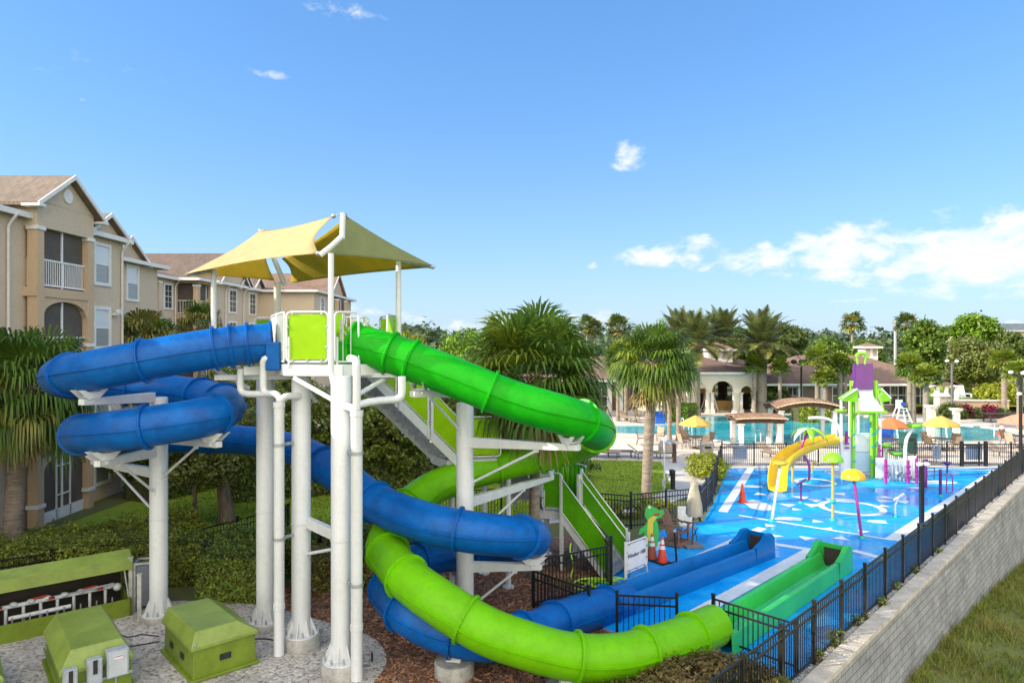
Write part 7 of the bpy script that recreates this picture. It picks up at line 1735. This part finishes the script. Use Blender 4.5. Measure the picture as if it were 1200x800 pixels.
# ------------------------------------------------------------------ bank grass, one mass
M['blade'] = mat('dry_grass_blades', (.34, .28, .07), .8, .3, .7, island=.5, transl=.3, col2=(.16, .25, .03))
rg = np.random.default_rng(5); n = 90000
s = rg.uniform(-2, 46, n); t = .62 + rg.random(n) ** 1.4 * 22
keep = np.ones(n, bool); P_ = np.empty((n, 3))
nz_ = np.sin(s * 1.7) * np.cos(t * 1.9) + .5 * np.sin(s * 4.1 + t * 3)
for i in range(n): q = W(s[i], t[i]); P_[i] = (q.x, q.y, zlow(s[i], t[i]) + .12 * math.sin(s[i] * .9 + t[i]) * min(1, t[i] * .2) - .02)
ln = rg.uniform(.12, .34, (n, 1)) * np.clip(1 + .75 * nz_[:, None], .3, 2.2); an = rg.uniform(0, 6.28, n); w = np.stack([np.cos(an), np.sin(an), np.zeros(n)], 1) * .016
ti = P_ + np.concatenate([rg.normal(0, .5, (n, 2)) * ln, ln], 1)
v = np.stack([P_ - w, P_ + w, ti], 1).reshape(-1, 3); f = np.arange(3 * n).reshape(n, 3)
tag(np_mesh('bank_grass', v, f, M['blade']), 'dry uncut grass growing on the bank below the block wall', 'grass', kind='stuff')
SKY_SAT, SKY_TINT, SKY_STR, CLOUD, EXPO, SKY_GAM = 1.15, (.54, .82, 1.16), .15, (2.8, 2.85, 2.9), 1.38, .6
DUST, OZONE, SUN, BACKFILL, BACKFILL_RAD = .3, 3.0, 2.9, .95, (7.4, 6.9, 5.9)
HAZE, HAZEC = .8, (1.75, 2.08, 2.42)
# ================================================================== SKY, SUN, CAMERA
SUN_EL, SUN_AZ = R(25), R(11)      # from the left, slightly behind the camera
sv = V((-math.cos(SUN_EL) * math.cos(SUN_AZ), -math.cos(SUN_EL) * math.sin(SUN_AZ), math.sin(SUN_EL)))
sun = bpy.data.lights.new('sun', 'SUN'); sun.energy = SUN; sun.angle = R(.5); sun.color = (1, .90, .74)
so = bpy.data.objects.new('sun', sun); COL.objects.link(so); so.rotation_euler = sv.to_track_quat('Z', 'Y').to_euler(); so.location = (-40, -10, 40)
w = bpy.data.worlds.new('World'); scene.world = w; w.use_nodes = True; nt = w.node_tree; N, L = nt.nodes, nt.links
bg = N['Background']; sky = N.new('ShaderNodeTexSky'); sky.sky_type = 'NISHITA'; sky.sun_disc = False; sky.sun_elevation = SUN_EL; sky.sun_rotation = math.atan2(sv.x, sv.y)
sky.air_density = 1.0; sky.dust_density = DUST; sky.ozone_density = OZONE
hs = N.new('ShaderNodeHueSaturation'); hs.inputs['Saturation'].default_value = SKY_SAT; hs.inputs['Hue'].default_value = .5; hs.inputs['Value'].default_value = 1.0; L.new(sky.outputs[0], hs.inputs['Color'])
tc = N.new('ShaderNodeTexCoord'); sp = N.new('ShaderNodeSeparateXYZ'); L.new(tc.outputs['Generated'], sp.inputs[0])
def mth(op, a, b=None, c=None):
    n = N.new('ShaderNodeMath'); n.operation = op
    for i, q in enumerate((a, b, c)):
        if q is None: continue
        if isinstance(q, (int, float)): n.inputs[i].default_value = q
        else: L.new(q, n.inputs[i])
    return n.outputs[0]
az = mth('ARCTAN2', sp.outputs['X'], sp.outputs['Y']); el = mth('ARCSINE', sp.outputs['Z'])
cb = N.new('ShaderNodeCombineXYZ'); L.new(az, cb.inputs[0]); L.new(mth('MULTIPLY', el, 1.7), cb.inputs[1])
def noise(sc, det=6, rough=.6, off=0):
    mp = N.new('ShaderNodeMapping'); mp.inputs['Location'].default_value = (off, off * .7, off); L.new(cb.outputs[0], mp.inputs[0])
    n = N.new('ShaderNodeTexNoise'); n.inputs['Scale'].default_value = sc; n.inputs['Detail'].default_value = det; n.inputs['Roughness'].default_value = rough; n.inputs['Distortion'].default_value = .25; L.new(mp.outputs[0], n.inputs['Vector']); return n.outputs['Fac']
clouds = [(1150, 296, 140, 40, 1.15), (1000, 292, 70, 26, 1.05), (1010, 298, 100, 24, .85), (880, 306, 70, 16, .75), (790, 298, 60, 14, .7), (1130, 296, 95, 22, 1.0), (1185, 300, 60, 30, 1.0), (1060, 315, 90, 14, .95), (958, 288, 34, 14, .95), (985, 302, 60, 14, .9), (880, 311, 42, 10, .85), (895, 288, 12, 7, .7), (814, 288, 26, 12, .95), (756, 304, 38, 8, .85), (736, 182, 19, 14, .95), (694, 309, 6, 6, .7), (1000, 320, 70, 8, .8), (990, 352, 42, 4, .55), (1080, 330, 110, 8, .55), (580, 376, 26, 9, .75), (535, 382, 30, 7, .7), (478, 372, 22, 8, .6), (425, 362, 30, 8, .65), (1185, 384, 50, 9, .7), (700, 372, 40, 10, .5), (318, 88, 34, 6, .42), (400, 12, 70, 14, .40), (96, 117, 8, 5, .35), (1178, 248, 10, 6, .5), (655, 300, 10, 8, .3), (1100, 388, 120, 8, .45), (60, 60, 200, 40, .22)]
tot = None
for (x, y, rx, ry, amp) in clouds:
    a0 = math.atan((x - 600) / 800); e0 = math.atan2((400 - y), math.hypot(800, x - 600)); k = math.cos(a0)
    da = mth('DIVIDE', mth('SUBTRACT', az, a0), rx / 800 * k * k); de = mth('DIVIDE', mth('SUBTRACT', el, e0), ry / 800 * k)
    r2_ = mth('ADD', mth('MULTIPLY', da, da), mth('MULTIPLY', de, de)); g_ = mth('MULTIPLY', mth('EXPONENT', mth('MULTIPLY', r2_, -.8)), amp)
    tot = g_ if tot is None else mth('MAXIMUM', tot, g_)
back = mth('MULTIPLY', mth('SUBTRACT', 0, sp.outputs['Y']), 1.0)     # added bright clouds, unseen behind the camera, to fill the shaded fronts
mb = N.new('ShaderNodeMapRange'); mb.interpolation_type = 'SMOOTHSTEP'; mb.inputs[1].default_value = .05; mb.inputs[2].default_value = .45; mb.inputs[4].default_value = BACKFILL; L.new(back, mb.inputs[0])
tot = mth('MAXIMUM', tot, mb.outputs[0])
n1 = noise(26, 8, .62); n2 = noise(9, 4, .5, 3.1)
dens = mth('ADD', tot, mth('MULTIPLY', mth('SUBTRACT', n1, .5), 2.3)); dens = mth('ADD', dens, mth('MULTIPLY', mth('SUBTRACT', n2, .5), .9))
dens = mth('MULTIPLY', dens, mth('MINIMUM', mth('MULTIPLY', tot, 3.2), 1.0))
mr = N.new('ShaderNodeMapRange'); mr.interpolation_type = 'SMOOTHSTEP'; mr.inputs[1].default_value = .22; mr.inputs[2].default_value = 1.05; mr.inputs[4].default_value = .92; L.new(dens, mr.inputs[0])
mx = N.new('ShaderNodeMix'); mx.data_type = 'RGBA'; L.new(mr.outputs[0], mx.inputs['Factor'])
gm = N.new('ShaderNodeGamma'); gm.inputs['Gamma'].default_value = SKY_GAM; L.new(hs.outputs[0], gm.inputs['Color'])
tint = N.new('ShaderNodeMix'); tint.data_type = 'RGBA'; tint.blend_type = 'MULTIPLY'; tint.inputs['Factor'].default_value = 1; tint.inputs['B'].default_value = (*SKY_TINT, 1); L.new(gm.outputs[0], tint.inputs['A'])
hz = N.new('ShaderNodeMix'); hz.data_type = 'RGBA'; L.new(mth('MULTIPLY', mth('EXPONENT', mth('MULTIPLY', mth('ABSOLUTE', el), -9.0)), HAZE), hz.inputs['Factor']); L.new(tint.outputs['Result'], hz.inputs['A']); hz.inputs['B'].default_value = (*HAZEC, 1)
L.new(hz.outputs['Result'], mx.inputs['A'])
cm = N.new('ShaderNodeMix'); cm.data_type = 'RGBA'; cm.inputs['A'].default_value = (*CLOUD, 1); cm.inputs['B'].default_value = (*BACKFILL_RAD, 1); L.new(mth('GREATER_THAN', back, 0.0), cm.inputs['Factor']); L.new(cm.outputs['Result'], mx.inputs['B'])
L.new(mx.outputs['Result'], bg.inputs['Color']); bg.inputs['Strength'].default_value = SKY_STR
cam = bpy.data.cameras.new('camera'); co = bpy.data.objects.new('camera', cam); COL.objects.link(co); scene.camera = co
co.location = (0, 0, CAM_Z); co.rotation_euler = (R(90), 0, 0); cam.lens = 24; cam.sensor_width = 36; cam.sensor_fit = 'HORIZONTAL'; cam.clip_end = 6000; cam.clip_start = .1
scene.view_settings.view_transform = 'Standard'; scene.view_settings.look = 'None'; scene.view_settings.gamma = 1; scene.view_settings.exposure = EXPO
scene.render.engine = 'CYCLES'; scene.cycles.max_bounces = 6; scene.cycles.use_denoising = True; scene.cycles.transparent_max_bounces = 6; scene.cycles.caustics_reflective = False; scene.cycles.caustics_refractive = False; scene.cycles.sample_clamp_indirect = 6
